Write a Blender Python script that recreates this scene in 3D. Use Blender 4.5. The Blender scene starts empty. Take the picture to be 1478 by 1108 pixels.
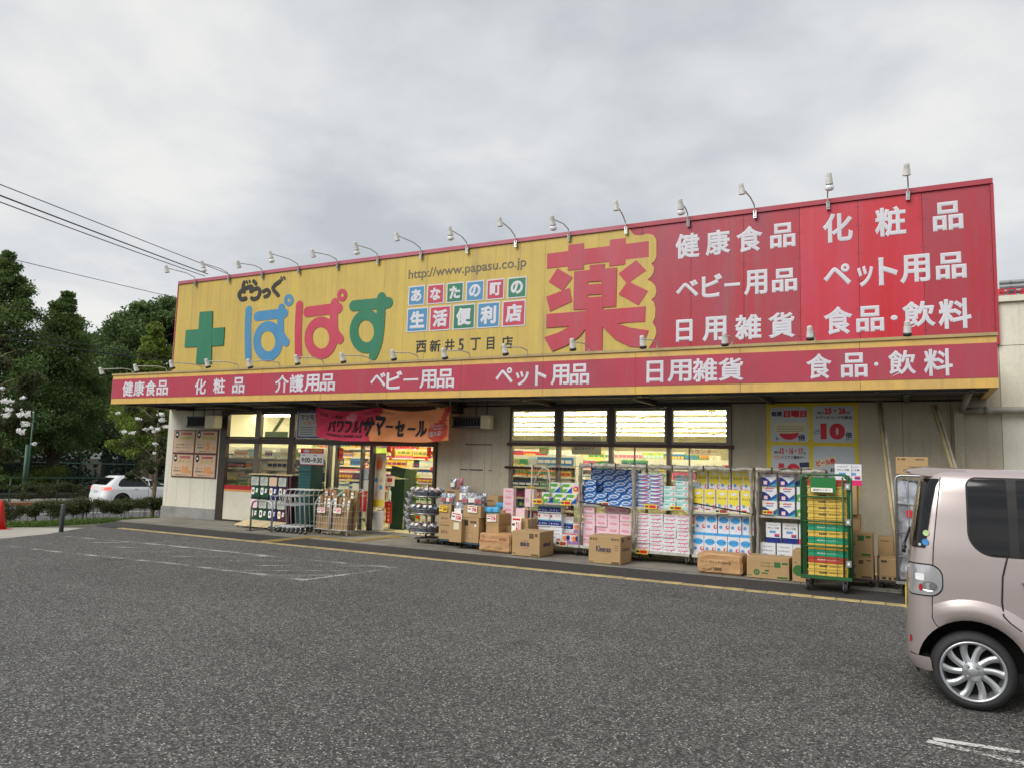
import bpy, bmesh, math, random
import numpy as np
from mathutils import Vector, Matrix
R = math.radians
SC = bpy.context.scene
COL = SC.collection
rnd = random.Random(7)

# ------------------------------------------------------------------ camera
F_PX, CX, CY, EYE = 1090.0, 739.0, 554.0, 1.65
def _basis():
    a = Vector((-1350 - CX, 611 - CY, F_PX)).normalized()
    Y0 = 10000.0
    dx = (F_PX * F_PX - (611 - CY) * Y0) / (CX + 1350)
    b = Vector((dx, -Y0, F_PX))
    up = (b - a * a.dot(b)).normalized()
    X = -a
    Y = up.cross(X)
    if Y.z < 0: Y = -Y
    return X, Y, up
BX, BY, BZ = _basis()
def ray(u, v):
    c = Vector((u - CX, v - CY, F_PX))
    return Vector((BX.dot(c), BY.dot(c), BZ.dot(c)))
def at(u, v, y):                       # a measured point on the upright plane at depth y
    r = ray(u, v); return Vector((0, 0, EYE)) + r * (y / r.y)
def ground_at(u, v, z=0.0):
    r = ray(u, v); return Vector((0, 0, EYE)) + r * ((z - EYE) / r.z)
def at_depth(u, v, d):
    return Vector((0, 0, EYE)) + ray(u, v) * (d / F_PX)

cam = bpy.data.cameras.new('camera')
cam_o = bpy.data.objects.new('camera', cam); COL.objects.link(cam_o)
cam.sensor_width = 36.0; cam.lens = 36.0 * F_PX / 1478.0
cam.clip_start = 0.05; cam.clip_end = 1500
def _w(c): return Vector((BX.dot(c), BY.dot(c), BZ.dot(c)))
cr, cu, cb = _w(Vector((1, 0, 0))), _w(Vector((0, -1, 0))), _w(Vector((0, 0, -1)))
cam_o.matrix_world = Matrix(((cr.x, cu.x, cb.x, 0), (cr.y, cu.y, cb.y, 0), (cr.z, cu.z, cb.z, EYE), (0, 0, 0, 1)))
SC.camera = cam_o

# ------------------------------------------------------------------ world, sun, exposure
SUN_EL, SUN_AZ = R(41), R(202)         # azimuth measured from +Y clockwise: behind the camera
w = bpy.data.worlds.new('World'); SC.world = w; w.use_nodes = True
nt = w.node_tree; N = nt.nodes; L = nt.links
bg = N['Background']; bg.inputs['Strength'].default_value = 0.1
sky = N.new('ShaderNodeTexSky'); sky.sky_type = 'NISHITA'; sky.sun_disc = False
sky.sun_elevation = SUN_EL; sky.sun_rotation = SUN_AZ; sky.air_density = 1.0; sky.dust_density = 3.0
tc = N.new('ShaderNodeTexCoord'); sep = N.new('ShaderNodeSeparateXYZ'); L.new(tc.outputs['Generated'], sep.inputs[0])
def m_(op, a, b, nt=nt):
    n = nt.nodes.new('ShaderNodeMath'); n.operation = op
    for i, x in enumerate((a, b)):
        if x is None: continue
        if isinstance(x, (int, float)): n.inputs[i].default_value = x
        else: nt.links.new(x, n.inputs[i])
    return n.outputs[0]
zz = m_('ADD', m_('MAXIMUM', sep.outputs[2], 0.0), 0.22)
px_, py_ = m_('DIVIDE', sep.outputs[0], zz), m_('DIVIDE', sep.outputs[1], zz)
cmb = N.new('ShaderNodeCombineXYZ'); L.new(px_, cmb.inputs[0]); L.new(py_, cmb.inputs[1])
n1 = N.new('ShaderNodeTexNoise'); n1.inputs['Scale'].default_value = 0.9; n1.inputs['Detail'].default_value = 6; n1.inputs['Roughness'].default_value = 0.45; n1.inputs['Distortion'].default_value = 0.35
L.new(cmb.outputs[0], n1.inputs['Vector'])
n2 = N.new('ShaderNodeTexNoise'); n2.inputs['Scale'].default_value = 3.1; n2.inputs['Detail'].default_value = 7; n2.inputs['Roughness'].default_value = 0.55; n2.inputs['Distortion'].default_value = 0.2
L.new(cmb.outputs[0], n2.inputs['Vector'])
mx = m_('ADD', m_('MULTIPLY', n1.outputs['Fac'], 0.72), m_('MULTIPLY', n2.outputs['Fac'], 0.28))
cr_ = N.new('ShaderNodeValToRGB'); L.new(mx, cr_.inputs[0])
e = cr_.color_ramp.elements
e[0].position = 0.41; e[0].color = (0.56, 0.59, 0.635, 1)
e[1].position = 0.60; e[1].color = (0.93, 0.925, 0.90, 1)
k = e.new(0.5); k.color = (0.73, 0.75, 0.775, 1)
sc_ = N.new('ShaderNodeVectorMath'); sc_.operation = 'SCALE'; L.new(cr_.outputs[0], sc_.inputs[0]); sc_.inputs['Scale'].default_value = 5.3
mixw = N.new('ShaderNodeMixRGB'); mixw.inputs[0].default_value = 0.95
L.new(sky.outputs[0], mixw.inputs[1]); L.new(sc_.outputs[0], mixw.inputs[2]); L.new(mixw.outputs[0], bg.inputs['Color'])

sun = bpy.data.lights.new('sun', 'SUN'); sun.energy = 1.5; sun.angle = R(42); sun.color = (1.0, 0.97, 0.93)
sun_o = bpy.data.objects.new('sun', sun); COL.objects.link(sun_o); sun_o.location = (0, -5, 20)
_d = Vector((math.sin(SUN_AZ) * math.cos(SUN_EL), math.cos(SUN_AZ) * math.cos(SUN_EL), math.sin(SUN_EL)))
sun_o.rotation_euler = _d.to_track_quat('Z', 'Y').to_euler()
vs = SC.view_settings; vs.view_transform = 'Standard'; vs.look = 'None'; vs.gamma = 1.0; vs.use_curve_mapping = False
vs.exposure = 0.86
SC.cycles.use_denoising = True
try: SC.cycles.denoiser = 'OPENIMAGEDENOISE'
except Exception: pass
SC.cycles.max_bounces = 8; SC.cycles.diffuse_bounces = 4; SC.cycles.glossy_bounces = 3; SC.cycles.transmission_bounces = 4
SC.cycles.transparent_max_bounces = 12; SC.cycles.sample_clamp_indirect = 6.0; SC.cycles.caustics_reflective = False; SC.cycles.caustics_refractive = False

# ------------------------------------------------------------------ materials
def srgb(r, g, b):
    f = lambda c: (c / 255 / 12.92) if c / 255 <= 0.04045 else ((c / 255 + 0.055) / 1.055) ** 2.4
    return (f(r), f(g), f(b))
MATS = {}
def mat(name, col, rough=0.6, metal=0.0, var=0.0, vscale=3.0, col2=None, stretch=(1, 1, 1), bump=0.0, bscale=60.0, emit=None, estr=0.0,
        alpha=1.0, coat=0.0, fine=0.0, drip=0.0, spec=0.5, obj=False, attr=None, trans=0.0):
    """principled material; var mixes towards col2 by noise, fine adds small grain, bump adds relief"""
    if name in MATS: return MATS[name]
    m = bpy.data.materials.new(name); m.use_nodes = True; MATS[name] = m
    nt = m.node_tree; b = nt.nodes['Principled BSDF']
    b.inputs['Base Color'].default_value = (*col, 1); b.inputs['Roughness'].default_value = rough; b.inputs['Metallic'].default_value = metal
    b.inputs['Coat Weight'].default_value = coat; b.inputs['Specular IOR Level'].default_value = spec
    if alpha < 1: b.inputs['Alpha'].default_value = alpha
    if trans: b.inputs['Transmission Weight'].default_value = trans
    if emit: b.inputs['Emission Color'].default_value = (*emit, 1); b.inputs['Emission Strength'].default_value = estr
    if var or bump or fine or drip:
        if obj:
            tcn = nt.nodes.new('ShaderNodeTexCoord'); src = tcn.outputs['Object']
        else:
            g = nt.nodes.new('ShaderNodeNewGeometry'); src = g.outputs['Position']
    last = None
    if var:
        mp = nt.nodes.new('ShaderNodeMapping'); mp.inputs['Scale'].default_value = stretch; nt.links.new(src, mp.inputs[0])
        n = nt.nodes.new('ShaderNodeTexNoise'); n.inputs['Scale'].default_value = vscale; n.inputs['Detail'].default_value = 5; n.inputs['Roughness'].default_value = 0.6
        nt.links.new(mp.outputs[0], n.inputs['Vector'])
        rp = nt.nodes.new('ShaderNodeMapRange'); rp.inputs[1].default_value = 0.35; rp.inputs[2].default_value = 0.68; rp.inputs[4].default_value = var
        nt.links.new(n.outputs['Fac'], rp.inputs[0])
        mr = nt.nodes.new('ShaderNodeMixRGB'); mr.inputs[1].default_value = (*col, 1)
        mr.inputs[2].default_value = (*(col2 or tuple(c * 0.55 for c in col)), 1)
        nt.links.new(rp.outputs[0], mr.inputs[0]); last = mr.outputs[0]
    if fine:
        n3 = nt.nodes.new('ShaderNodeTexNoise'); n3.inputs['Scale'].default_value = bscale; n3.inputs['Detail'].default_value = 3
        nt.links.new(src, n3.inputs['Vector'])
        r3 = nt.nodes.new('ShaderNodeMapRange'); r3.inputs[1].default_value = 0.3; r3.inputs[2].default_value = 0.7; r3.inputs[3].default_value = 1 - fine; r3.inputs[4].default_value = 1 + fine
        nt.links.new(n3.outputs['Fac'], r3.inputs[0])
        ml = nt.nodes.new('ShaderNodeVectorMath'); ml.operation = 'SCALE'
        if last is None: ml.inputs[0].default_value = col
        else: nt.links.new(last, ml.inputs[0])
        nt.links.new(r3.outputs[0], ml.inputs['Scale']); last = ml.outputs[0]
    if drip:
        mp2 = nt.nodes.new('ShaderNodeMapping'); mp2.inputs['Scale'].default_value = (1, 1, 0.035); nt.links.new(src, mp2.inputs[0])
        n4 = nt.nodes.new('ShaderNodeTexNoise'); n4.inputs['Scale'].default_value = 7.5; n4.inputs['Detail'].default_value = 6; n4.inputs['Roughness'].default_value = 0.75; nt.links.new(mp2.outputs[0], n4.inputs['Vector'])
        n5 = nt.nodes.new('ShaderNodeTexNoise'); n5.inputs['Scale'].default_value = 0.9; nt.links.new(src, n5.inputs['Vector'])
        r4 = nt.nodes.new('ShaderNodeMapRange'); r4.inputs[1].default_value = 0.52; r4.inputs[2].default_value = 0.70; r4.inputs[3].default_value = 0.0; r4.inputs[4].default_value = drip
        nt.links.new(n4.outputs['Fac'], r4.inputs[0]); md = nt.nodes.new('ShaderNodeMath'); md.operation = 'MULTIPLY'; nt.links.new(r4.outputs[0], md.inputs[0]); r5 = nt.nodes.new('ShaderNodeMapRange'); r5.inputs[1].default_value = 0.35; r5.inputs[2].default_value = 0.62; nt.links.new(n5.outputs['Fac'], r5.inputs[0]); nt.links.new(r5.outputs[0], md.inputs[1])
        mg = nt.nodes.new('ShaderNodeMixRGB'); mg.inputs[2].default_value = (0.17, 0.15, 0.12, 1); nt.links.new(md.outputs[0], mg.inputs[0])
        if last is None: mg.inputs[1].default_value = (*col, 1)
        else: nt.links.new(last, mg.inputs[1])
        last = mg.outputs[0]
    if attr:
        an = nt.nodes.new('ShaderNodeAttribute'); an.attribute_name = attr
        ml = nt.nodes.new('ShaderNodeVectorMath'); ml.operation = 'MULTIPLY'
        if last is None: ml.inputs[0].default_value = col
        else: nt.links.new(last, ml.inputs[0])
        nt.links.new(an.outputs['Color'], ml.inputs[1]); last = ml.outputs[0]
    if last is not None: nt.links.new(last, b.inputs['Base Color'])
    if bump:
        nb = nt.nodes.new('ShaderNodeTexNoise'); nb.inputs['Scale'].default_value = bscale; nb.inputs['Detail'].default_value = 4
        nt.links.new(src, nb.inputs['Vector'])
        bp = nt.nodes.new('ShaderNodeBump'); bp.inputs['Strength'].default_value = bump; bp.inputs['Distance'].default_value = 0.01
        nt.links.new(nb.outputs['Fac'], bp.inputs['Height']); nt.links.new(bp.outputs[0], b.inputs['Normal'])
    return m
def M(name): return MATS[name]

# ------------------------------------------------------------------ object helpers
def tag(o, label=None, cat=None, group=None, kind=None):
    if label: o['label'] = label
    if cat: o['category'] = cat
    if group: o['group'] = group
    if kind: o['kind'] = kind
    return o
def empty(name, loc=(0, 0, 0), label=None, cat=None, group=None, rz=0.0):
    o = bpy.data.objects.new(name, None); COL.objects.link(o); o.location = loc; o.rotation_euler = (0, 0, rz); o.empty_display_size = 0.1
    return tag(o, label, cat, group)
def link(name, me, parent=None, loc=(0, 0, 0), rot=(0, 0, 0)):
    o = bpy.data.objects.new(name, me); COL.objects.link(o); o.location = loc; o.rotation_euler = rot
    if parent: o.parent = parent
    return o
def copy_tree(o, loc=None, label=None, rz=None):
    def rec(s, par):
        c = s.copy(); COL.objects.link(c); c.parent = par
        for ch in list(s.children): rec(ch, c)
        return c
    c = rec(o, None)
    if loc is not None: c.location = loc
    if rz is not None: c.rotation_euler = (0, 0, rz)
    if label: c['label'] = label
    return c

_GL = {}
def glyphs(s, bold, res=2):
    """flat lettering from Blender's own font: front faces and a bold rim, normalised to a unit box"""
    key = (s, bold, res)
    if key in _GL: return _GL[key]
    c = bpy.data.curves.new('txt', 'FONT'); c.body = s; c.bevel_depth = bold; c.bevel_resolution = 0; c.resolution_u = res * 2
    o = bpy.data.objects.new('txt', c); COL.objects.link(o)
    me = bpy.data.meshes.new_from_object(o.evaluated_get(bpy.context.evaluated_depsgraph_get()))
    n = len(me.vertices); co = np.zeros(n * 3); me.vertices.foreach_get('co', co); co = co.reshape(-1, 3)
    faces = [tuple(p.vertices) for p in me.polygons if p.normal.z > 0.05]
    bpy.data.objects.remove(o); bpy.data.curves.remove(c); bpy.data.meshes.remove(me)
    used = sorted({i for f in faces for i in f}); mp = {k: i for i, k in enumerate(used)}
    co = co[used]; faces = [tuple(mp[i] for i in f) for f in faces]
    lo, hi = co.min(0), co.max(0)
    asp = (hi[0] - lo[0]) / max(1e-6, hi[1] - lo[1])
    u = np.zeros_like(co); u[:, 0] = (co[:, 0] - lo[0]) / (hi[0] - lo[0]); u[:, 1] = (co[:, 1] - lo[1]) / (hi[1] - lo[1])
    zr = max(1e-6, hi[2] - lo[2]); u[:, 2] = (co[:, 2] - hi[2]) / zr if bold else 0
    _GL[key] = (u, faces, asp); return _GL[key]

class MB:
    """collects geometry with material slots and links it as ONE mesh object"""
    def __init__(s): s.v = []; s.f = []; s.m = []; s.mats = []; s.sm = []
    def mi(s, m):
        if isinstance(m, str): m = MATS[m]
        if m not in s.mats: s.mats.append(m)
        return s.mats.index(m)
    def face(s, pts, m, smooth=False):
        b = len(s.v); s.v += [tuple(p) for p in pts]; s.f.append(tuple(range(b, b + len(pts)))); s.m.append(s.mi(m)); s.sm.append(smooth)
    def box(s, x0, x1, y0, y1, z0, z1, m, skip=''):
        b = len(s.v); k = s.mi(m)
        s.v += [(x0, y0, z0), (x1, y0, z0), (x1, y1, z0), (x0, y1, z0), (x0, y0, z1), (x1, y0, z1), (x1, y1, z1), (x0, y1, z1)]
        fs = {'b': (0, 3, 2, 1), 't': (4, 5, 6, 7), 'f': (0, 1, 5, 4), 'r': (1, 2, 6, 5), 'k': (2, 3, 7, 6), 'l': (3, 0, 4, 7)}
        for n, f in fs.items():
            if n in skip: continue
            s.f.append(tuple(b + i for i in f)); s.m.append(k); s.sm.append(False)
    def prism(s, pts, y0, y1, m, side=None, axis='y'):
        """pts = outline in x,z; solid between depths y0 (front) and y1"""
        a = sum(pts[i][0] * pts[(i + 1) % len(pts)][1] - pts[(i + 1) % len(pts)][0] * pts[i][1] for i in range(len(pts)))
        if a < 0: pts = pts[::-1]
        n = len(pts); b = len(s.v); k = s.mi(m); ks = s.mi(side or m)
        if axis == 'y':
            s.v += [(p[0], y0, p[1]) for p in pts] + [(p[0], y1, p[1]) for p in pts]
        elif axis == 'x':
            s.v += [(y0, p[0], p[1]) for p in pts] + [(y1, p[0], p[1]) for p in pts]
        else:
            s.v += [(p[0], p[1], y0) for p in pts] + [(p[0], p[1], y1) for p in pts]
        s.f.append(tuple(b + i for i in range(n))); s.m.append(k); s.sm.append(False)
        s.f.append(tuple(b + n + i for i in range(n - 1, -1, -1))); s.m.append(ks); s.sm.append(False)
        for i in range(n):
            j = (i + 1) % n
            s.f.append((b + j, b + i, b + n + i, b + n + j)); s.m.append(ks); s.sm.append(False)
    def tube(s, pts, r, m, seg=6, caps=True, smooth=True):
        P = [Vector(p) for p in pts]; k = s.mi(m); n = len(P); b = len(s.v); rr = r if isinstance(r, (list, tuple)) else [r] * n
        nrm = None
        for i in range(n):
            t = (P[min(i + 1, n - 1)] - P[max(i - 1, 0)]).normalized()
            if nrm is None:
                nrm = t.cross(Vector((0, 0, 1)) if abs(t.z) < 0.9 else Vector((1, 0, 0))).normalized()
            else:
                nrm = (nrm - t * nrm.dot(t)).normalized()
            bn = t.cross(nrm)
            for j in range(seg):
                a = 2 * math.pi * j / seg
                s.v.append(tuple(P[i] + (nrm * math.cos(a) + bn * math.sin(a)) * rr[i]))
        for i in range(n - 1):
            for j in range(seg):
                j2 = (j + 1) % seg
                s.f.append((b + i * seg + j, b + i * seg + j2, b + (i + 1) * seg + j2, b + (i + 1) * seg + j)); s.m.append(k); s.sm.append(smooth)
        if caps:
            s.f.append(tuple(b + j for j in range(seg - 1, -1, -1))); s.m.append(k); s.sm.append(False)
            s.f.append(tuple(b + (n - 1) * seg + j for j in range(seg))); s.m.append(k); s.sm.append(False)
    def lathe(s, prof, m, origin=(0, 0, 0), axis=(0, 0, 1), seg=16, smooth=True, caps=True):
        """prof = (radius, height) pairs along axis"""
        ax = Vector(axis).normalized(); o = Vector(origin)
        a = ax.cross(Vector((0, 0, 1)) if abs(ax.z) < 0.9 else Vector((1, 0, 0))).normalized(); c = ax.cross(a); k = s.mi(m); b = len(s.v)
        for r, h in prof:
            for j in range(seg):
                t = 2 * math.pi * j / seg; s.v.append(tuple(o + ax * h + (a * math.cos(t) + c * math.sin(t)) * r))
        for i in range(len(prof) - 1):
            for j in range(seg):
                j2 = (j + 1) % seg
                s.f.append((b + i * seg + j, b + i * seg + j2, b + (i + 1) * seg + j2, b + (i + 1) * seg + j)); s.m.append(k); s.sm.append(smooth)
        if not caps: return
        s.f.append(tuple(b + j for j in range(seg - 1, -1, -1))); s.m.append(k); s.sm.append(False)
        s.f.append(tuple(b + (len(prof) - 1) * seg + j for j in range(seg))); s.m.append(k); s.sm.append(False)
    def text(s, t, x0, x1, z0, z1, y, m, bold=0.02, depth=0.004, res=3, fit=True, rot=0.0, skew=0.0, face='y-'):
        """lettering filling the box x0..x1, z0..z1 on the plane y (facing -y)"""
        u, fs, asp = glyphs(t, bold, res); k = s.mi(m); b = len(s.v)
        W, Hh = x1 - x0, z1 - z0
        if not fit: W = Hh * asp; x0 = (x0 + x1) / 2 - W / 2
        for p in u:
            lx, lz = p[0] * W, p[1] * Hh
            lx += skew * lz
            if rot:
                cx_, cz_ = W / 2, Hh / 2; ca, sa = math.cos(rot), math.sin(rot); dx, dz = lx - cx_, lz - cz_
                lx, lz = cx_ + dx * ca - dz * sa, cz_ + dx * sa + dz * ca
            if face == 'y-': s.v.append((x0 + lx, y - p[2] * 0 - depth - p[2] * -depth * 0.0 + (-p[2]) * depth * 0.8, z0 + lz))
            else: s.v.append((y + depth + p[2] * depth * 0.8, x0 + lx, z0 + lz))
        for f in fs: s.f.append(tuple(b + i for i in f)); s.m.append(k); s.sm.append(False)
    def mesh(s, name, bevel=0.0):
        me = bpy.data.meshes.new(name); me.from_pydata(s.v, [], s.f)
        for m in s.mats: me.materials.append(m)
        me.polygons.foreach_set('material_index', s.m); me.polygons.foreach_set('use_smooth', s.sm); me.update()
        if bevel:
            bm = bmesh.new(); bm.from_mesh(me); bmesh.ops.remove_doubles(bm, verts=bm.verts, dist=1e-5)
            es = [e for e in bm.edges if len(e.link_faces) == 2 and e.calc_face_angle(0) > 0.6]
            bmesh.ops.bevel(bm, geom=es, offset=bevel, segments=1, affect='EDGES', clamp_overlap=True)
            bm.to_mesh(me); bm.free()
        return me
    def build(s, name, parent=None, loc=(0, 0, 0), rot=(0, 0, 0), bevel=0.0):
        return link(name, s.mesh(name, bevel), parent, loc, rot)
def boxo(name, x0, x1, y0, y1, z0, z1, m, parent=None, bevel=0.0):
    b = MB(); b.box(x0, x1, y0, y1, z0, z1, m); return b.build(name, parent, bevel=bevel)
def rrect(x0, x1, z0, z1, r, n=4):
    out = []
    for cx, cz, a0 in ((x1 - r, z0 + r, -90), (x1 - r, z1 - r, 0), (x0 + r, z1 - r, 90), (x0 + r, z0 + r, 180)):
        for i in range(n + 1):
            a = R(a0 + 90 * i / n); out.append((cx + r * math.cos(a), cz + r * math.sin(a)))
    return out
def ellipse(cx, cz, rx, rz, n=20): return [(cx + rx * math.cos(2 * math.pi * i / n), cz + rz * math.sin(2 * math.pi * i / n)) for i in range(n)]
def stroke2d(pts, w, n=6):
    """outline of a round-ended brush stroke along a 2D polyline (kept simple: used for short curved strokes)"""
    L_, R_ = [], []
    P = [Vector((p[0], p[1])) for p in pts]
    for i, p in enumerate(P):
        t = (P[min(i + 1, len(P) - 1)] - P[max(i - 1, 0)]).normalized(); nn = Vector((-t.y, t.x)) * w / 2
        L_.append(p + nn); R_.append(p - nn)
    def cap(c, a, sgn):
        out = []; d = a - c; 
        for i in range(1, n): 
            an = math.pi * i / n * sgn; out.append(c + Vector((d.x * math.cos(an) - d.y * math.sin(an), d.x * math.sin(an) + d.y * math.cos(an))))
        return out
    return [tuple(p) for p in (L_ + cap(P[-1], L_[-1], -1) + R_[::-1] + cap(P[0], R_[0], -1))]
ORD = ['first', 'second', 'third', 'fourth', 'fifth', 'sixth', 'seventh', 'eighth', 'ninth', 'tenth', 'eleventh', 'twelfth', 'thirteenth', 'fourteenth', 'fifteenth', 'sixteenth']

# ------------------------------------------------------------------ palette
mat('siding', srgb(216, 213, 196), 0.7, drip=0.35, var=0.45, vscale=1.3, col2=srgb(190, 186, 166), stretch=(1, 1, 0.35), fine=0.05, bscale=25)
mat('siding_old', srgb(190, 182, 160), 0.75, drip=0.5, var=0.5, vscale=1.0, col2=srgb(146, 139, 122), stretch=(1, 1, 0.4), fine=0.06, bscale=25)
mat('plinth', srgb(150, 150, 146), 0.85, drip=0.5, var=0.7, vscale=2.2, col2=srgb(108, 108, 102), bump=0.3, bscale=45, fine=0.1)
mat('concrete', srgb(138, 134, 124), 0.85, var=0.8, vscale=1.1, col2=srgb(98, 94, 84), bump=0.35, bscale=60, fine=0.14)
mat('concrete2', srgb(128, 126, 118), 0.85, var=0.8, vscale=2.1, col2=srgb(92, 90, 84), bump=0.35, bscale=60, fine=0.14)
mat('sidewalk', srgb(172, 169, 160), 0.85, var=0.6, vscale=1.4, col2=srgb(140, 136, 126), bump=0.3, bscale=50, fine=0.1)
mat('bronze', srgb(70, 62, 56), 0.4, metal=0.4, var=0.4, vscale=5)
mat('bronze_light', srgb(112, 106, 98), 0.4, metal=0.5, var=0.3, vscale=5)
mat('dark_red_bar', srgb(60, 30, 28), 0.5)
mat('alu', srgb(176, 177, 176), 0.35, metal=0.8, var=0.3, vscale=8)
mat('white_steel', srgb(206, 205, 198), 0.4, var=0.35, vscale=6, col2=srgb(160, 155, 142))
mat('lamp_white', srgb(204, 203, 198), 0.45, var=0.5, vscale=9, col2=srgb(150, 146, 134))
mat('lamp_pink', srgb(170, 120, 120), 0.5, var=0.4, vscale=9)
mat('bulb', srgb(236, 238, 240), 0.12, coat=1.0)
mat('black', (0.012, 0.012, 0.013), 0.5)
mat('rubber', (0.018, 0.018, 0.02), 0.7, var=0.4, vscale=14, col2=(0.035, 0.034, 0.032))
mat('dark_grey', (0.05, 0.05, 0.052), 0.55, var=0.4, vscale=4)
mat('soffit', srgb(92, 88, 82), 0.75, var=0.5, vscale=1.5, col2=srgb(70, 66, 60))
mat('gutter', srgb(84, 88, 92), 0.45, metal=0.3, var=0.5, vscale=2.5, col2=srgb(58, 60, 62), stretch=(0.4, 1, 1))
mat('white', (0.78, 0.78, 0.77), 0.5, var=0.2, vscale=5)
mat('letter_white', srgb(206, 206, 212), 0.5, var=0.35, vscale=3, col2=srgb(184, 182, 192))
mat('cream', srgb(222, 214, 180), 0.6, var=0.3, vscale=2)
mat('paper', srgb(235, 232, 222), 0.7)
mat('interior_wall', srgb(240, 236, 214), 0.8)
mat('interior_ceiling', srgb(246, 236, 190), 0.8)
mat('interior_floor', srgb(222, 212, 170), 0.35)
mat('metal_shelf', srgb(236, 232, 218), 0.5)
mat('sign_yellow', srgb(198, 172, 82), 0.5, drip=0.45, var=0.75, vscale=1.1, col2=srgb(184, 158, 82), stretch=(3.2, 1, 0.3), fine=0.03, bscale=8)
mat('fascia_yellow', srgb(212, 172, 86), 0.5, drip=0.4, var=0.8, vscale=1.0, col2=srgb(194, 160, 96), stretch=(2.2, 1, 0.8), fine=0.05, bscale=10)
mat('trim_yellow', srgb(176, 154, 104), 0.5, drip=0.6, var=0.7, vscale=1.6, col2=srgb(150, 132, 90), stretch=(1.2, 1, 1), fine=0.06, bscale=14)
mat('sign_red', srgb(168, 34, 50), 0.45, drip=0.35, var=0.9, vscale=0.8, col2=srgb(156, 62, 78), stretch=(2.0, 1, 0.35), fine=0.03, bscale=5)
mat('sign_red_new', srgb(190, 12, 32), 0.38, drip=0.2, var=0.85, vscale=1.0, col2=srgb(190, 54, 76), stretch=(2.6, 1, 0.22), fine=0.02, bscale=5)
mat('fascia_red', srgb(172, 46, 68), 0.45, drip=0.35, var=0.9, vscale=0.7, col2=srgb(160, 62, 80), stretch=(2.4, 1, 0.4), fine=0.03, bscale=6)
mat('sign_pink', srgb(176, 96, 112), 0.5, var=0.7, vscale=1.2, col2=srgb(164, 76, 94), stretch=(1.5, 1, 1))
mat('yaku_red', srgb(180, 42, 60), 0.45, drip=0.3, var=0.95, vscale=0.9, col2=srgb(172, 72, 90), stretch=(1.8, 1, 0.5), fine=0.03, bscale=5)
mat('sign_blue', srgb(60, 128, 172), 0.45, var=0.6, vscale=1.4, col2=srgb(84, 140, 172), stretch=(2, 1, 0.5))
mat('sign_green', srgb(30, 112, 80), 0.42, var=0.6, vscale=1.4, col2=srgb(52, 122, 90), stretch=(2, 1, 0.5))
mat('sign_crimson', srgb(182, 50, 74), 0.45, var=0.5, vscale=1.4, col2=srgb(190, 80, 100), stretch=(2, 1, 0.5))
mat('sign_black', srgb(28, 28, 30), 0.5, var=0.4, vscale=7, col2=srgb(70, 68, 60))
mat('sign_grey_text', srgb(92, 88, 74), 0.55, var=0.5, vscale=9, col2=srgb(130, 120, 80))
mat('kerb_yellow', srgb(186, 166, 112), 0.85, var=0.9, vscale=5, col2=srgb(130, 120, 92), bump=0.4, bscale=80, fine=0.2)
mat('tactile', srgb(176, 152, 92), 0.8, var=0.9, vscale=4, col2=srgb(132, 120, 88), bump=0.4, bscale=80, fine=0.1)
mat('stripe_red', srgb(170, 24, 28), 0.5); mat('stripe_orange', srgb(214, 146, 84), 0.5)
mat('panel_white', srgb(214, 210, 190), 0.5, var=0.3, vscale=2)

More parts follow.
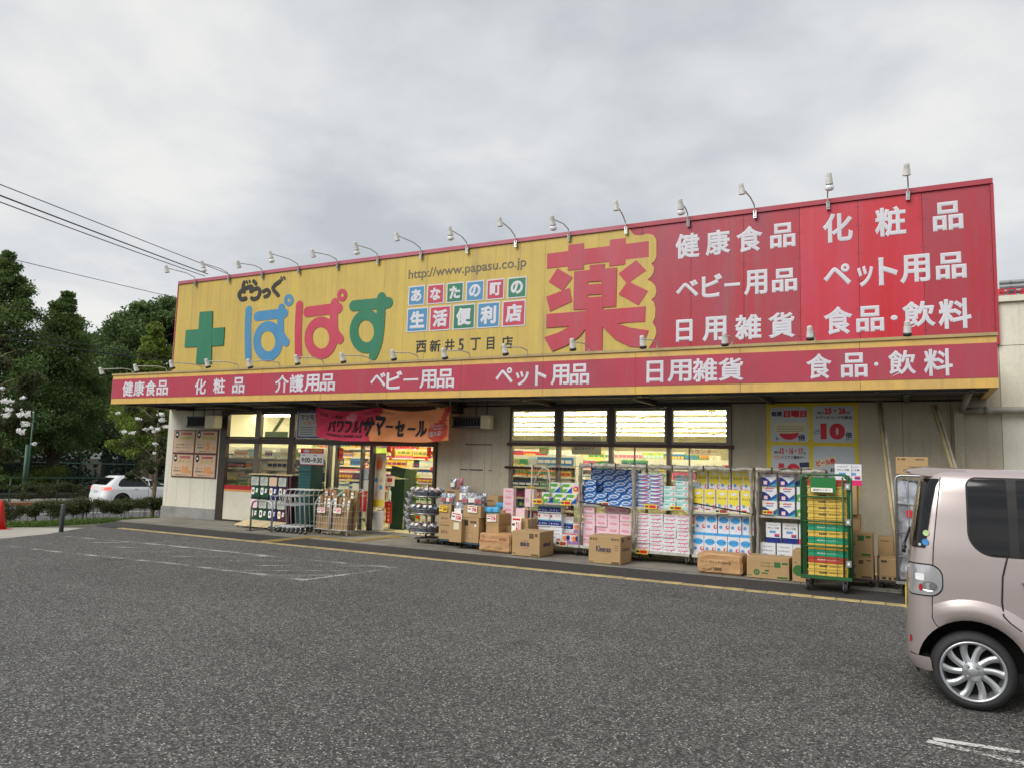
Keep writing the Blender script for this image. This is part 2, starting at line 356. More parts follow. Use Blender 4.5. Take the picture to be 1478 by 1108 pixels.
def asphalt(name, lo, hi, scale, patch, bright=0.0, bstr=0.6):
    m = bpy.data.materials.new(name); m.use_nodes = True; MATS[name] = m
    nt = m.node_tree; b = nt.nodes['Principled BSDF']; b.inputs['Roughness'].default_value = 0.78; b.inputs['Specular IOR Level'].default_value = 0.35
    g = nt.nodes.new('ShaderNodeNewGeometry')
    def vor(sc):
        v = nt.nodes.new('ShaderNodeTexVoronoi'); v.inputs['Scale'].default_value = sc; v.inputs['Randomness'].default_value = 1.0
        nt.links.new(g.outputs['Position'], v.inputs['Vector']); return v
    v1, v2 = vor(scale), vor(scale * 2.3)
    s1 = nt.nodes.new('ShaderNodeSeparateColor'); nt.links.new(v1.outputs['Color'], s1.inputs[0])
    s2 = nt.nodes.new('ShaderNodeSeparateColor'); nt.links.new(v2.outputs['Color'], s2.inputs[0])
    mixv = m_('ADD', m_('MULTIPLY', m_('POWER', s1.outputs[0], 2.2, nt), 0.62, nt), m_('MULTIPLY', m_('POWER', s2.outputs[1], 2.0, nt), 0.38, nt), nt)
    edge = m_('MULTIPLY', v1.outputs['Distance'], scale * 0.02, nt)
    n = nt.nodes.new('ShaderNodeTexNoise'); n.inputs['Scale'].default_value = patch; n.inputs['Detail'].default_value = 6; n.inputs['Roughness'].default_value = 0.65
    nt.links.new(g.outputs['Position'], n.inputs['Vector'])
    n2 = nt.nodes.new('ShaderNodeTexNoise'); n2.inputs['Scale'].default_value = 7.0; n2.inputs['Detail'].default_value = 5
    nt.links.new(g.outputs['Position'], n2.inputs['Vector'])
    mpt = nt.nodes.new('ShaderNodeMapping'); mpt.inputs['Scale'].default_value = (0.12, 1.6, 1); nt.links.new(g.outputs['Position'], mpt.inputs[0])
    n7 = nt.nodes.new('ShaderNodeTexNoise'); n7.inputs['Scale'].default_value = 0.7; n7.inputs['Detail'].default_value = 3; nt.links.new(mpt.outputs[0], n7.inputs['Vector'])
    ns = nt.nodes.new('ShaderNodeTexNoise'); ns.inputs['Scale'].default_value = 1.3; ns.inputs['Detail'].default_value = 2; nt.links.new(g.outputs['Position'], ns.inputs['Vector'])
    stain = nt.nodes.new('ShaderNodeMapRange'); stain.inputs[1].default_value = 0.66; stain.inputs[2].default_value = 0.74; stain.inputs[3].default_value = 0.0; stain.inputs[4].default_value = -0.35; nt.links.new(ns.outputs['Fac'], stain.inputs[0])
    tone = m_('ADD', m_('ADD', m_('MULTIPLY', n.outputs['Fac'], 0.75, nt), m_('MULTIPLY', n7.outputs['Fac'], 0.35, nt), nt), m_('ADD', m_('MULTIPLY', n2.outputs['Fac'], 0.3, nt), m_('ADD', stain.outputs[0], -0.18, nt), nt), nt)
    val = m_('MULTIPLY', mixv, m_('ADD', tone, 0.48, nt), nt)
    cr = nt.nodes.new('ShaderNodeValToRGB'); nt.links.new(val, cr.inputs[0]); e = cr.color_ramp.elements
    e[0].position = 0.0; e[0].color = (*lo, 1); e[1].position = 0.9; e[1].color = (*hi, 1)
    k = e.new(0.35); k.color = (*[(a * 0.72 + c * 0.28) for a, c in zip(lo, hi)], 1)
    v3 = vor(scale * 0.8); s3 = nt.nodes.new('ShaderNodeSeparateColor'); nt.links.new(v3.outputs['Color'], s3.inputs[0])
    fl = m_('MULTIPLY', m_('GREATER_THAN', s3.outputs[2], 0.955, nt), m_('LESS_THAN', v3.outputs['Distance'], 0.34, nt), nt)
    mf = nt.nodes.new('ShaderNodeMixRGB'); nt.links.new(m_('MULTIPLY', fl, bright, nt), mf.inputs[0]); nt.links.new(cr.outputs[0], mf.inputs[1]); mf.inputs[2].default_value = (0.62, 0.61, 0.58, 1)
    nt.links.new(mf.outputs[0], b.inputs['Base Color'])
    bp = nt.nodes.new('ShaderNodeBump'); bp.inputs['Strength'].default_value = bstr; bp.inputs['Distance'].default_value = 0.006
    nt.links.new(mixv, bp.inputs['Height']); nt.links.new(bp.outputs[0], b.inputs['Normal'])
    return m
asphalt('asphalt', (0.010, 0.010, 0.0095), (0.30, 0.297, 0.28), 80, 0.35, bright=0.95, bstr=0.8)
asphalt('asphalt_strip', (0.018, 0.018, 0.018), (0.12, 0.118, 0.112), 110, 0.5)
asphalt('asphalt_road', (0.07, 0.07, 0.072), (0.22, 0.22, 0.22), 60, 0.3)
def worn_paint(name, col, cover):
    m = bpy.data.materials.new(name); m.use_nodes = True; MATS[name] = m
    nt = m.node_tree; b = nt.nodes['Principled BSDF']; b.inputs['Base Color'].default_value = (*col, 1); b.inputs['Roughness'].default_value = 0.8
    g = nt.nodes.new('ShaderNodeNewGeometry')
    n = nt.nodes.new('ShaderNodeTexNoise'); n.inputs['Scale'].default_value = 55; n.inputs['Detail'].default_value = 4; nt.links.new(g.outputs['Position'], n.inputs['Vector'])
    n2 = nt.nodes.new('ShaderNodeTexNoise'); n2.inputs['Scale'].default_value = 2.2; n2.inputs['Detail'].default_value = 4; nt.links.new(g.outputs['Position'], n2.inputs['Vector'])
    s = m_('ADD', m_('MULTIPLY', n.outputs['Fac'], 0.6, nt), m_('MULTIPLY', n2.outputs['Fac'], 0.6, nt), nt)
    mr = nt.nodes.new('ShaderNodeMapRange'); mr.inputs[1].default_value = 0.6 - cover * 0.2; mr.inputs[2].default_value = 0.74 - cover * 0.2
    nt.links.new(s, mr.inputs[0]); nt.links.new(mr.outputs[0], b.inputs['Alpha'])
worn_paint('paint_worn', (0.46, 0.46, 0.44), 0.2); worn_paint('paint_mark', (0.62, 0.61, 0.58), 0.62); worn_paint('paint_faint', (0.36, 0.36, 0.35), 0.15); worn_paint('paint_road', (0.7, 0.7, 0.68), 1.2)

def glass_mat(name, tint, refl=0.08, rough=0.02):
    m = bpy.data.materials.new(name); m.use_nodes = True; MATS[name] = m
    nt = m.node_tree; nt.nodes.remove(nt.nodes['Principled BSDF']); out = nt.nodes['Material Output']
    t = nt.nodes.new('ShaderNodeBsdfTransparent'); t.inputs[0].default_value = (*tint, 1)
    g = nt.nodes.new('ShaderNodeBsdfGlossy'); g.inputs['Roughness'].default_value = rough
    lw = nt.nodes.new('ShaderNodeLayerWeight'); lw.inputs[0].default_value = 0.5
    f = nt.nodes.new('ShaderNodeMath'); f.operation = 'MULTIPLY_ADD'; nt.links.new(m_('POWER', lw.outputs['Facing'], 5.0, nt), f.inputs[0]); f.inputs[1].default_value = 0.85; f.inputs[2].default_value = 0.035
    x = nt.nodes.new('ShaderNodeMixShader'); nt.links.new(f.outputs[0], x.inputs[0]); nt.links.new(t.outputs[0], x.inputs[1]); nt.links.new(g.outputs[0], x.inputs[2]); nt.links.new(x.outputs[0], out.inputs[0])
glass_mat('shop_glass', (0.93, 0.95, 0.93)); glass_mat('tint_glass', (0.10, 0.115, 0.12)); glass_mat('dark_tint', (0.035, 0.038, 0.04)); glass_mat('clear_plastic', (0.86, 0.88, 0.88), rough=0.15)

# ------------------------------------------------------------------ ground
W = 14.5            # wall plane
def hgt(x, y):
    t = min(1, max(0, (-17.9 - x) / 6.5)); s = t * t * (3 - 2 * t)
    return -0.12 - 0.62 * s
mat('soil', srgb(88, 82, 70), 0.95, var=0.7, vscale=0.8, col2=srgb(70, 72, 50), fine=0.2, bscale=14, bump=0.4)
xs = [-400, -200, -100, -60, -45] + [-40 + i * 0.5 for i in range(45)] + [-17.5, -10, 0, 20, 50, 100, 200, 400]
ys = [-400, -150, -60, -30] + [-20 + i * 2 for i in range(36)] + [60, 80, 120, 200, 400]
gm = MB(); gm.v = [(x, y, hgt(x, y)) for y in ys for x in xs]; nx = len(xs)
gm.f = [(j * nx + i, j * nx + i + 1, (j + 1) * nx + i + 1, (j + 1) * nx + i) for j in range(len(ys) - 1) for i in range(nx - 1)]
gm.mi('soil'); gm.m = [0] * len(gm.f); gm.sm = [True] * len(gm.f)
tag(gm.build('ground'), 'bare ground under and around the parking lot', kind='structure')

def sheet(name, pts, m, label, z=None, th=0.0):
    b = MB(); P = [(p[0], p[1], p[2] if len(p) > 2 else z) for p in pts]
    if th:
        n = len(P); bb = len(b.v); b.v += P + [(p[0], p[1], p[2] - th) for p in P]; k = b.mi(m)
        b.f.append(tuple(range(n))); b.m.append(k); b.sm.append(False)
        for i in range(n):
            j = (i + 1) % n; b.f.append((i, n + i, n + j, j)); b.m.append(k); b.sm.append(False)
    else: b.face(P, m)
    return tag(b.build(name), label, kind='structure')
lot_edge = [(-15.0, 5.0), (-15.3, 8.2), (-15.7, 9.6), (-16.4, 10.7), (-17.3, 11.9), (-17.75, 12.62)]
sheet('parking_lot', [(-13.5, -30), (60, -30), (60, 11.28), (-16.78, 11.28)] + [(-16.4, 10.7), (-15.7, 9.6), (-15.3, 8.2), (-15.0, 5.0)], 'asphalt', 'grey coarse asphalt of the parking lot', 0.0, 0.4)
sheet('asphalt_strip', [(-16.86, 11.40), (60, 11.40), (60, 12.50), (-17.68, 12.50), (-17.3, 11.9)], 'asphalt_strip', 'dark smooth asphalt strip between yellow kerb and walkway', 0.0, 0.4)
# the concrete apron in front of the shop
walk = tag(bpy.data.objects.new('walkway', None), 'concrete walkway along the shop front', kind='structure'); COL.objects.link(walk)
x = -17.7
slab = MB(); slab.box(0, 0.594, 0, 0.25, -0.3, 0.008, 'concrete2'); slab_me = slab.mesh('edge_slab', 0.006)
i = 0
while x < 12:
    o = link('edge_slab', slab_me, walk, (x, 12.51, rnd.uniform(-0.003, 0.002))); x += 0.6; i += 1
x = -17.9
for wd in [2.4, 2.4, 2.4, 2.4, 2.0, 1.8, 1.8, 1.8, 2.4, 2.4, 2.4, 2.4, 2.4, 2.4]:
    boxo('concrete_bay', x + 0.004, x + wd - 0.004, 12.768, 14.64, -0.3, 0.004 + rnd.uniform(-0.002, 0.002), 'concrete', walk); x += wd
# yellow kerb
kerb = tag(bpy.data.objects.new('kerb', None), 'row of flush yellow kerb stones at the edge of the lot', kind='structure'); COL.objects.link(kerb)
ks = MB(); ks.box(0, 0.294, -0.045, 0.115, -0.2, 0.012, 'kerb_yellow'); ks_me = ks.mesh('kerb_stone', 0.008)
x = -8.4
while x < 8:
    o = link('kerb_stone', ks_me, kerb, (x, 11.283, rnd.uniform(-0.004, 0.003))); o.rotation_euler = (0, 0, rnd.uniform(-0.006, 0.006)); x += 0.3
boxo('painted_kerb', -15.9, -8.404, 11.25, 11.40, -0.2, 0.010, 'kerb_yellow', kerb)
kb = MB(); kb.prism([(-16.9, 10.1), (-15.9, 10.95), (-15.9, 11.40), (-16.2, 11.25), (-16.86, 10.4)][::1], -0.1, 0.007, 'kerb_yellow', axis='z')
# tactile paving to the door
tac = tag(bpy.data.objects.new('tactile_paving', None), 'yellow tactile tiles leading from the lot to the door', kind='structure'); COL.objects.link(tac)
tm = MB(); tm.box(0, 0.292, 0, 0.292, -0.05, 0.016, 'tactile')
for ix in range(4): tm.box(0.03 + ix * 0.066, 0.062 + ix * 0.066, 0.02, 0.27, 0.016, 0.021, 'tactile', skip='b')
tme = tm.mesh('tactile_tile')
for k in range(5): link('tactile_tile', tme, tac, (-11.65, 11.42 + k * 0.3, 0.0))
for k in range(4): link('tactile_tile', tme, tac, (-11.35 + k * 0.3, 12.62, 0.0))
for k in range(5): link('tactile_tile', tme, tac, (-10.45, 12.92 + k * 0.3, 0.0))
# parking marks
def strip(name, pts, wd, m, z, parent=None, label=None):
    b = MB()
    for (a, c) in zip(pts[:-1], pts[1:]):
        A, C = Vector((a[0], a[1])), Vector((c[0], c[1])); t = (C - A).normalized(); n = Vector((-t.y, t.x)) * wd / 2; A = A - t * wd * 0.3
        b.face([(A.x - n.x, A.y - n.y, z), (C.x - n.x, C.y - n.y, z), (C.x + n.x, C.y + n.y, z), (A.x + n.x, A.y + n.y, z)], m)
    o = b.build(name, parent)
    return tag(o, label, kind='structure') if not parent else o
mk = tag(bpy.data.objects.new('bay_marking', None), 'worn white lines of a hatched no parking bay', kind='structure'); COL.objects.link(mk)
g2 = lambda u, v: tuple(ground_at(u, v, 0.0))[:2]
Lz = 0.004
strip('line', [g2(-60, 780), g2(0, 786.3), g2(101, 797.7), g2(243, 812), g2(442, 836.6)], 0.11, 'paint_worn', Lz, mk)
strip('line', [g2(93, 773.3), g2(243, 786.7), g2(398, 803), g2(572, 819)], 0.10, 'paint_worn', Lz, mk)
strip('line', [g2(442, 836.6), g2(572, 819)], 0.10, 'paint_worn', Lz + 0.003, mk)
for a, b_ in (((130, 783), (240, 783.5)), ((160, 790), (301, 790.6)), ((190, 796.6), (350, 796.6)), ((250, 803), (420, 803)), ((330, 809.6), (472, 809.6)), ((370, 816.4), (558, 817)), ((350, 823.7), (531, 823.7)), ((400, 830.5), (480, 830.2))):
    strip('hatch_line', [g2(*a), g2(*b_)], 0.10, 'paint_faint', Lz + 0.006, mk)
strip('bay_line', [g2(1352, 1067), g2(1478, 1086), g2(1560, 1098)], 0.065, 'paint_mark', Lz, None, 'worn white paint stroke on the asphalt behind the minivan')
strip('bay_line', [g2(1343, 1071), g2(1466, 1100), g2(1560, 1122)], 0.065, 'paint_mark', Lz + 0.003, None, 'second worn white paint stroke nearest the camera')
# pavement to the left, the street beyond
sheet('pavement', [(-15.0, 5.0, -0.05), (-15.3, 8.2, -0.05), (-15.7, 9.6, -0.05), (-16.4, 10.7, -0.06), (-17.0, 11.5, -0.07), (-18.3, 10.6, -0.09), (-19.2, 9.0, -0.10), (-19.6, 4.0, -0.10), (-19.6, -20, -0.1), (-13.5, -20, -0.05)], 'sidewalk', 'pale concrete pavement left of the parking lot', th=0.3)
RD = Vector((math.sin(R(12)), math.cos(R(12))))      # street direction
def rd(a, b, z): # a along, b across from kerb on far side
    o = Vector((-35.0, 20.0)); n = Vector((RD.y, -RD.x)); p = o + RD * a + n * b; return (p.x, p.y, z)
sheet('street', [rd(-60, 0, -0.72), rd(-60, 10.3, -0.72), rd(60, 10.3, -0.72), rd(60, 0, -0.72)], 'asphalt_road', 'grey asphalt street beyond the hedge', th=0.05)
b = MB(); b.face([rd(-60, 5.3, -0.715), rd(-60, 5.45, -0.715), rd(60, 5.45, -0.715), rd(60, 5.3, -0.715)], 'paint_road'); tag(b.build('street_line'), 'white centre line of the street', kind='structure')
mat('kerb_orange', srgb(176, 120, 84), 0.8, var=0.6, vscale=2)
b = MB()
b.v = [rd(-60, 0.15, -0.71), rd(60, 0.15, -0.71), rd(60, 0, -0.71), rd(-60, 0, -0.71), rd(-60, 0.15, -0.56), rd(60, 0.15, -0.56), rd(60, -0.02, -0.56), rd(-60, -0.02, -0.56)]
for f in ((4, 5, 6, 7), (0, 1, 5, 4), (2, 3, 7, 6), (1, 2, 6, 5), (3, 0, 4, 7)): b.f.append(f); b.m.append(b.mi('kerb_orange')); b.sm.append(False)
tag(b.build('street_kerb'), 'orange brown kerb on the far side of the street', kind='structure')
sheet('far_pavement', [rd(-60, -0.03, -0.58), rd(60, -0.03, -0.58), rd(60, -3.2, -0.58), rd(-60, -3.2, -0.58)], 'sidewalk', 'pavement on the far side of the street', th=0.1)

# ------------------------------------------------------------------ shop building
bld = empty('drugstore_building', (0, 0, 0), 'long cream sided drugstore with glazed front under a red and yellow canopy', 'building')
X0, X1 = -18.6, 1.36
def wx(u, v=660): return at(u, v, W).x
xa = wx(316, 700); xb = at(629.5, 700, W).x; xc = at(736, 660, W).x; xd = at(1056, 640, W).x
ZT = 2.90
def siding(x0, x1, z0, z1, step, m='siding', y=W):
    n = max(1, round((x1 - x0) / step)); s = (x1 - x0) / n
    for i in range(n):
        boxo('wall_panel', x0 + i * s + 0.003, x0 + (i + 1) * s - 0.003, y, y + 0.05, z0, z1, m, bld)
    boxo('wall_core', x0, x1, y + 0.052, y + 0.14, z0 - (0.2 if z0 < 1 else 0.0), z1, 'dark_grey', bld)
siding(X0, xa, 0.28, 4.0, 0.55)
boxo('plinth', X0 - 0.015, xa, W - 0.03, W + 0.05, -0.35, 0.278, 'plinth', bld)
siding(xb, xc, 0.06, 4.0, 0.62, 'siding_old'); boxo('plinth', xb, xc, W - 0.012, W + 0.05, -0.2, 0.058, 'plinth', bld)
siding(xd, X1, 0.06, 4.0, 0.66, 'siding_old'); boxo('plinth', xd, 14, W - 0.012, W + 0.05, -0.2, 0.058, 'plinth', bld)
siding(xa, xb, 2.95, 4.0, 0.6); siding(xc, xd, 2.95, 4.0, 0.6)
# right hand wing: larger panels, taller
xr = X1 + 0.004
for z0, z1 in ((0.06, 3.838), (3.848, 4.56)):
    for k in range(7): boxo('wall_panel', xr + k * 1.82, xr + k * 1.82 + 1.812, W, W + 0.05, z0, z1, 'siding', bld)
boxo('wall_core', xr, 14.2, W + 0.052, W + 0.2, -0.2, 4.56, 'siding_old', bld)
boxo('coping', xr - 0.02, 14.3, W - 0.06, W + 0.3, 4.562, 4.66, 'siding', bld)
# the joint marks of a removed sign on the wall
for (u0, v0, u1, v1) in ((672, 640.6, 710, 641.6), (709, 641, 710.4, 678), (664, 676.3, 676, 677.6), (677.5, 676.8, 697, 678.2), (705, 678, 710, 679)):
    p, q = at(u0, v1, W), at(u1, v0, W); boxo('old_seam', p.x, q.x, W - 0.004, W - 0.0005, p.z, q.z, 'dark_grey', bld)
# side, back, roof, inside
boxo('side_wall', X0, X0 + 0.15, W + 0.15, 34, -0.9, 4.0, 'siding', bld); boxo('side_wall', X1 - 0.15, X1, W + 0.21, 34, -0.2, 4.0, 'interior_wall', bld)
boxo('back_wall', X0, 14.2, 34, 34.2, -0.9, 4.6, 'interior_wall', bld)
boxo('roof', X0, X1, W + 0.15, 34, 3.6, 3.8, 'soffit', bld)
boxo('roof', X1 + 0.01, 14.2, W + 0.22, 33.9, 4.3, 4.5, 'soffit', bld)
boxo('ceiling', X0 + 0.16, X1 - 0.16, W + 0.16, 33.9, 3.12, 3.2, 'interior_ceiling', bld)
boxo('inner_floor', X0 + 0.16, X1 - 0.16, W - 0.02, 33.9, -0.2, 0.05, 'interior_floor', bld)
boxo('door_sill', at(475, 760, W).x, xb, W - 0.1, W + 0.05, -0.1, 0.058, 'alu', bld)
boxo('inner_wall', X0 + 0.16, X0 + 0.2, W + 0.16, 33.9, 0.05, 3.12, 'interior_wall', bld)

# storefront frames
def vbar(u0, u1, z0, z1, m='bronze', y0=W - 0.05, y1=W + 0.06, v=620, name='mullion'):
    return boxo(name, at(u0, v, W).x, at(u1, v, W).x, y0, y1, z0, z1, m, bld)
SH = W - 0.05
vbar(320.5, 330, -0.05, 2.93); vbar(370.5, 377.5, 0.9, 2.93, 'bronze_light'); vbar(419.5, 427, 0.0, 2.93); vbar(628.5, 632, 0.0, 2.93)
vbar(472.5, 476, 0.06, 2.05, 'bronze_light', v=690); vbar(484, 487, 0.06, 2.05, 'bronze_light', v=690); vbar(520.5, 523, 0.06, 2.05, 'bronze_light', v=690); vbar(534, 538.5, 0.06, 2.05, 'bronze', v=690)
xA, xB = at(330, 620, W).x, at(628.5, 620, W).x
boxo('transom', xA, xB, W - 0.055, W + 0.065, 2.045, 2.175, 'bronze', bld); boxo('head_bar', xA, xB, W - 0.045, W + 0.065, 2.875, 2.945, 'bronze', bld)
boxo('sill_bar', xA, at(470, 700, W).x, W - 0.045, W + 0.055, -0.1, 0.045, 'bronze', bld)
x472 = at(472.5, 690, W).x; x427 = at(427, 690, W).x; x419 = at(419.5, 690, W).x
def pane(x0, x1, z0, z1, m='shop_glass', y=W + 0.01):
    return boxo('window_pane', x0, x1, y, y + 0.006, z0, z1, m, bld)
ups = [(330, 370.5), (377.5, 419.5), (427, 472), (474, 536), (539, 628.5)]
for i, (a, c) in enumerate(ups):
    xx0, xx1 = at(a, 615, W).x - 0.042, at(c, 615, W).x + 0.03
    f = MB()
    for q in ((xx0, xx0 + 0.05, 2.18, 2.87), (xx1 - 0.05, xx1, 2.18, 2.87), (xx0 + 0.05, xx1 - 0.05, 2.82, 2.87), (xx0 + 0.05, xx1 - 0.05, 2.18, 2.23)): f.box(q[0] + 0.001, q[1] - 0.001, W - 0.02, W + 0.04, q[2], q[3], 'bronze')
    fo = f.build('window_frame', bld); p_ = boxo('window_pane', xx0 + 0.05, xx1 - 0.05, W + 0.01, W + 0.016, 2.23, 2.82, 'shop_glass', fo)
for a, c in ((330, 370.5), (377.5, 419.5)):
    pane(at(a, 665, W).x - 0.02, at(c, 665, W).x + 0.02, 0.95, 2.045)
pane(x427, x472, 0.95, 2.045)
for (a, c) in ((476, 484), (487, 520.5), (523, 534)):
    pane(at(a, 690, W).x, at(c, 690, W).x, 0.06, 2.045)
lp = boxo('lower_panel', xA - 0.02, x419 - 0.01, W - 0.02, W + 0.03, 0.045, 0.785, 'panel_white', bld)
boxo('lower_panel', x427, x472, W - 0.02, W + 0.03, 0.045, 0.785, 'dark_grey', bld)
for a, c in ((xA - 0.02, x419 - 0.01), (x427, x472)):
    boxo('red_stripe', a, c, W - 0.024, W + 0.034, 0.842, 0.945, 'stripe_red', bld); boxo('orange_stripe', a, c, W - 0.022, W + 0.032, 0.787, 0.84, 'stripe_orange', bld)
# right window group
xs4 = [(741, 800.5), (813.5, 876), (889.5, 959.5), (972.5, 1048.5)]
boxo('window_sill', xc - 0.04, xd + 0.04, W - 0.09, W + 0.05, 2.10, 2.165, 'dark_red_bar', bld)
boxo('head_bar', xc, xd, W - 0.045, W + 0.06, 2.885, 2.945, 'bronze', bld)
boxo('kick_panel', xc, xd, W - 0.03, W + 0.05, -0.1, 0.34, 'siding_old', bld)
prev = xc
for i, (a, c) in enumerate(xs4):
    xx0, xx1 = at(a, 615, W).x - 0.045, at(c, 615, W).x + 0.045
    mcx = (prev + xx0) / 2; ml = (mcx - 0.04, mcx + 0.04) if i else (xc + 0.001, xc + 0.06)
    boxo('mullion', ml[0], ml[1], W - 0.045, W + 0.06, 0.342, 2.098, 'bronze_light', bld); pend = ml[1]; boxo('mullion', prev + 0.001, xx0 - 0.001, W - 0.045, W + 0.06, 2.167, 2.883, 'bronze', bld); prev = xx1
    f = MB()
    for q in ((xx0, xx0 + 0.045, 2.17, 2.88), (xx1 - 0.045, xx1, 2.17, 2.88), (xx0 + 0.045, xx1 - 0.045, 2.835, 2.88), (xx0 + 0.045, xx1 - 0.045, 2.17, 2.215)): f.box(q[0] + 0.001, q[1] - 0.001, W - 0.03, W + 0.04, q[2], q[3], 'bronze_light')
    fo = f.build('window_frame', bld); boxo('window_pane', xx0 + 0.045, xx1 - 0.045, W + 0.01, W + 0.016, 2.215, 2.835, 'shop_glass', fo)
    boxo('window_pane', pend, (xx1 + (at(xs4[i + 1][0], 615, W).x - 0.045)) / 2 - 0.04 if i < 3 else xx1, W + 0.01, W + 0.016, 0.342, 2.098, 'shop_glass', bld)
    if i >= 2:
        xm = (xx0 * 0.6 + xx1 * 0.4) if i == 2 else (xx0 * 0.68 + xx1 * 0.32)
        boxo('glazing_bar', xm - 0.012, xm + 0.012, W - 0.01, W + 0.03, 0.342, 2.098, 'bronze_light', bld)
boxo('mullion', prev + 0.001, xd - 0.001, W - 0.045, W + 0.06, 0.342, 2.883, 'bronze_light', bld)
b = MB(); b.tube([(xc - 0.06, W - 0.10, 1.635), (at(832, 676, W).x, W - 0.10, 1.635)], 0.028, 'dark_red_bar', 8)
for xx in (xc + 0.1, at(800, 676, W).x): b.box(xx - 0.012, xx + 0.012, W - 0.1, W - 0.04, 1.62, 1.65, 'dark_red_bar')
b.build('guard_rail', bld)

# ------------------------------------------------------------------ canopy with fascia
can = empty('canopy', (0, 12.64, 2.967), 'long shop canopy with red fascia band between yellow edges and white lettering', 'canopy')
CYF = 12.64; CX0, CX1 = -18.54, 1.17; CZ0, CZ1 = 2.967, 3.757
def cbox(name, x0, x1, y0, y1, z0, z1, m, p=can): return boxo(name, x0, x1, y0 - CYF, y1 - CYF, z0 - CZ0, z1 - CZ0, m, p)
n = 11; s = (CX1 - CX0) / n
for i in range(n):
    a, c = CX0 + i * s + 0.003, CX0 + (i + 1) * s - 0.003
    cbox('fascia_panel', a, c, CYF + 0.008, CYF + 0.05, CZ0, 3.71, 'fascia_yellow')
    cbox('red_band', a - 0.0015, c + 0.0015, CYF, CYF + 0.007, 3.112, 3.612, 'fascia_red')
cbox('top_trim', CX0 - 0.012, CX1 + 0.012, CYF - 0.018, CYF + 0.2, 3.712, CZ1, 'trim_yellow')
cbox('side_board', CX0 + 0.001, CX0 + 0.1, CYF + 0.052, W - 0.002, CZ0, 3.71, 'fascia_yellow'); cbox('side_board', CX1 - 0.1, CX1 - 0.001, CYF + 0.052, W - 0.002, CZ0, 3.71, 'fascia_yellow')
cbox('deck', CX0 + 0.102, CX1 - 0.102, CYF + 0.052, W - 0.002, 3.66, 3.71, 'gutter')
cbox('soffit', CX0 + 0.102, CX1 - 0.102, CYF + 0.30, W - 0.002, 3.02, 3.05, 'soffit')
g = MB(); g.box(CX0 + 0.25, CX1 - 0.11, 0.10, 0.24, 0.0, 0.10, 'gutter'); g.box(CX0 + 0.25, CX1 - 0.11, 0.252, 0.33, -0.03, 0.05, 'gutter'); g.build('gutter', can)
for k in range(16): cbox('gutter_clip', CX0 + 0.6 + k * 1.25, CX0 + 0.68 + k * 1.25, CYF + 0.06, CYF + 0.26, CZ0 - 0.025, CZ0 - 0.002, 'black')
for k in range(9): cbox('rafter', CX0 + 0.9 + k * 2.2, CX0 + 0.98 + k * 2.2, CYF + 0.35, W - 0.01, CZ0 - 0.045, 3.018, 'dark_grey')
b = MB(); b.tube([(CX0 + 0.2, 0.34, 0.0), (CX0 + 2.0, 0.9, -0.03), (CX0 + 1.0, 1.75, -0.02)], 0.012, 'black', 5); b.tube([(CX0 + 0.3, 1.8, -0.015), (CX1 - 0.3, 1.8, -0.015)], 0.015, 'black', 5); b.build('cable', can)
FZ0, FZ1 = 3.160, 3.540
def fx(u, v): return at(u, v, CYF).x
for t, u0, v0, u1, v1 in (('健康食品', 176.8, 561, 243.2, 558), ('化粧品', 281.2, 557, 353.3, 554), ('介護用品', 396.6, 553, 484.3, 549), ('ベビー用品', 534.2, 547, 656, 545), ('ペット用品', 714.8, 543, 850.9, 540), ('日用雑貨', 928, 537, 1074, 532), ('食品・飲料', 1161, 529, 1377.5, 522)):
    L0, L1 = fx(u0, v0), fx(u1, v1)
    if t in ('化粧品',):
        wch = 0.40; gap = (L1 - L0 - 3 * wch) / 2
        for j, ch in enumerate(t):
            b = MB(); b.text(ch, L0 + j * (wch + gap), L0 + j * (wch + gap) + wch, FZ0 - CZ0, FZ1 - CZ0, -0.001, 'letter_white', 0.024, 0.004); b.build('letter', can)
    else:
        chs = list(t); nn = len(chs); cell = (L1 - L0) / nn; adj = 0.92 if t != '食品・飲料' else 0.86
        for j, ch in enumerate(chs):
            cx_ = L0 + (j + 0.5) * cell; hw = cell * adj / 2 * 1.06; z0, z1 = FZ0, FZ1
            hw = min(hw, 0.215)
            if ch == 'ー': z0, z1, hw = 3.33, 3.375, cell * 0.44
            if ch == '・': z0, z1, hw = 3.325, 3.385, 0.03
            if ch == 'ッ': z0, z1, hw = 3.17, 3.44, 0.14
            if ch == 'ト': hw = 0.12
            if ch == 'ペ': z0, z1 = 3.22, 3.52
            if ch == 'ベ': z0, z1 = 3.22, 3.52
            if ch in '食料飲健康護介粧雑': z0 -= 0.01; z1 += 0.012
            if ch == '日': hw = 0.15
            if t == '食品・飲料': cx_ = L0 + [0.21, 0.70, 1.0, 1.34, 1.80][j] * (L1 - L0) / 2.0
            b = MB(); b.text(ch, cx_ - hw, cx_ + hw, z0 - CZ0, z1 - CZ0, -0.001, 'letter_white', 0.024, 0.004); b.build('letter', can)

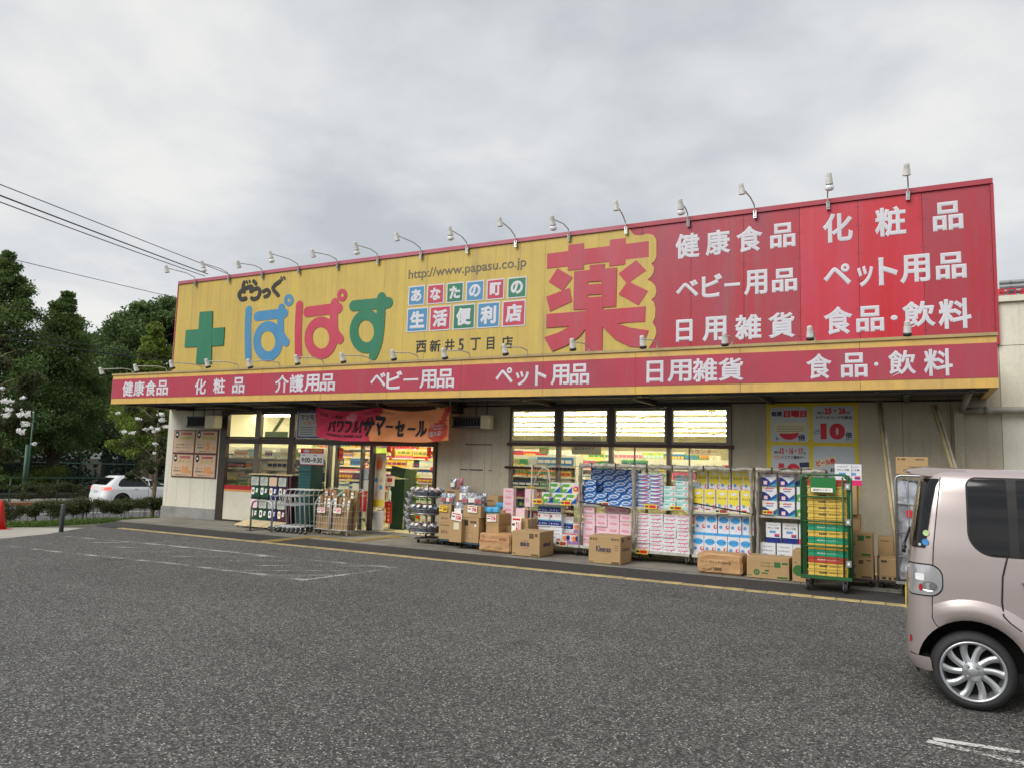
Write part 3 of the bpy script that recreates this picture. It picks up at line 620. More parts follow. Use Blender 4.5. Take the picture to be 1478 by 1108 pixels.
# ------------------------------------------------------------------ rooftop sign board
S = W - 0.06
sgn = empty('rooftop_sign', (-8.6, S, 4.0), 'huge yellow and red rooftop sign board with coloured Japanese lettering', 'sign board')
SO = Vector((-8.6, S, 4.0))
def sbox(name, x0, x1, y0, y1, z0, z1, m, bevel=0.0): return boxo(name, x0 - SO.x, x1 - SO.x, y0 - SO.y, y1 - SO.y, z0 - SO.z, z1 - SO.z, m, sgn, bevel)
SX0, SX1, SZ0, SZ1 = -18.54, 1.352, 3.86, 6.66
XR = -5.02
n = 22; s = (XR - SX0) / n
for i in range(n): sbox('yellow_panel', SX0 + i * s + 0.002, SX0 + (i + 1) * s - 0.002, S, S + 0.03, SZ0, SZ1 - 0.09, 'sign_yellow')
redx = [XR, -4.69, -3.691, -2.682, -1.676, -0.690, 0.317, SX1 - 0.03]
for i in range(len(redx) - 1): sbox('red_panel', redx[i] + 0.003, redx[i + 1] - 0.003, S, S + 0.03, SZ0, SZ1 - 0.09, 'sign_red_new' if i in (4, 5) else 'sign_red')
sbox('backing', SX0 + 0.01, SX1 - 0.01, S + 0.032, S + 0.16, SZ0, SZ1 - 0.02, 'dark_grey')
sbox('coping', SX0 - 0.01, XR, S - 0.035, S + 0.18, SZ1 - 0.088, SZ1, 'sign_pink'); sbox('coping', XR + 0.001, SX1 + 0.01, S - 0.035, S + 0.18, SZ1 - 0.088, SZ1, 'sign_red')
sbox('edge_trim', SX0 - 0.03, SX0 - 0.001, S - 0.02, S + 0.17, SZ0, SZ1 - 0.09, 'sign_pink'); sbox('edge_trim', SX1 - 0.028, SX1 + 0.02, S - 0.02, S + 0.17, SZ0, SZ1 - 0.09, 'sign_red')
bs = MB()
for i in range(1, 8):
    for z in (4.15, 4.6, 5.1, 5.6, 6.1, 6.45):
        for dx in (-0.03, 0.03): bs.box(redx[i] + dx - 0.008 - SO.x, redx[i] + dx + 0.008 - SO.x, -0.004, 0.0, z - 4 - 0.008, z - 4 + 0.008, 'dark_grey', skip='k')
tag(bs.build('rivet', sgn), kind='stuff')
for k in range(8):
    b = MB(); xx = SX0 + 1.2 + k * 2.5 - SO.x; b.tube([(xx, 0.16, 2.3), (xx, 2.2, -0.2)], 0.03, 'gutter', 6); b.build('brace', sgn)
def SP(u, v): p = at(u, v, S); return (p.x - SO.x, p.z - SO.z)
Z1 = lambda x, y: (240 + x / 4.1056, 360 + y / 4.1056)
Z2 = lambda x, y: (560 + x / 3.695, 300 + y / 3.695)
Z3 = lambda x, y: (940 + x / 2.747, 220 + y / 2.747)
def poly(name, pts, zf, m, y0, th=0.006):
    b = MB(); b.prism([SP(*zf(*p)) for p in pts], y0 - th, y0, m); return b.build(name, sgn)
# yellow outline behind the big character
poly('yellow_patch', [(1262, 90), (1290, 118), (1312, 146), (1345, 150), (1385, 140), (1415, 146), (1432, 172), (1432, 262), (1421, 287), (1404, 300), (1419, 318), (1417, 345), (1403, 370), (1384, 386), (1409, 398), (1427, 420), (1432, 448), (1425, 475), (1405, 490), (1420, 508), (1427, 540), (1425, 585), (1412, 612), (1428, 640), (1432, 668), (1424, 694), (1384, 762), (1262, 775)], Z2, 'sign_yellow', -0.001, 0.008)
yk = empty('big_character', (0, 0, 0)); yk.parent = sgn
def kan(pts, i):
    b = MB(); b.prism([SP(*Z2(*p)) for p in pts], -0.0105 - i * 0.0009, -0.0095, 'yaku_red'); o = b.build('stroke', yk); return o
strokes = [
 [(850, 246), (1392, 179), (1392, 264), (849, 325)], [(963, 200), (1045, 190), (1045, 329), (959, 336)], [(1185, 172), (1270, 163), (1268, 303), (1180, 313)],
 [(905, 323), (985, 372), (933, 443), (858, 396)], [(968, 428), (983, 500), (865, 554), (845, 476)], [(1325, 281), (1378, 336), (1277, 408), (1231, 352)], [(1280, 392), (1388, 445), (1337, 523), (1231, 462)],
 [(1077, 308), (1157, 300), (1150, 345), (1077, 350)], [(994, 342), (1068, 334), (1067, 543), (990, 545)], [(1141, 327), (1222, 320), (1217, 528), (1138, 534)],
 [(1060, 335), (1150, 326), (1150, 391), (1060, 397)], [(1060, 412), (1145, 406), (1145, 461), (1060, 467)], [(1060, 480), (1145, 475), (1145, 545), (1060, 548)],
 [(848, 568), (1375, 527), (1372, 608), (845, 641)], [(1057, 530), (1147, 525), (1143, 764), (1052, 770)],
 [(975, 632), (1075, 625), (1020, 690), (955, 735), (877, 767), (835, 692), (915, 665)], [(1130, 618), (1225, 618), (1290, 640), (1391, 655), (1355, 746), (1290, 742), (1210, 700), (1150, 640)]]
for i, p_ in enumerate(strokes): kan(p_, i)
# the cross and the rounded brand lettering
def brush(pts, w, m, i, name='stroke', zf=Z1, closed=False):
    b = MB()
    P = [SP(*zf(*p)) for p in pts]; sc_ = (at(400, 450, S) - at(401, 450, S)).length / 4.1056
    if closed:
        b2 = MB(); n = len(P); cxx = sum(p[0] for p in P) / n; czz = sum(p[1] for p in P) / n
        wd = w * sc_ / 2; outer = []; inner = []
        for k in range(n):
            t = Vector((P[(k + 1) % n][0] - P[k - 1][0], P[(k + 1) % n][1] - P[k - 1][1])).normalized(); nn = Vector((-t.y, t.x))
            if nn.dot(Vector((P[k][0] - cxx, P[k][1] - czz))) < 0: nn = -nn
            outer.append((P[k][0] + nn.x * wd, P[k][1] + nn.y * wd)); inner.append((P[k][0] - nn.x * wd, P[k][1] - nn.y * wd))
        y0 = -0.008 - i * 0.0006
        for k in range(n):
            j = (k + 1) % n
            q = [inner[k], outer[k], outer[j], inner[j]]
            a = sum(q[z][0] * q[(z + 1) % 4][1] - q[(z + 1) % 4][0] * q[z][1] for z in range(4))
            if a < 0: q = q[::-1]
            b.face([(c[0], y0, c[1]) for c in q], m)
            b.face([(outer[k][0], y0, outer[k][1]), (outer[k][0], -0.001, outer[k][1]), (outer[j][0], -0.001, outer[j][1]), (outer[j][0], y0, outer[j][1])], m)
            b.face([(inner[k][0], y0, inner[k][1]), (inner[j][0], y0, inner[j][1]), (inner[j][0], -0.001, inner[j][1]), (inner[k][0], -0.001, inner[k][1])], m)
    else:
        wd = w * sc_ * 0.52; V = [Vector(p) for p in P]; Q = []
        for k in range(len(V) - 1):
            p0, p1, p2, p3 = V[max(k - 1, 0)], V[k], V[k + 1], V[min(k + 2, len(V) - 1)]
            for q in range(6): t = q / 6; Q.append(0.5 * ((2 * p1) + (p2 - p0) * t + (2 * p0 - 5 * p1 + 4 * p2 - p3) * t * t + (3 * p1 - p0 - 3 * p2 + p3) * t ** 3))
        Q.append(V[-1]); y0 = -0.008 - i * 0.0006
        for k in range(len(Q) - 1):
            t = (Q[k + 1] - Q[k]).normalized(); nn = Vector((-t.y, t.x)) * wd; ya = y0 - k * 0.00003
            b.face([(Q[k].x - nn.x, ya, Q[k].y - nn.y), (Q[k + 1].x - nn.x, ya, Q[k + 1].y - nn.y), (Q[k + 1].x + nn.x, ya, Q[k + 1].y + nn.y), (Q[k].x + nn.x, ya, Q[k].y + nn.y)], m)
            if k % 2 == 0 or k == len(Q) - 2:
                for cc in ((Q[k], Q[k + 1]) if k == len(Q) - 2 else (Q[k],)): b.face([(x, ya - 0.000015, z) for x, z in ellipse(cc.x, cc.y, wd, wd, 18)], m); ya -= 0.000007
    return b.build(name, sgn)
def ell(cx, cy, rx, ry, n=28, tilt=0.0):
    out = []
    for i in range(n):
        a = 2 * math.pi * i / n; x, y = rx * math.cos(a), ry * math.sin(a)
        out.append((cx + x * math.cos(tilt) - y * math.sin(tilt), cy + x * math.sin(tilt) + y * math.cos(tilt)))
    return out
poly('green_cross', [(203, 372), (278, 367), (270, 678), (180, 679)], Z1, 'sign_green', -0.001, 0.03); poly('green_cross', [(120, 480), (349, 463), (342, 570), (112, 581)], Z1, 'sign_green', -0.001, 0.026)
kk = 0
for m_name, sts, ring, dot in (
    ('sign_blue', [([(490, 361), (484, 480), (487, 640)], 38), ([(540, 398), (620, 388), (700, 380)], 42), ([(684, 347), (679, 400), (680, 490), (692, 525), (712, 552)], 36)], (604, 545, 66, 90), (727, 302, 19, 24)),
    ('sign_crimson', [([(790, 332), (783, 480), (784, 626)], 38), ([(838, 372), (930, 360), (1020, 350)], 44), ([(1000, 318), (994, 400), (997, 480), (1008, 505), (1030, 533)], 40)], (918, 525, 74, 95), (1043, 272, 20, 25)),
    ('sign_green', [([(1112, 336), (1220, 326), (1316, 317)], 44), ([(1277, 287), (1271, 420), (1258, 540), (1229, 625)], 42)], (1186, 486, 73, 98), None)):
    b0 = kk
    for p_, wd in sts: brush(p_, wd, m_name, kk); kk += 1
    brush(ell(*ring), 44, m_name, kk, closed=True); kk += 1
    if dot: brush(ell(*dot, n=16), 18, m_name, kk, closed=True); kk += 1
# small black word above
for p_, wd in (([(463, 196), (456, 222), (462, 252)], 17), ([(497, 222), (455, 240), (433, 268), (446, 296), (472, 292)], 19), ([(478, 190), (482, 200)], 9), ([(494, 186), (497, 196)], 9),
               ([(520, 190), (532, 204)], 17), ([(508, 222), (502, 250), (520, 238), (545, 232), (556, 250), (545, 285), (518, 296), (508, 290)], 17),
               ([(575, 252), (598, 240), (612, 252), (606, 272), (585, 282)], 15), ([(675, 190), (634, 228), (664, 272)], 17), ([(683, 168), (688, 180)], 9), ([(699, 165), (703, 175)], 9)):
    brush(p_, wd, 'sign_black', kk, 'black_stroke'); kk += 1
# web address, tiles, branch name, department words
def sword(t, x0, x1, z0, z1, m='letter_white', bold=0.03, y=-0.001, d=0.005, name='letter', per=True, adj=0.95):
    if not per:
        b = MB(); b.text(t, x0, x1, z0, z1, y, m, bold, d); b.build(name, sgn); return
a = SP(589.8, 395.8); c = SP(759.7, 383); zt = SP(591, 389.9)[1]; zb = SP(757, 389.6)[1]
b = MB(); b.text('http://www.papasu.co.jp', a[0], c[0], zb, zt, -0.001, 'sign_grey_text', 0.014, 0.004, 3); b.build('web_address', sgn)
def tile(x0, x1, yl0, yl1, m, ch, yr0=None, yr1=None):
    p0, p1 = SP(*Z2(x0, (yl0 + yl1) / 2)), SP(*Z2(x1, ((yr0 or yl0) + (yr1 or yl1)) / 2)); z1 = SP(*Z2(x0, yl0))[1]; z0 = SP(*Z2(x0, yl1))[1]
    b = MB(); b.box(p0[0], p1[0], -0.010, -0.001, z0, z1, 'letter_white'); d = 0.028
    o = b.build('tile', sgn)
    b = MB(); b.box(p0[0] + d, p1[0] - d, -0.014, -0.0101, z0 + d, z1 - d, m); q = 0.085
    b.text(ch, p0[0] + q, p1[0] - q, z0 + q, z1 - q, -0.0142, 'letter_white', 0.05, 0.005, 2); b.build('tile_face', o)
row1 = [(110, 197, 'sign_blue', 'あ'), (210, 300, 'sign_crimson', 'な'), (313, 404, 'sign_green', 'た'), (417, 513, 'sign_blue', 'の'), (527, 622, 'sign_crimson', '町'), (638, 740, 'sign_green', 'の')]
for x0, x1, m, ch in row1:
    t = (x0 - 110) / 628; tile(x0, x1, 422 - 55 * t, 525 - 46 * t, m, ch, 422 - 55 * (x1 - 110) / 628, 525 - 46 * (x1 - 110) / 628)
row2 = [(102, 213, 'sign_blue', '生'), (223, 335, 'sign_crimson', '活'), (348, 465, 'sign_green', '便'), (477, 597, 'sign_blue', '利'), (610, 734, 'sign_crimson', '店')]
for x0, x1, m, ch in row2:
    t = (x0 - 102) / 632; tile(x0, x1, 539 - 49 * t, 666 - 36 * t, m, ch, 539 - 49 * (x1 - 102) / 632, 666 - 36 * (x1 - 102) / 632)
for ch, x0, x1 in zip('西新井5丁目店', (150, 222, 302, 376, 440, 527, 605), (205, 280, 355, 404, 494, 568, 665)):
    t = (x0 - 150) / 515; p0, p1 = SP(*Z2(x0, 742 - 24 * t)), SP(*Z2(x1, 742 - 24 * t)); zt = SP(*Z2(x0, 710 - 27 * t))[1]; zb = SP(*Z2(x0, 775 - 23 * t))[1]
    b = MB(); b.text(ch, p0[0], p1[0], zb, zt, -0.001, 'sign_black', 0.026, 0.004); b.build('letter', sgn)
def line3(chars, z0, z1):
    for ch, x0, x1, *zz in chars:
        p0, p1 = SP(*Z3(x0, 450)), SP(*Z3(x1, 450)); a0, a1 = (zz if zz else (0, 0))
        b = MB(); b.text(ch, p0[0], p1[0], z0 + a0 - 4.0, z1 + a1 - 4.0, -0.001, 'letter_white', 0.03, 0.006); b.build('letter', sgn)
line3([('健', 95, 193), ('康', 215, 315), ('食', 337, 443), ('品', 472, 573, 0.02, -0.02)], 5.82, 6.33)
line3([('ベ', 98, 188, 0.06, -0.08), ('ビ', 200, 282, 0.02, 0), ('ー', 290, 352, 0.205, -0.21), ('用', 367, 460), ('品', 478, 578, 0.02, -0.02)], 4.98, 5.46)
line3([('日', 100, 165, 0.02, -0.02), ('用', 203, 298), ('雑', 330, 435), ('貨', 462, 568)], 4.14, 4.62)
line3([('化', 682, 802), ('粧', 890, 1015), ('品', 1122, 1244, 0.01, -0.03)], 5.84, 6.38)
line3([('ペ', 682, 792, 0.06, -0.05), ('ッ', 815, 880, 0, -0.12), ('ト', 900, 978), ('用', 985, 1105), ('品', 1128, 1250, 0.02, -0.02)], 4.98, 5.48)
line3([('食', 680, 795), ('品', 808, 918, 0.02, -0.03), ('・', 944, 972, 0.2, -0.22), ('飲', 990, 1122), ('料', 1132, 1263)], 4.15, 4.66)

# ------------------------------------------------------------------ spot lamps
def make_lamp(bulb, dy, dz, pink=False):
    lm = empty('sign_lamp')
    arm = 'lamp_pink' if pink else 'lamp_white'
    b = MB(); b.box(-0.03, 0.03, -0.03, 0.0, -0.13, 0.02, 'alu'); b.box(-0.018, 0.018, -0.045, -0.031, -0.10, -0.03, 'alu'); b.build('bracket', lm)
    b = MB(); b.tube([(0, -0.035, -0.08), (0, -0.035, 0.06), (0, -0.07, 0.12), (0, -0.3 * abs(dy) - 0.05, 0.12 + dz * 0.35), (0, -abs(dy), dz)], 0.013, arm, 6); b.build('arm', lm)
    hd = MB(); ax = Vector((0, 0.42, -0.9)).normalized(); o = (0, -abs(dy), dz + 0.03)
    hd.lathe([(0.03, -0.03), (0.042, -0.02), (0.045, 0.05), (0.047, 0.055), (0.052, 0.06), (0.056, 0.14), (0.062, 0.145), (0.062, 0.165)], 'lamp_white', o, ax, 12)
    h = hd.build('lamp_head', lm)
    if bulb == 1:
        q = MB(); q.lathe([(0.05, 0.16), (0.068, 0.19), (0.078, 0.225), (0.07, 0.255), (0.04, 0.275), (0.01, 0.28)], 'bulb', o, ax, 12); q.build('bulb', h)
    elif bulb == 2:
        q = MB(); q.lathe([(0.055, 0.16), (0.066, 0.185), (0.066, 0.21), (0.05, 0.215)], 'black', o, ax, 12); q.build('bulb', h)
    else:
        q = MB(); q.lathe([(0.05, 0.16), (0.052, 0.17), (0.03, 0.175)], 'alu', o, ax, 12); q.build('bulb', h)
    return lm
protoU = {}
ups_ = [(283.4, 402, 0), (331.3, 396, 1), (379.6, 390, 0), (432.4, 383, 1), (488, 376, 0), (546.4, 369.5, 1), (608.7, 362, 0), (675, 353.5, 1), (744.8, 345, 0), (821.7, 336, 1), (903.7, 326, 0), (993.5, 316, 1), (1090, 304, 0), (1194.8, 291, 1), (1310.6, 277, 0)]
for i, (u, v, bu) in enumerate(ups_):
    x = at(u, v, S - 0.03).x
    if bu not in protoU: o = protoU[bu] = make_lamp(bu, 0.98, 0.12)
    else: o = copy_tree(protoU[bu])
    o.location = (x, S - 0.036, 6.58 + 0.0); o.rotation_euler = (rnd.uniform(-0.05, 0.05), 0, rnd.uniform(-0.06, 0.06))
    o.rotation_euler = (rnd.uniform(-0.10, 0.10), rnd.uniform(-0.05, 0.05), rnd.uniform(-0.14, 0.14)); tag(o, f"{ORD[i]} lamp from the left on the top edge of the rooftop sign" + (', white bulb showing' if bu else ', plain white head'), 'lamp', 'lamps along the top edge of the sign')
los = [(195, 537), (244, 535.6), (295, 533), (348, 530), (407, 527), (470, 524.5), (537, 522), (606, 519), (681, 516), (764, 512), (852, 508.5), (950.5, 502.5), (1058, 497), (1177, 491), (1309.5, 486)]
protoL = None
for i, (u, v) in enumerate(los):
    x = at(u, v, CYF + 0.1).x
    if protoL is None: o = protoL = make_lamp(2, 0.98, 0.05)
    else: o = copy_tree(protoL)
    o.scale = (0.88, 0.94, 0.88); o.location = (x, CYF + 0.06, CZ1 - 0.02); o.rotation_euler = (rnd.uniform(-0.05, 0.05), 0, rnd.uniform(-0.08, 0.08))
    tag(o, f"{ORD[i]} lamp from the left along the top of the canopy fascia", 'lamp', 'lamps along the top of the canopy')
o = copy_tree(protoL, (CX0 - 0.02, CYF + 0.5, 3.5), 'lamp standing out from the left end of the canopy', rz=R(90)); o['group'] = 'lamps along the top of the canopy'
o = copy_tree(protoU[0], (SX0 - 0.04, S + 0.05, 6.2), 'lamp standing out behind the left end of the rooftop sign', rz=R(200)); o['group'] = 'lamps along the top edge of the sign'

# ------------------------------------------------------------------ shop interior
mat('tube_light', (1, 1, 1), emit=(1.0, 0.93, 0.70), estr=10.5)
PAL = ['prod_%d' % i for i in range(14)]
for n_, c in zip(PAL, [(220, 40, 50), (240, 200, 60), (60, 130, 200), (240, 236, 225), (230, 120, 160), (70, 160, 90), (245, 150, 60), (240, 240, 240), (200, 225, 235), (150, 60, 120), (250, 225, 110), (40, 70, 130), (235, 215, 190), (180, 210, 90)]):
    mat(n_, srgb(*c), 0.45)
il = MB(); il.box(-1.1, 1.1, -0.07, 0.07, 0.0, 0.05, 'white'); il.box(-1.17, 1.17, -0.05, 0.05, -0.058, -0.036, 'tube_light')
ime = il.mesh('ceiling_light')
for j, y in enumerate((15.7, 17.6, 19.8, 22.2, 25.0, 28.4)):
    for k in range(8):
        o = link('ceiling_light', ime, None, (-17.2 + k * 2.4, y, 3.06)); tag(o, f'white fluorescent light inside the shop, {ORD[k]} from the left in the {ORD[j]} row', 'ceiling light', 'fluorescent lights in the shop')
def gondola(x0, x1, y, h, levels, label, back=True, dull=False, seed=1, depth=0.4):
    r = random.Random(seed); g = empty('shop_shelf', ((x0 + x1) / 2, y, 0.05), label, 'shop shelf'); ox = (x0 + x1) / 2
    b = MB(); b.box(x0 - ox, x1 - ox, 0, 0.03, 0, h, 'metal_shelf'); b.box(x0 - ox - 0.03, x0 - ox, -depth, 0.03, 0, h, 'metal_shelf'); b.box(x1 - ox, x1 - ox + 0.03, -depth, 0.03, 0, h, 'metal_shelf'); b.build('shelf_back', g)
    pr = MB(); top = h / levels
    for l in range(levels):
        z = 0.08 + l * (h - 0.1) / levels
        boxo('shelf_board', x0 - ox + 0.002, x1 - ox - 0.002, -depth, -0.002, z, z + 0.03, 'metal_shelf', g)
        q = MB(); q.box(x0 - ox + 0.002, x1 - ox - 0.002, -depth - 0.012, -depth - 0.001, z - 0.01, z + 0.035, 'paper')
        x = x0 - ox + 0.02
        while x < x1 - ox - 0.15:
            wd = r.choice((0.06, 0.08, 0.1, 0.13, 0.18)); nrep = r.randint(2, 7); m = r.choice(PAL if not dull else ['prod_3', 'prod_7', 'prod_8', 'prod_12', 'prod_11', 'metal_shelf'])
            hh = min((h - 0.1) / levels - 0.06, r.uniform(0.12, 0.3)); m2 = r.choice(PAL)
            for q_ in range(nrep):
                if x > x1 - ox - 0.15: break
                z0 = z + 0.03
                pr.box(x, x + wd - 0.006, -depth + 0.02, -depth + 0.14, z0, z0 + hh, m, skip='bk')
                pr.box(x + 0.008, x + wd - 0.014, -depth + 0.016, -depth + 0.0199, z0 + hh * 0.3, z0 + hh * 0.68, m2, skip='bktlr')
                x += wd
            if r.random() < 0.55: q.box(x - wd * 1.6, x - wd * 0.6, -depth - 0.02, -depth - 0.013, z - 0.03, z + 0.055, r.choice(['prod_1', 'prod_0', 'prod_7', 'prod_10']))
            x += 0.02
        q.build('price_rail', g)
    tag(pr.build('goods', g), kind='stuff'); return g
gondola(-18.2, -13.9, 16.2, 1.95, 6, 'cosmetics shelf standing behind the left shop window', dull=True, seed=3)
gondola(-17.4, -10.6, 19.5, 2.3, 8, 'tall shelf of bright goods seen through the open door', seed=5)
gondola(-20 + 1.9, -13.2, 23.5, 2.5, 8, 'farthest tall shelf at the back of the shop', seed=9)
gondola(-14.4, -10.6, 17.2, 1.35, 5, 'low shelf of goods just inside the open door', seed=11)
gondola(-9.3, -6.9, 16.8, 1.9, 7, 'goods shelf behind the leftmost of the tall right windows', seed=13)
gondola(-6.6, -2.4, 18.6, 1.9, 7, 'goods shelf behind the middle of the right windows', seed=17)
gondola(-12.5, -5.0, 23.0, 2.2, 7, 'long shelf deep inside the shop behind the right windows', seed=19)
# counter and hanging boards
ct = empty('service_counter', (-5.6, 16.6, 0.05), 'cream service counter behind the right hand windows', 'counter')
boxo('counter_body', -1.1, 1.1, 0, 0.6, 0, 1.0, 'cream', ct); boxo('counter_top', -1.15, 1.15, -0.05, 0.65, 1.002, 1.04, 'white', ct)
def hang(x0, x1, y, z0, z1, m, txt, label, tm='sign_black', zc=3.12):
    g = empty('hanging_board', ((x0 + x1) / 2, y, z0), label, 'hanging sign'); hw = (x1 - x0) / 2
    b = MB(); b.box(-hw, hw, 0, 0.02, 0, z1 - z0, m)
    b.build('board', g)
    if txt: b = MB(); b.text(txt, -hw * 0.82, hw * 0.82, (z1 - z0) * 0.25, (z1 - z0) * 0.75, -0.001, tm, 0.02, 0.003); b.build('lettering', g)
    b = MB(); b.tube([(-hw * 0.8, 0.01, z1 - z0), (-hw * 0.8, 0.01, zc - z0)], 0.004, 'alu', 4, False); b.tube([(hw * 0.8, 0.01, z1 - z0), (hw * 0.8, 0.01, zc - z0)], 0.004, 'alu', 4, False); b.build('wire', g)
    return g
p, q = at(825, 655, 15.6), at(868, 636, 15.6)
hang(p.x, q.x, 15.6, p.z, q.z + 0.1, 'cream', '受付カウンター', 'cream hanging board with black lettering seen through the second right window')
for i, (u0, v0, u1, v1, m, t, tmn) in enumerate(((541, 646, 562, 655, 'prod_13', '', 'white'), (571, 649, 594, 656, 'prod_10', '化粧品', 'sign_green'), (596, 650, 618, 658, 'prod_10', '日用品', 'sign_green'))):
    p, q = at(u0, v1, 18.2), at(u1, v0, 18.2); hang(p.x, q.x, 18.2, p.z, q.z, m, t, f'green yellow department board over the aisle, {ORD[i]} from the left in the doorway', tmn)
for i, (u0, v0, u1, v1, m) in enumerate(((558, 643, 564, 652, 'prod_0'), (565, 645, 570, 660, 'prod_6'), (616, 645, 622, 658, 'prod_0'), (624, 646, 629, 660, 'prod_6'))):
    p, q = at(u0, v1, 15.9), at(u1, v0, 15.9); hang(p.x, q.x, 15.9, p.z, q.z, m, '', f'small bright hanging card in the doorway, {ORD[i]} from the left')
for i, (u0, v0, u1, v1, m, t) in enumerate(((739, 652, 756, 660, 'prod_0', ''), (757, 658, 772, 664, 'prod_10', ''), (778, 645, 792, 654, 'prod_5', '日'), (774, 654, 790, 662, 'prod_0', ''), (990, 646, 1040, 656, 'cream', 'カウンター'))):
    p, q = at(u0, v1, 17.6), at(u1, v0, 17.6); hang(p.x, q.x, 17.6, p.z, q.z, m, t, f'small hanging card behind the right windows, {ORD[i]} from the left', 'stripe_red')
# translucent poster and green band behind the upper left panes
p, q = at(382, 634, 15.0), at(416, 620, 15.0)
bb = MB(); bb.box(p.x, q.x, 15.0, 15.01, p.z, p.z + 0.22, 'prod_13'); bb.prism([(p.x + 0.25, p.z + 0.225), (p.x + 0.38, p.z + 0.225), (q.x - 0.15, q.z + 0.32), (q.x - 0.27, q.z + 0.34)], 15.0, 15.01, 'prod_13')
tag(bb.build('window_poster'), 'light green arrow shaped poster behind the second upper window', 'poster')

# ------------------------------------------------------------------ things fixed to or hung on the shop front
mat('board_pink', srgb(208, 180, 150), 0.6, var=0.15, vscale=2); mat('board_brown', srgb(96, 48, 44), 0.5)
mat('lime', srgb(176, 168, 60), 0.5); mat('orange_num', srgb(222, 138, 46), 0.5); mat('poster_yellow', srgb(226, 202, 40), 0.5, var=0.3, vscale=2)
mat('poster_grey', srgb(196, 204, 208), 0.5, var=0.2, vscale=2); mat('navy', srgb(28, 40, 84), 0.5); mat('print_red', srgb(205, 22, 48), 0.5); mat('print_dark', srgb(60, 54, 50), 0.6)
mat('blue_frame', srgb(34, 66, 140), 0.5); mat('aed_orange', srgb(230, 120, 50), 0.5)
# four part point card board
mb_ = empty('point_card_board', at(283, 655, W - 0.03), 'four part beige notice board in brown frame on the far left wall', 'notice board'); O = mb_.location
q0 = at(249, 655, W - 0.03); q1 = at(313, 655, W - 0.03); zt = at(252, 620, W).z; zb = at(247, 687, W).z
bx0, bx1, bz0, bz1 = q0.x - O.x, q1.x - O.x, zb - O.z, zt - O.z
boxo('frame', bx0, bx1, 0, 0.02, bz0, bz1, 'board_brown', mb_)
mxx, mzz = (bx0 + bx1) / 2, (bz0 + bz1) / 2
cells = [(bx0, mzz, '入会募集中', '', '1'), (mxx, mzz, '毎週日曜日', '5', '倍'), (bx0, bz0, 'ポイント', '10', '倍'), (mxx, bz0, 'シニア', '10', '%OFF')]
cw, ch_ = (bx1 - bx0) / 2, (bz1 - bz0) / 2
for (x0, z0, t, num, t2) in cells:
    b = MB(); d = 0.03; b.box(x0 + d, x0 + cw - d, -0.008, -0.0005, z0 + d, z0 + ch_ - d, 'board_pink'); Y = -0.0085
    b.prism(ellipse(x0 + cw * 0.17, z0 + ch_ * 0.8, 0.075, 0.1, 14), Y - 0.002, Y, 'black'); b.box(x0 + cw * 0.13, x0 + cw * 0.21, Y - 0.004, Y - 0.0021, z0 + ch_ * 0.76, z0 + ch_ * 0.85, 'paper')
    b.box(x0 + cw * 0.36, x0 + cw * 0.84, Y - 0.002, Y, z0 + ch_ * 0.80, z0 + ch_ * 0.89, 'stripe_red'); b.text('ポイントカード', x0 + cw * 0.4, x0 + cw * 0.8, z0 + ch_ * 0.82, z0 + ch_ * 0.87, Y - 0.0022, 'paper', 0.01, 0.002, 1)
    b.text(t, x0 + cw * 0.3, x0 + cw * 0.9, z0 + ch_ * 0.6, z0 + ch_ * 0.74, Y, 'lime', 0.035, 0.003, 1)
    if num:
        b.text(num, x0 + cw * 0.5, x0 + cw * (0.68 if len(num) == 1 else 0.78), z0 + ch_ * 0.17, z0 + ch_ * 0.47, Y, 'orange_num', 0.05, 0.004, 2); b.text(t2, x0 + cw * 0.79, x0 + cw * 0.93, z0 + ch_ * 0.17, z0 + ch_ * 0.3, Y, 'orange_num', 0.03, 0.003, 1)
        b.text('ポイント', x0 + cw * 0.14, x0 + cw * 0.44, z0 + ch_ * 0.36, z0 + ch_ * 0.43, Y, 'print_dark', 0.01, 0.002, 1); b.text('毎月お買上げ', x0 + cw * 0.12, x0 + cw * 0.46, z0 + ch_ * 0.23, z0 + ch_ * 0.31, Y, 'print_dark', 0.015, 0.002, 1)
    else:
        b.text('お買上金額に応じて', x0 + cw * 0.15, x0 + cw * 0.8, z0 + ch_ * 0.35, z0 + ch_ * 0.4, Y, 'print_dark', 0.01, 0.002, 1); b.text('百円につき一ポイント', x0 + cw * 0.12, x0 + cw * 0.88, z0 + ch_ * 0.22, z0 + ch_ * 0.28, Y, 'print_dark', 0.01, 0.002, 1)
    b.text('対象外商品がございます', x0 + cw * 0.2, x0 + cw * 0.8, z0 + ch_ * 0.08, z0 + ch_ * 0.125, Y, 'print_dark', 0.008, 0.002, 1)
    b.build('notice_sheet', mb_)
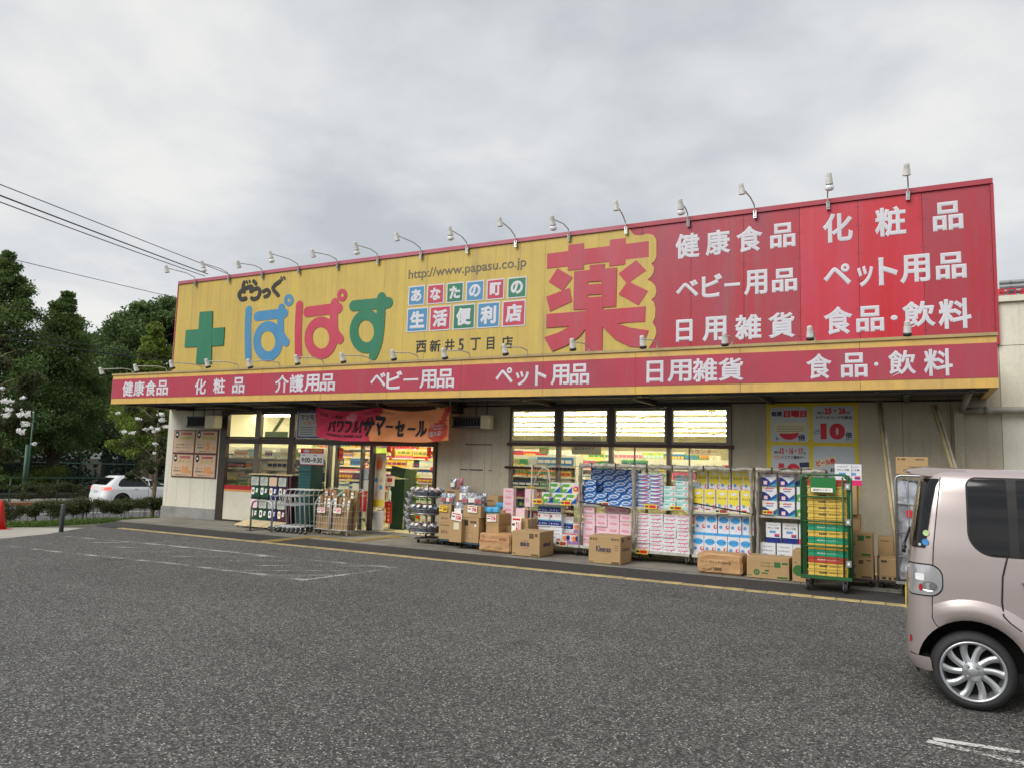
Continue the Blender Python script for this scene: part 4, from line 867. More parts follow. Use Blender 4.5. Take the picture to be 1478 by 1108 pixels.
# hung units
def hung_unit(u0, v0, u1, v1, ub, y, label):
    p, q, c = at(u0, v1, y), at(u1, v0, y), at(ub, v1, y); g = empty('hung_heater', (p.x, y, p.z), label, 'heater'); L_ = c.x - p.x; T_ = q.x - p.x; H_ = q.z - p.z
    b = MB(); b.box(0, L_, 0, 0.22, H_ - 0.04, H_, 'dark_grey'); b.box(0, L_, 0.05, 0.2, 0.04, H_ - 0.041, 'black'); b.box(0, L_, -0.01, 0.21, 0, 0.039, 'gutter')
    b.build('housing', g)
    for k in range(9): boxo('louvre', 0.05 + k * (L_ - 0.1) / 9, 0.07 + k * (L_ - 0.1) / 9, -0.002, 0.049, 0.041, H_ - 0.042, 'dark_grey', g)
    boxo('end_box', L_ + 0.001, T_, -0.03, 0.24, -0.02, H_ + 0.02, 'cream', g, 0.01)
    b = MB(); 
    for xx in (L_ * 0.2, L_ * 0.75, (L_ + T_) / 2): b.tube([(xx, 0.1, H_), (xx, 0.1, 3.02 - p.z)], 0.012, 'dark_grey', 6)
    b.build('hanger', g)
hung_unit(268, 600, 311, 616, 296, 14.1, 'dark louvred heater with cream end box hanging over the notice board')
hung_unit(652, 600, 705, 616.5, 694, 14.1, 'dark louvred heater with cream end box hanging right of the banner')
sp = empty('wall_speaker', at(660, 590, 14.2), 'small black speaker hanging at the right end of the banner', 'speaker')
b = MB(); b.box(-0.11, 0.11, -0.08, 0.1, -0.1, 0.09, 'black'); b.build('cabinet', sp, bevel=0.01); b = MB(); b.lathe([(0.07, 0), (0.075, 0.01), (0.03, 0.012)], 'dark_grey', (0, -0.081, 0), (0, -1, 0), 12); b.build('cone', sp)
b = MB(); b.tube([(0, 0, 0.09), (0, 0.0, 0.25)], 0.012, 'dark_grey', 6); b.build('bracket', sp)
# opening hours
oh = empty('opening_hours_sign', at(450, 658, W - 0.02), 'white opening hours sign with red header on the dark glass', 'sign'); O = oh.location
p, q = at(433, 669.5, W - 0.02) - O, at(467.5, 647, W - 0.02) - O; w_, h_ = q.x - p.x, q.z - p.z
b = MB(); b.box(p.x, q.x, 0, 0.006, p.z, q.z, 'white'); b.box(p.x, q.x, -0.002, -0.0003, q.z - h_ * 0.3, q.z, 'print_red'); b.box(p.x, q.x, -0.002, -0.0003, p.z, p.z + h_ * 0.035, 'print_red')
b.prism(ellipse(p.x + w_ * 0.26, q.z - h_ * 0.16, w_ * 0.14, h_ * 0.09, 16), -0.004, -0.0021, 'poster_grey'); b.text('営業時間', p.x + w_ * 0.44, q.x - w_ * 0.08, q.z - h_ * 0.25, q.z - h_ * 0.06, -0.0022, 'sign_yellow', 0.03, 0.002, 1)
b.text('9:00~9:30', p.x + w_ * 0.05, q.x - w_ * 0.05, p.z + h_ * 0.12, p.z + h_ * 0.44, -0.0005, 'black', 0.03, 0.003, 2); b.text('AM', p.x + w_ * 0.08, p.x + w_ * 0.2, p.z + h_ * 0.53, p.z + h_ * 0.61, -0.0005, 'black', 0.02, 0.002, 1); b.text('PM', p.x + w_ * 0.58, p.x + w_ * 0.7, p.z + h_ * 0.53, p.z + h_ * 0.61, -0.0005, 'black', 0.02, 0.002, 1)
b.build('plate', oh)
# app poster
ap = empty('app_poster', at(450, 613, W - 0.035), 'white poster in blue frame partly behind the red banner', 'poster'); O = ap.location
p, q = at(428.5, 631, W - 0.035) - O, at(470, 593.5, W - 0.035) - O; w_, h_ = q.x - p.x, q.z - p.z
b = MB(); b.box(p.x - 0.03, q.x + 0.03, 0.0, 0.006, p.z - 0.02, q.z + 0.02, 'paper'); b.box(p.x, q.x, -0.003, -0.0003, p.z, q.z, 'blue_frame'); b.box(p.x + 0.035, q.x - 0.035, -0.005, -0.0031, p.z + 0.035, q.z - 0.03, 'poster_grey')
b.text('マツモトキ', p.x + w_ * 0.1, p.x + w_ * 0.98, p.z + h_ * 0.68, p.z + h_ * 0.9, -0.0052, 'black', 0.03, 0.002, 1, skew=-0.1); b.text('公式アプリ', p.x + w_ * 0.2, p.x + w_ * 0.98, p.z + h_ * 0.5, p.z + h_ * 0.64, -0.0052, 'orange_num', 0.03, 0.002, 1)
for k in range(4): b.box(p.x + w_ * 0.1, p.x + w_ * 0.6, -0.0062, -0.0052, p.z + h_ * (0.12 + 0.09 * k), p.z + h_ * (0.14 + 0.09 * k), 'print_dark')
b.box(p.x + w_ * 0.68, p.x + w_ * 0.9, -0.0062, -0.0052, p.z + h_ * 0.12, p.z + h_ * 0.46, 'sign_yellow'); b.build('sheet', ap)
# AED sticker and red poster on the door glass
def sticker(u0, v0, u1, v1, y, m, label, name='sticker', txt=None, tm='paper', extra=None, rows=0):
    p, q = at(u0, v1, y), at(u1, v0, y); g = empty(name, (p.x, y, p.z), label, name.replace('_', ' ')); b = MB(); w_, h_ = q.x - p.x, q.z - p.z
    b.box(0, w_, 0, 0.004, 0, h_, m)
    if txt:
        for k, (t, x0, x1, z0, z1, mm, bo) in enumerate(txt): b.text(t, x0 * w_, x1 * w_, z0 * h_, z1 * h_, -0.0005, mm, bo, 0.002, 1)
    if extra:
        for k, (x0, x1, z0, z1, mm) in enumerate(extra): b.box(x0 * w_, x1 * w_, -0.0012 - k * 0.0005, -0.0004, z0 * h_, z1 * h_, mm, skip='k')
    b.build('sheet', g); return g
g_ = sticker(487.2, 645.5, 495.5, 663, W - 0.004, 'aed_orange', 'orange AED sticker with a red heart on the glass door', 'sticker', [('AED', 0.12, 0.88, 0.78, 0.94, 'black', 0.03)], [(0.0, 1.0, 0.74, 1.0, 'cream')])
b = MB(); b.text('♥', 0.03, 0.16, 0.03, 0.17, -0.002, 'print_red', 0.01, 0.003, 3); b.build('heart', g_)
sticker(519.5, 708, 530, 737, W - 0.06, 'stripe_red', 'dark red poster low on the glass beside the doorway', 'poster', [('お知らせ', 0.1, 0.9, 0.72, 0.84, 'cream', 0.02)], [(0.1, 0.9, 0.05, 0.25, 'poster_grey'), (0.15, 0.85, 0.45, 0.5, 'cream'), (0.15, 0.85, 0.35, 0.4, 'cream')])
sticker(523.5, 676, 532, 691, W + 0.03, 'poster_grey', 'bluish white sheet on the glass above the red poster', 'poster', None, [(0.1, 0.9, 0.6, 0.8, 'navy'), (0.15, 0.8, 0.3, 0.36, 'print_dark')])
sticker(523.5, 693, 532, 706, W + 0.03, 'paper', 'small white sheet just over the red poster', 'poster', None, [(0.15, 0.8, 0.6, 0.66, 'print_dark'), (0.15, 0.8, 0.3, 0.36, 'print_dark')])
sticker(508, 697, 518, 712, W - 0.06, 'cream', 'cream notice card on a stand by the wire bins', 'notice', None, [(0.1, 0.9, 0.8, 0.95, 'sign_green'), (0.15, 0.85, 0.5, 0.56, 'print_dark'), (0.15, 0.85, 0.3, 0.36, 'print_dark')])
# yellow point day poster
yp = empty('point_day_poster', at(1172, 640, W - 0.006), 'large yellow poster with four grey fields of red point day numbers', 'poster'); O = yp.location
Y6 = lambda x, y: at(1080 + x / 8.211, 570 + y / 8.211, W - 0.006)
p, q = Y6(222, 980) - O, Y6(1298, 85) - O
pz = at(1107, 700, W).z - O.z; zt_ = at(1107, 580, W).z - O.z; px0, px1 = p.x, q.x
b = MB(); b.box(px0, px1, 0, 0.003, pz - 0.15, zt_, 'poster_yellow'); b.build('sheet', yp)
W6, H6 = px1 - px0, zt_ - pz
def yz(x): return px0 + (x - 222) / (1298 - 222) * W6
def zz6(y): return zt_ - (y - 85) * (at(1107, 580, W).z - at(1107, 664, W).z) / (84 * 8.211)
for i, (x0, y0, x1, y1) in enumerate(((272, 145, 728, 552), (778, 135, 1252, 556), (278, 592, 728, 1010), (778, 598, 1255, 1020))):
    b = MB(); b.prism(rrect(yz(x0), yz(x1), zz6(y1), zz6(y0), 0.06, 4), -0.002, -0.0003, 'poster_grey')
    tt = [[('毎週', 280, 415, 195, 255, 'navy', 0.05), ('日曜日', 432, 710, 185, 265, 'print_red', 0.07), ('倍', 600, 688, 465, 535, 'navy', 0.04), ('ト', 340, 380, 495, 535, 'navy', 0.04)],
          [('毎月', 832, 905, 200, 230, 'print_dark', 0.03), ('25・26', 918, 1162, 158, 230, 'print_red', 0.05), ('日', 1175, 1205, 200, 230, 'print_dark', 0.03), ('カウンセリング化粧品', 812, 1230, 250, 288, 'print_dark', 0.03), ('10', 868, 1148, 335, 520, 'print_red', 0.065), ('倍', 1152, 1228, 435, 500, 'navy', 0.04), ('デー', 1158, 1232, 508, 528, 'navy', 0.04), ('全品', 800, 860, 410, 428, 'navy', 0.03), ('ポイント', 792, 872, 440, 458, 'navy', 0.03)],
          [('毎月', 315, 378, 660, 690, 'print_dark', 0.03), ('15・16・17', 385, 660, 622, 695, 'print_red', 0.05), ('日', 664, 690, 668, 694, 'print_dark', 0.03), ('シニアご優待デー', 400, 690, 712, 750, 'print_dark', 0.03), ('10', 365, 625, 800, 985, 'print_red', 0.065)],
          []][i]
    for t, a, c, d0, d1, mm, bo in tt: b.text(t, yz(a), yz(c), zz6(d1), zz6(d0), -0.0021, mm, bo, 0.003, 2)
    if i == 2: b.prism([(yz(615), zz6(790)), (yz(728), zz6(782)), (yz(732), zz6(838)), (yz(620), zz6(846))], -0.004, -0.0022, 'navy'); b.prism(ellipse(yz(348), zz6(730), 0.07, 0.035, 14), -0.004, -0.0022, 'board_pink')
    if i == 0:
        b.prism(ellipse(yz(495), zz6(445), 0.17, 0.13, 18), -0.004, -0.0022, 'print_red')
        b.prism([(yz(318), zz6(330)), (yz(705), zz6(325)), (yz(690), zz6(452)), (yz(600), zz6(444)), (yz(500), zz6(456)), (yz(312), zz6(450))], -0.008, -0.005, 'cream')
        for k in range(4): b.box(yz(345), yz(670), -0.009, -0.0081, zz6(376 + k * 18), zz6(372 + k * 18), 'print_dark')
    if i == 3:
        b.prism([(yz(798), zz6(760)), (yz(1040), zz6(705)), (yz(1052), zz6(790)), (yz(810), zz6(845))], -0.004, -0.0022, 'cream'); b.text('ビール券', yz(812), yz(1035), zz6(815), zz6(745), -0.0042, 'print_red', 0.05, 0.002, 2, rot=0.2)
        b.prism([(yz(950), zz6(845)), (yz(1200), zz6(792)), (yz(1210), zz6(870)), (yz(965), zz6(920))], -0.004, -0.0024, 'poster_grey'); b.text('お米', yz(975), yz(1040), zz6(890), zz6(840), -0.0044, 'navy', 0.05, 0.002, 1)
    b.build('printed_field', yp)

# the sale banner: hangs from three points, cloth sags between them
bn = empty('sale_banner', at(552, 588, 13.75), 'sagging pink and orange summer sale banner hung under the canopy', 'banner'); O = bn.location
YB = 13.75
def cloth_mat():
    m = bpy.data.materials.new('banner_cloth'); m.use_nodes = True; MATS['banner_cloth'] = m; nt = m.node_tree; b = nt.nodes['Principled BSDF']; b.inputs['Roughness'].default_value = 0.6
    a = nt.nodes.new('ShaderNodeAttribute'); a.attribute_name = 'Col'; nt.links.new(a.outputs['Color'], b.inputs['Base Color'])
cloth_mat()
NXB, NZB = 72, 22
tl, tm_, tr = at(455.3, 586.5, YB) - O, at(546, 587, YB) - O, at(650, 585.5, YB) - O
bl, bm_, br = at(458, 630, YB) - O, at(546, 633.5, YB) - O, at(647.5, 634, YB) - O
def banner_pt(s, t):   # s 0..1 across, t 0..1 down
    sm = 0.465
    if s < sm: f = s / sm; top = tl.lerp(tm_, f); sag = 0.10 * 4 * f * (1 - f)
    else: f = (s - sm) / (1 - sm); top = tm_.lerp(tr, f); sag = 0.105 * 4 * f * (1 - f)
    bot = bl.lerp(br, s); bs_ = 0.11 * 4 * s * (1 - s) * 0.8 + 0.02 * math.sin(s * 9)
    p = top.lerp(bot, t); z = p.z - sag * (1 - t) ** 1.2 - bs_ * t
    fold = 0.02 * math.sin((f - 0.5) * 6.0 + t * 3) * t
    diag = 0.018 * math.sin((s * 38 + t * 7)) * (0.3 + t * 0.4) + 0.03 * math.cos((f * (1 - f)) * 26 + t * 10) * (1 - t * 0.6)
    return Vector((p.x, fold + diag, z))
bmv = [banner_pt(i / NXB, j / NZB) for j in range(NZB + 1) for i in range(NXB + 1)]
me = bpy.data.meshes.new('banner_sheet'); me.from_pydata([tuple(v) for v in bmv], [], [(j * (NXB + 1) + i, (j + 1) * (NXB + 1) + i, (j + 1) * (NXB + 1) + i + 1, j * (NXB + 1) + i + 1) for j in range(NZB) for i in range(NXB)])
ca = me.color_attributes.new('Col', 'FLOAT_COLOR', 'POINT'); me.polygons.foreach_set('use_smooth', [True] * len(me.polygons))
pk, org, rd_, pk2 = srgb(222, 54, 88), srgb(250, 160, 100), srgb(208, 66, 38), srgb(240, 130, 150)
for j in range(NZB + 1):
    for i in range(NXB + 1):
        s, t = i / NXB, j / NZB; edge = 0.50 - 0.035 * math.sin(t * 2.2) - 0.05 * t + 0.02 * math.sin(t * 7)
        c = pk if s < edge else org
        if s > 0.83 and ((s - 0.925) / 0.075) ** 2 + ((t - 0.72) / 0.30) ** 2 < 1: c = rd_
        if s > 0.9 and abs((s - 0.93) - (0.55 - t) * 0.13) < 0.025 and t < 0.6: c = rd_
        if ((s - 0.28) / 0.035) ** 2 + ((t - 0.22) / 0.16) ** 2 < 1: c = pk2
        ca.data[j * (NXB + 1) + i].color = (*c, 1)
me.materials.append(M('banner_cloth')); link('banner_sheet', me, bn)
def banner_text(t, s0, s1, t0, t1, m, bold, skew=0.0):
    u, fs, asp = glyphs(t, bold, 2); vs_ = []
    for p_ in u:
        s = s0 + (s1 - s0) * p_[0] + skew * (p_[1] - 0.5) * 0.1; tt = t1 + (t0 - t1) * p_[1]
        P = banner_pt(min(1, max(0, s)), min(1, max(0, tt))); vs_.append((P.x, P.y - 0.012 - 0.004 * (1 + p_[2]), P.z))
    me = bpy.data.meshes.new('lettering'); me.from_pydata(vs_, [], fs); me.materials.append(M(m)); link('lettering', me, bn)
mat('banner_black', srgb(26, 24, 40), 0.6)
for ch, s0, s1 in zip('パワフル!', (0.095, 0.165, 0.225, 0.285, 0.345), (0.155, 0.215, 0.275, 0.338, 0.362)): banner_text(ch, s0, s1, 0.34, 0.74, 'banner_black', 0.04, 0.2)
for ch, s0, s1, t0, t1 in (('サ', 0.37, 0.445, 0.26, 0.86), ('マ', 0.455, 0.53, 0.24, 0.84), ('ー', 0.545, 0.595, 0.50, 0.58), ('セ', 0.61, 0.68, 0.32, 0.84), ('ー', 0.70, 0.755, 0.54, 0.62), ('ル', 0.765, 0.845, 0.32, 0.84)): banner_text(ch, s0, s1, t0, t1, 'banner_black', 0.055, 0.1)
for t, s0, s1, t0, t1, m_n, bo in (('7/16', 0.04, 0.095, 0.13, 0.25, 'banner_black', 0.02), ('~ 9/15', 0.125, 0.21, 0.16, 0.28, 'banner_black', 0.02), ('POWERFUL! SUMMER SALE', 0.08, 0.36, 0.80, 0.89, 'banner_black', 0.02), ('ココカラファイン&カンパニー', 0.35, 0.60, 0.08, 0.17, 'banner_black', 0.01), ('当たる!', 0.865, 0.955, 0.68, 0.84, 'letter_white', 0.03), ('抽選でお買物券が', 0.875, 0.965, 0.50, 0.56, 'letter_white', 0.01), ('その場で景品が', 0.875, 0.965, 0.59, 0.65, 'letter_white', 0.01)): banner_text(t, s0, s1, t0, t1, m_n, bo)
b = MB()
for pt, dx in ((tl, -0.03), (tm_, -0.02), (tr, 0.05)): b.tube([tuple(pt), (pt.x + dx, pt.y - 0.1, pt.z + 0.17)], 0.005, 'white', 4)
b.build('cord', bn)

# pipes and poles at the right
b = empty('drain_pipe', at(1382, 590, W - 0.1), 'weathered downpipe coming from the canopy gutter with a long grey level pipe', 'pipe'); O = b.location
mat('pipe_grey', srgb(150, 148, 140), 0.5, var=0.5, vscale=4, col2=srgb(110, 106, 98))
q = MB(); P0 = at(1400, 563, CYF + 0.6) - O; P1 = at(1389, 590, W - 0.1) - O; q.tube([tuple(P0), tuple(P1)], 0.05, 'pipe_grey', 10); q.build('elbow', b)
q = MB(); P2 = at(1420, 592, W - 0.09) - O; P3 = at(1700, 598, W - 0.09) - O; q.tube([(0.02, 0.02, P2.z), (P2.x, 0.0, P2.z), (9.0, 0.0, P2.z)], 0.055, 'pipe_grey', 10); q.lathe([(0.065, 0), (0.065, 0.12)], 'pipe_grey', (P2.x, 0, P2.z), (1, 0, 0), 10); q.build('level_pipe', b)
q = MB(); a_ = at(1383, 600, W - 0.08) - O; q.box(a_.x - 0.06, a_.x + 0.07, -0.0, 0.1, -2.6, a_.z + 0.15, 'siding_old'); q.build('downpipe', b)
mat('pole_old', srgb(206, 188, 140), 0.7, var=0.8, vscale=8, col2=srgb(140, 126, 98), stretch=(1, 1, 0.4)); mat('pole_pale', srgb(222, 216, 196), 0.6, var=0.8, vscale=6, col2=srgb(120, 110, 88), stretch=(1, 1, 0.4))
for i, (u0, v0, y0, u1, v1, y1, lb) in enumerate(((1267.5, 579, 14.2, 1301, 850, 13.15, 'leftmost long weathered pole leaning on the canopy edge'), (1272, 579, 14.25, 1305.5, 850, 13.2, 'second long weathered pole, close beside the leftmost one'), (1345, 584, 14.2, 1376, 680, 13.9, 'third leaning pole, rising behind the minivan roof'), (1350, 584, 14.25, 1381, 680, 13.95, 'fourth leaning pole, nearest the grey downpipe'))):
    a, c = at(u0, v0, y0), at(u1, v1, y1)
    if i >= 2: d = (c - a) * ((a.z - 0.0) / (a.z - c.z)); c = a + d
    o = Vector((c.x, c.y, 0.0)); q = MB(); q.tube([tuple(c - o + Vector((0, 0, 0.0 if i > 1 else 0.0))), tuple(a - o)], 0.026, 'pole_old' if i % 2 == 0 else 'pole_pale', 8); tag(q.build('leaning_pole', None, o), lb, 'pole', 'poles leaning on the canopy')

# ------------------------------------------------------------------ goods in front of the shop
GZ = 0.012     # walkway surface
mat('card', srgb(176, 146, 104), 0.8, var=0.45, vscale=5, col2=srgb(158, 128, 88), fine=0.04, bscale=60, obj=True); mat('card_in', srgb(150, 118, 80), 0.85)
mat('kraft', srgb(190, 150, 106), 0.65, var=0.7, vscale=7, col2=srgb(166, 124, 82), bump=1.0, bscale=9, obj=True); mat('tape', srgb(170, 140, 96), 0.25)
mat('print_brown', srgb(96, 74, 50), 0.7); mat('print_green', srgb(52, 104, 50), 0.7); mat('print_rust', srgb(160, 52, 40), 0.7); mat('print_navy', srgb(40, 42, 70), 0.7)
def facebox(u0, v0, u1, v1, y, z0=None):
    p, q = at((u0), (v0 + v1) / 2, y), at(u1, (v0 + v1) / 2, y); um = (u0 + u1) / 2
    zt, zb = at(um, v0, y).z, at(um, v1, y).z
    if z0 is not None: zb = z0
    return p.x, q.x, zb, zt
def carton(u0, v0, u1, v1, y, depth, label, z0=None, prints=(), side=(), m='card', name='cardboard_box', rz=0.0, group='cardboard boxes in front of the shop', lab=True):
    x0, x1, zb, zt = facebox(u0, v0, u1, v1, y, z0); w_, h_ = x1 - x0, zt - zb
    g = empty(name, (x0, y, zb), label, 'cardboard box' if m == 'card' else 'paper bundle', group, rz)
    b = MB(); b.box(0, w_, 0, depth, 0, h_, m)
    if m == 'kraft':
        me = b.mesh('carton', 0.03); bm = bmesh.new(); bm.from_mesh(me); bmesh.ops.subdivide_edges(bm, edges=bm.edges, cuts=3, use_grid_fill=True); rr = random.Random(int(u0))
        for v in bm.verts: v.co += Vector((rr.uniform(-1, 1), rr.uniform(-1, 1), rr.uniform(-0.3, 1))) * 0.008 * (1 if v.co.z > 0.02 else 0)
        bm.to_mesh(me); bm.free(); link('wrapping', me, g)
        b = MB(); b.face([(0.1 * w_, -0.0105, h_ * 0.08), (0.38 * w_, -0.0105, h_ * 0.32), (0.35 * w_, -0.0115, h_ * 0.35), (0.07 * w_, -0.0115, h_ * 0.1)], 'tape'); b.build('fold', g)
    else:
        link('carton', b.mesh('carton', 0.006), g)
        t = MB(); t.box(0.004, w_ - 0.004, depth / 2 - 0.025, depth / 2 + 0.025, h_ - 0.001, h_ + 0.001, 'tape'); t.build('tape', g)
    if prints:
        b = MB(); off = -0.012 if m == 'kraft' else -0.0008
        for t, a, c, d0, d1, mm, bo in prints:
            if t == '#': b.box(a * w_, c * w_, off - 0.0006, off, d0 * h_, d1 * h_, mm, skip='k')
            elif t == 'O': b.prism(ellipse((a + c) / 2 * w_, (d0 + d1) / 2 * h_, (c - a) / 2 * w_, (c - a) / 2 * w_, 16), off - 0.0006, off, mm)
            else: b.text(t, a * w_, c * w_, d0 * h_, d1 * h_, off, mm, bo, 0.0015, 1)
        b.build('print', g)
    if side:
        b = MB()
        for t, a, c, d0, d1, mm, bo in side:
            if t == '#': b.box(w_ + 0.0004, w_ + 0.001, a * depth, c * depth, d0 * h_, d1 * h_, mm)
            else: b.text(t, a * depth, c * depth, d0 * h_, d1 * h_, w_, mm, bo, 0.0015, 1, face='x+')
        b.build('side_print', g)
    return g
PB = 'print_brown'; PG = 'print_green'
carton(691, 770, 736.5, 793.5, 12.95, 0.45, 'brown paper bundle of toilet rolls printed in red', GZ, [('トイレットペーパー', 0.05, 0.6, 0.5, 0.68, 'print_rust', 0.02), ('ダブル', 0.66, 0.88, 0.68, 0.82, 'print_rust', 0.03), ('トイレットロール', 0.62, 0.9, 0.5, 0.57, 'print_rust', 0.0), ('100%', 0.08, 0.2, 0.8, 0.9, 'print_rust', 0.0), ('コアレス', 0.5, 0.75, 0.2, 0.3, PB, 0.01)], m='kraft', name='paper_bundle', group='paper bundles in front of the shop')
carton(739, 766, 779, 800.5, 12.78, 0.62, 'tall cardboard box with dark blue characters on front and side', GZ, [('超吸収', 0.3, 0.64, 0.38, 0.56, 'print_navy', 0.04), ('エリエール', 0.38, 0.58, 0.59, 0.64, 'print_navy', 0.01), ('ティッシュー', 0.38, 0.6, 0.29, 0.34, PB, 0.01), ('#', 0.62, 0.78, 0.72, 0.92, PB, 0), ('#', 0.82, 0.92, 0.8, 0.92, PB, 0), ('#', 0.04, 0.14, 0.07, 0.11, PB, 0), ('#', 0.7, 0.96, 0.03, 0.1, PB, 0), ('#', 0.05, 0.28, 0.83, 0.835, PB, 0)], [('超吸収', 0.25, 0.8, 0.38, 0.54, 'print_navy', 0.04)])
carton(849.5, 773, 895.5, 811, 12.72, 0.6, 'cardboard box of tissues with navy brand lettering in front of the pink packs', GZ, [('Kleenex', 0.24, 0.72, 0.42, 0.64, 'print_navy', 0.03), ('ティッシュー', 0.4, 0.66, 0.36, 0.41, PB, 0.01), ('45041', 0.7, 0.96, 0.86, 0.94, 'black', 0.02), ('#', 0.05, 0.10, 0.84, 0.92, PB, 0), ('#', 0.13, 0.18, 0.84, 0.92, PB, 0), ('#', 0.21, 0.26, 0.84, 0.92, PB, 0), ('#', 0.72, 0.97, 0.02, 0.09, PB, 0), ('#', 0.02, 0.16, 0.04, 0.07, PB, 0), ('#', 0.82, 0.93, 0.5, 0.52, PB, 0), ('#', 0.82, 0.93, 0.58, 0.6, PB, 0), ('#', 0.82, 0.93, 0.66, 0.68, PB, 0)], [('Kleenex', 0.2, 0.8, 0.46, 0.6, 'print_navy', 0.02), ('#', 0.1, 0.3, 0.8, 0.92, PB, 0), ('#', 0.6, 0.9, 0.84, 0.92, PB, 0)])
carton(1006.5, 798.5, 1071, 827, 12.72, 0.5, 'brown paper bundle printed with faint dark letters in front of the blue packs', GZ, [('ウィンク12ロール', 0.28, 0.76, 0.5, 0.66, PB, 0.02), ('100パルプ', 0.08, 0.25, 0.54, 0.62, 'card_in', 0.01), ('#', 0.38, 0.55, 0.18, 0.32, PB, 0), ('#', 0.12, 0.2, 0.2, 0.23, PB, 0), ('#', 0.24, 0.32, 0.2, 0.23, PB, 0)], m='kraft', name='paper_bundle', group='paper bundles in front of the shop')
carton(1078, 803.5, 1139, 835, 12.68, 0.5, 'long cardboard box with green print and a green disc marked 12', GZ, [('O', 0.16, 0.31, 0.28, 0.28, PG, 0), ('12', 0.195, 0.275, 0.23, 0.33, 'card', 0.02), ('やわらか長持', 0.33, 0.56, 0.7, 0.76, PG, 0.01), ('トイレットロール', 0.33, 0.62, 0.54, 0.64, PG, 0.03), ('#', 0.43, 0.53, 0.34, 0.42, PG, 0), ('#', 0.36, 0.5, 0.22, 0.28, PG, 0), ('#', 0.65, 0.8, 0.55, 0.8, PG, 0), ('#', 0.83, 0.97, 0.7, 0.8, PG, 0), ('#', 0.72, 0.97, 0.05, 0.14, PG, 0), ('#', 0.04, 0.2, 0.75, 0.752, PG, 0), ('#', 0.04, 0.2, 0.55, 0.552, PG, 0), ('#', 0.02, 0.12, 0.1, 0.14, PG, 0)])
carton(1143.5, 794, 1175, 836, 12.66, 0.5, 'cardboard box with green disc half behind the green roll cage', GZ, [('O', 0.02, 0.55, 0.36, 0.36, PG, 0), ('#', 0.1, 0.2, 0.6, 0.63, PG, 0), ('トイレ', 0.55, 0.9, 0.4, 0.5, PG, 0.02)])

# packs of paper goods ------------------------------------------------
mat('pk_blue', srgb(40, 104, 178), 0.22, bump=0.7, bscale=22, obj=True, var=0.7, vscale=9, col2=srgb(28, 66, 140)); mat('pk_blue2', srgb(90, 150, 205), 0.35); mat('pk_navy', srgb(26, 44, 120), 0.3); mat('pk_white', srgb(222, 224, 226), 0.22, bump=0.8, bscale=22, obj=True, var=0.3, vscale=8, col2=srgb(200, 202, 208))
mat('pk_pink', srgb(232, 200, 206), 0.22, bump=0.7, bscale=22, obj=True, var=0.3, vscale=7, col2=srgb(222, 178, 192)); mat('pk_rose', srgb(204, 72, 112), 0.35); mat('pk_red', srgb(206, 44, 58), 0.35); mat('pk_teal', srgb(150, 206, 196), 0.35); mat('pk_cyan', srgb(70, 160, 220), 0.3)
mat('pk_yellow', srgb(232, 212, 70), 0.3); mat('pk_green', srgb(80, 160, 70), 0.3); mat('pk_magenta', srgb(220, 50, 110), 0.3); mat('pk_orange', srgb(230, 130, 60), 0.3); mat('pk_purple', srgb(150, 110, 160), 0.35); mat('pk_teal2', srgb(50, 160, 170), 0.3)
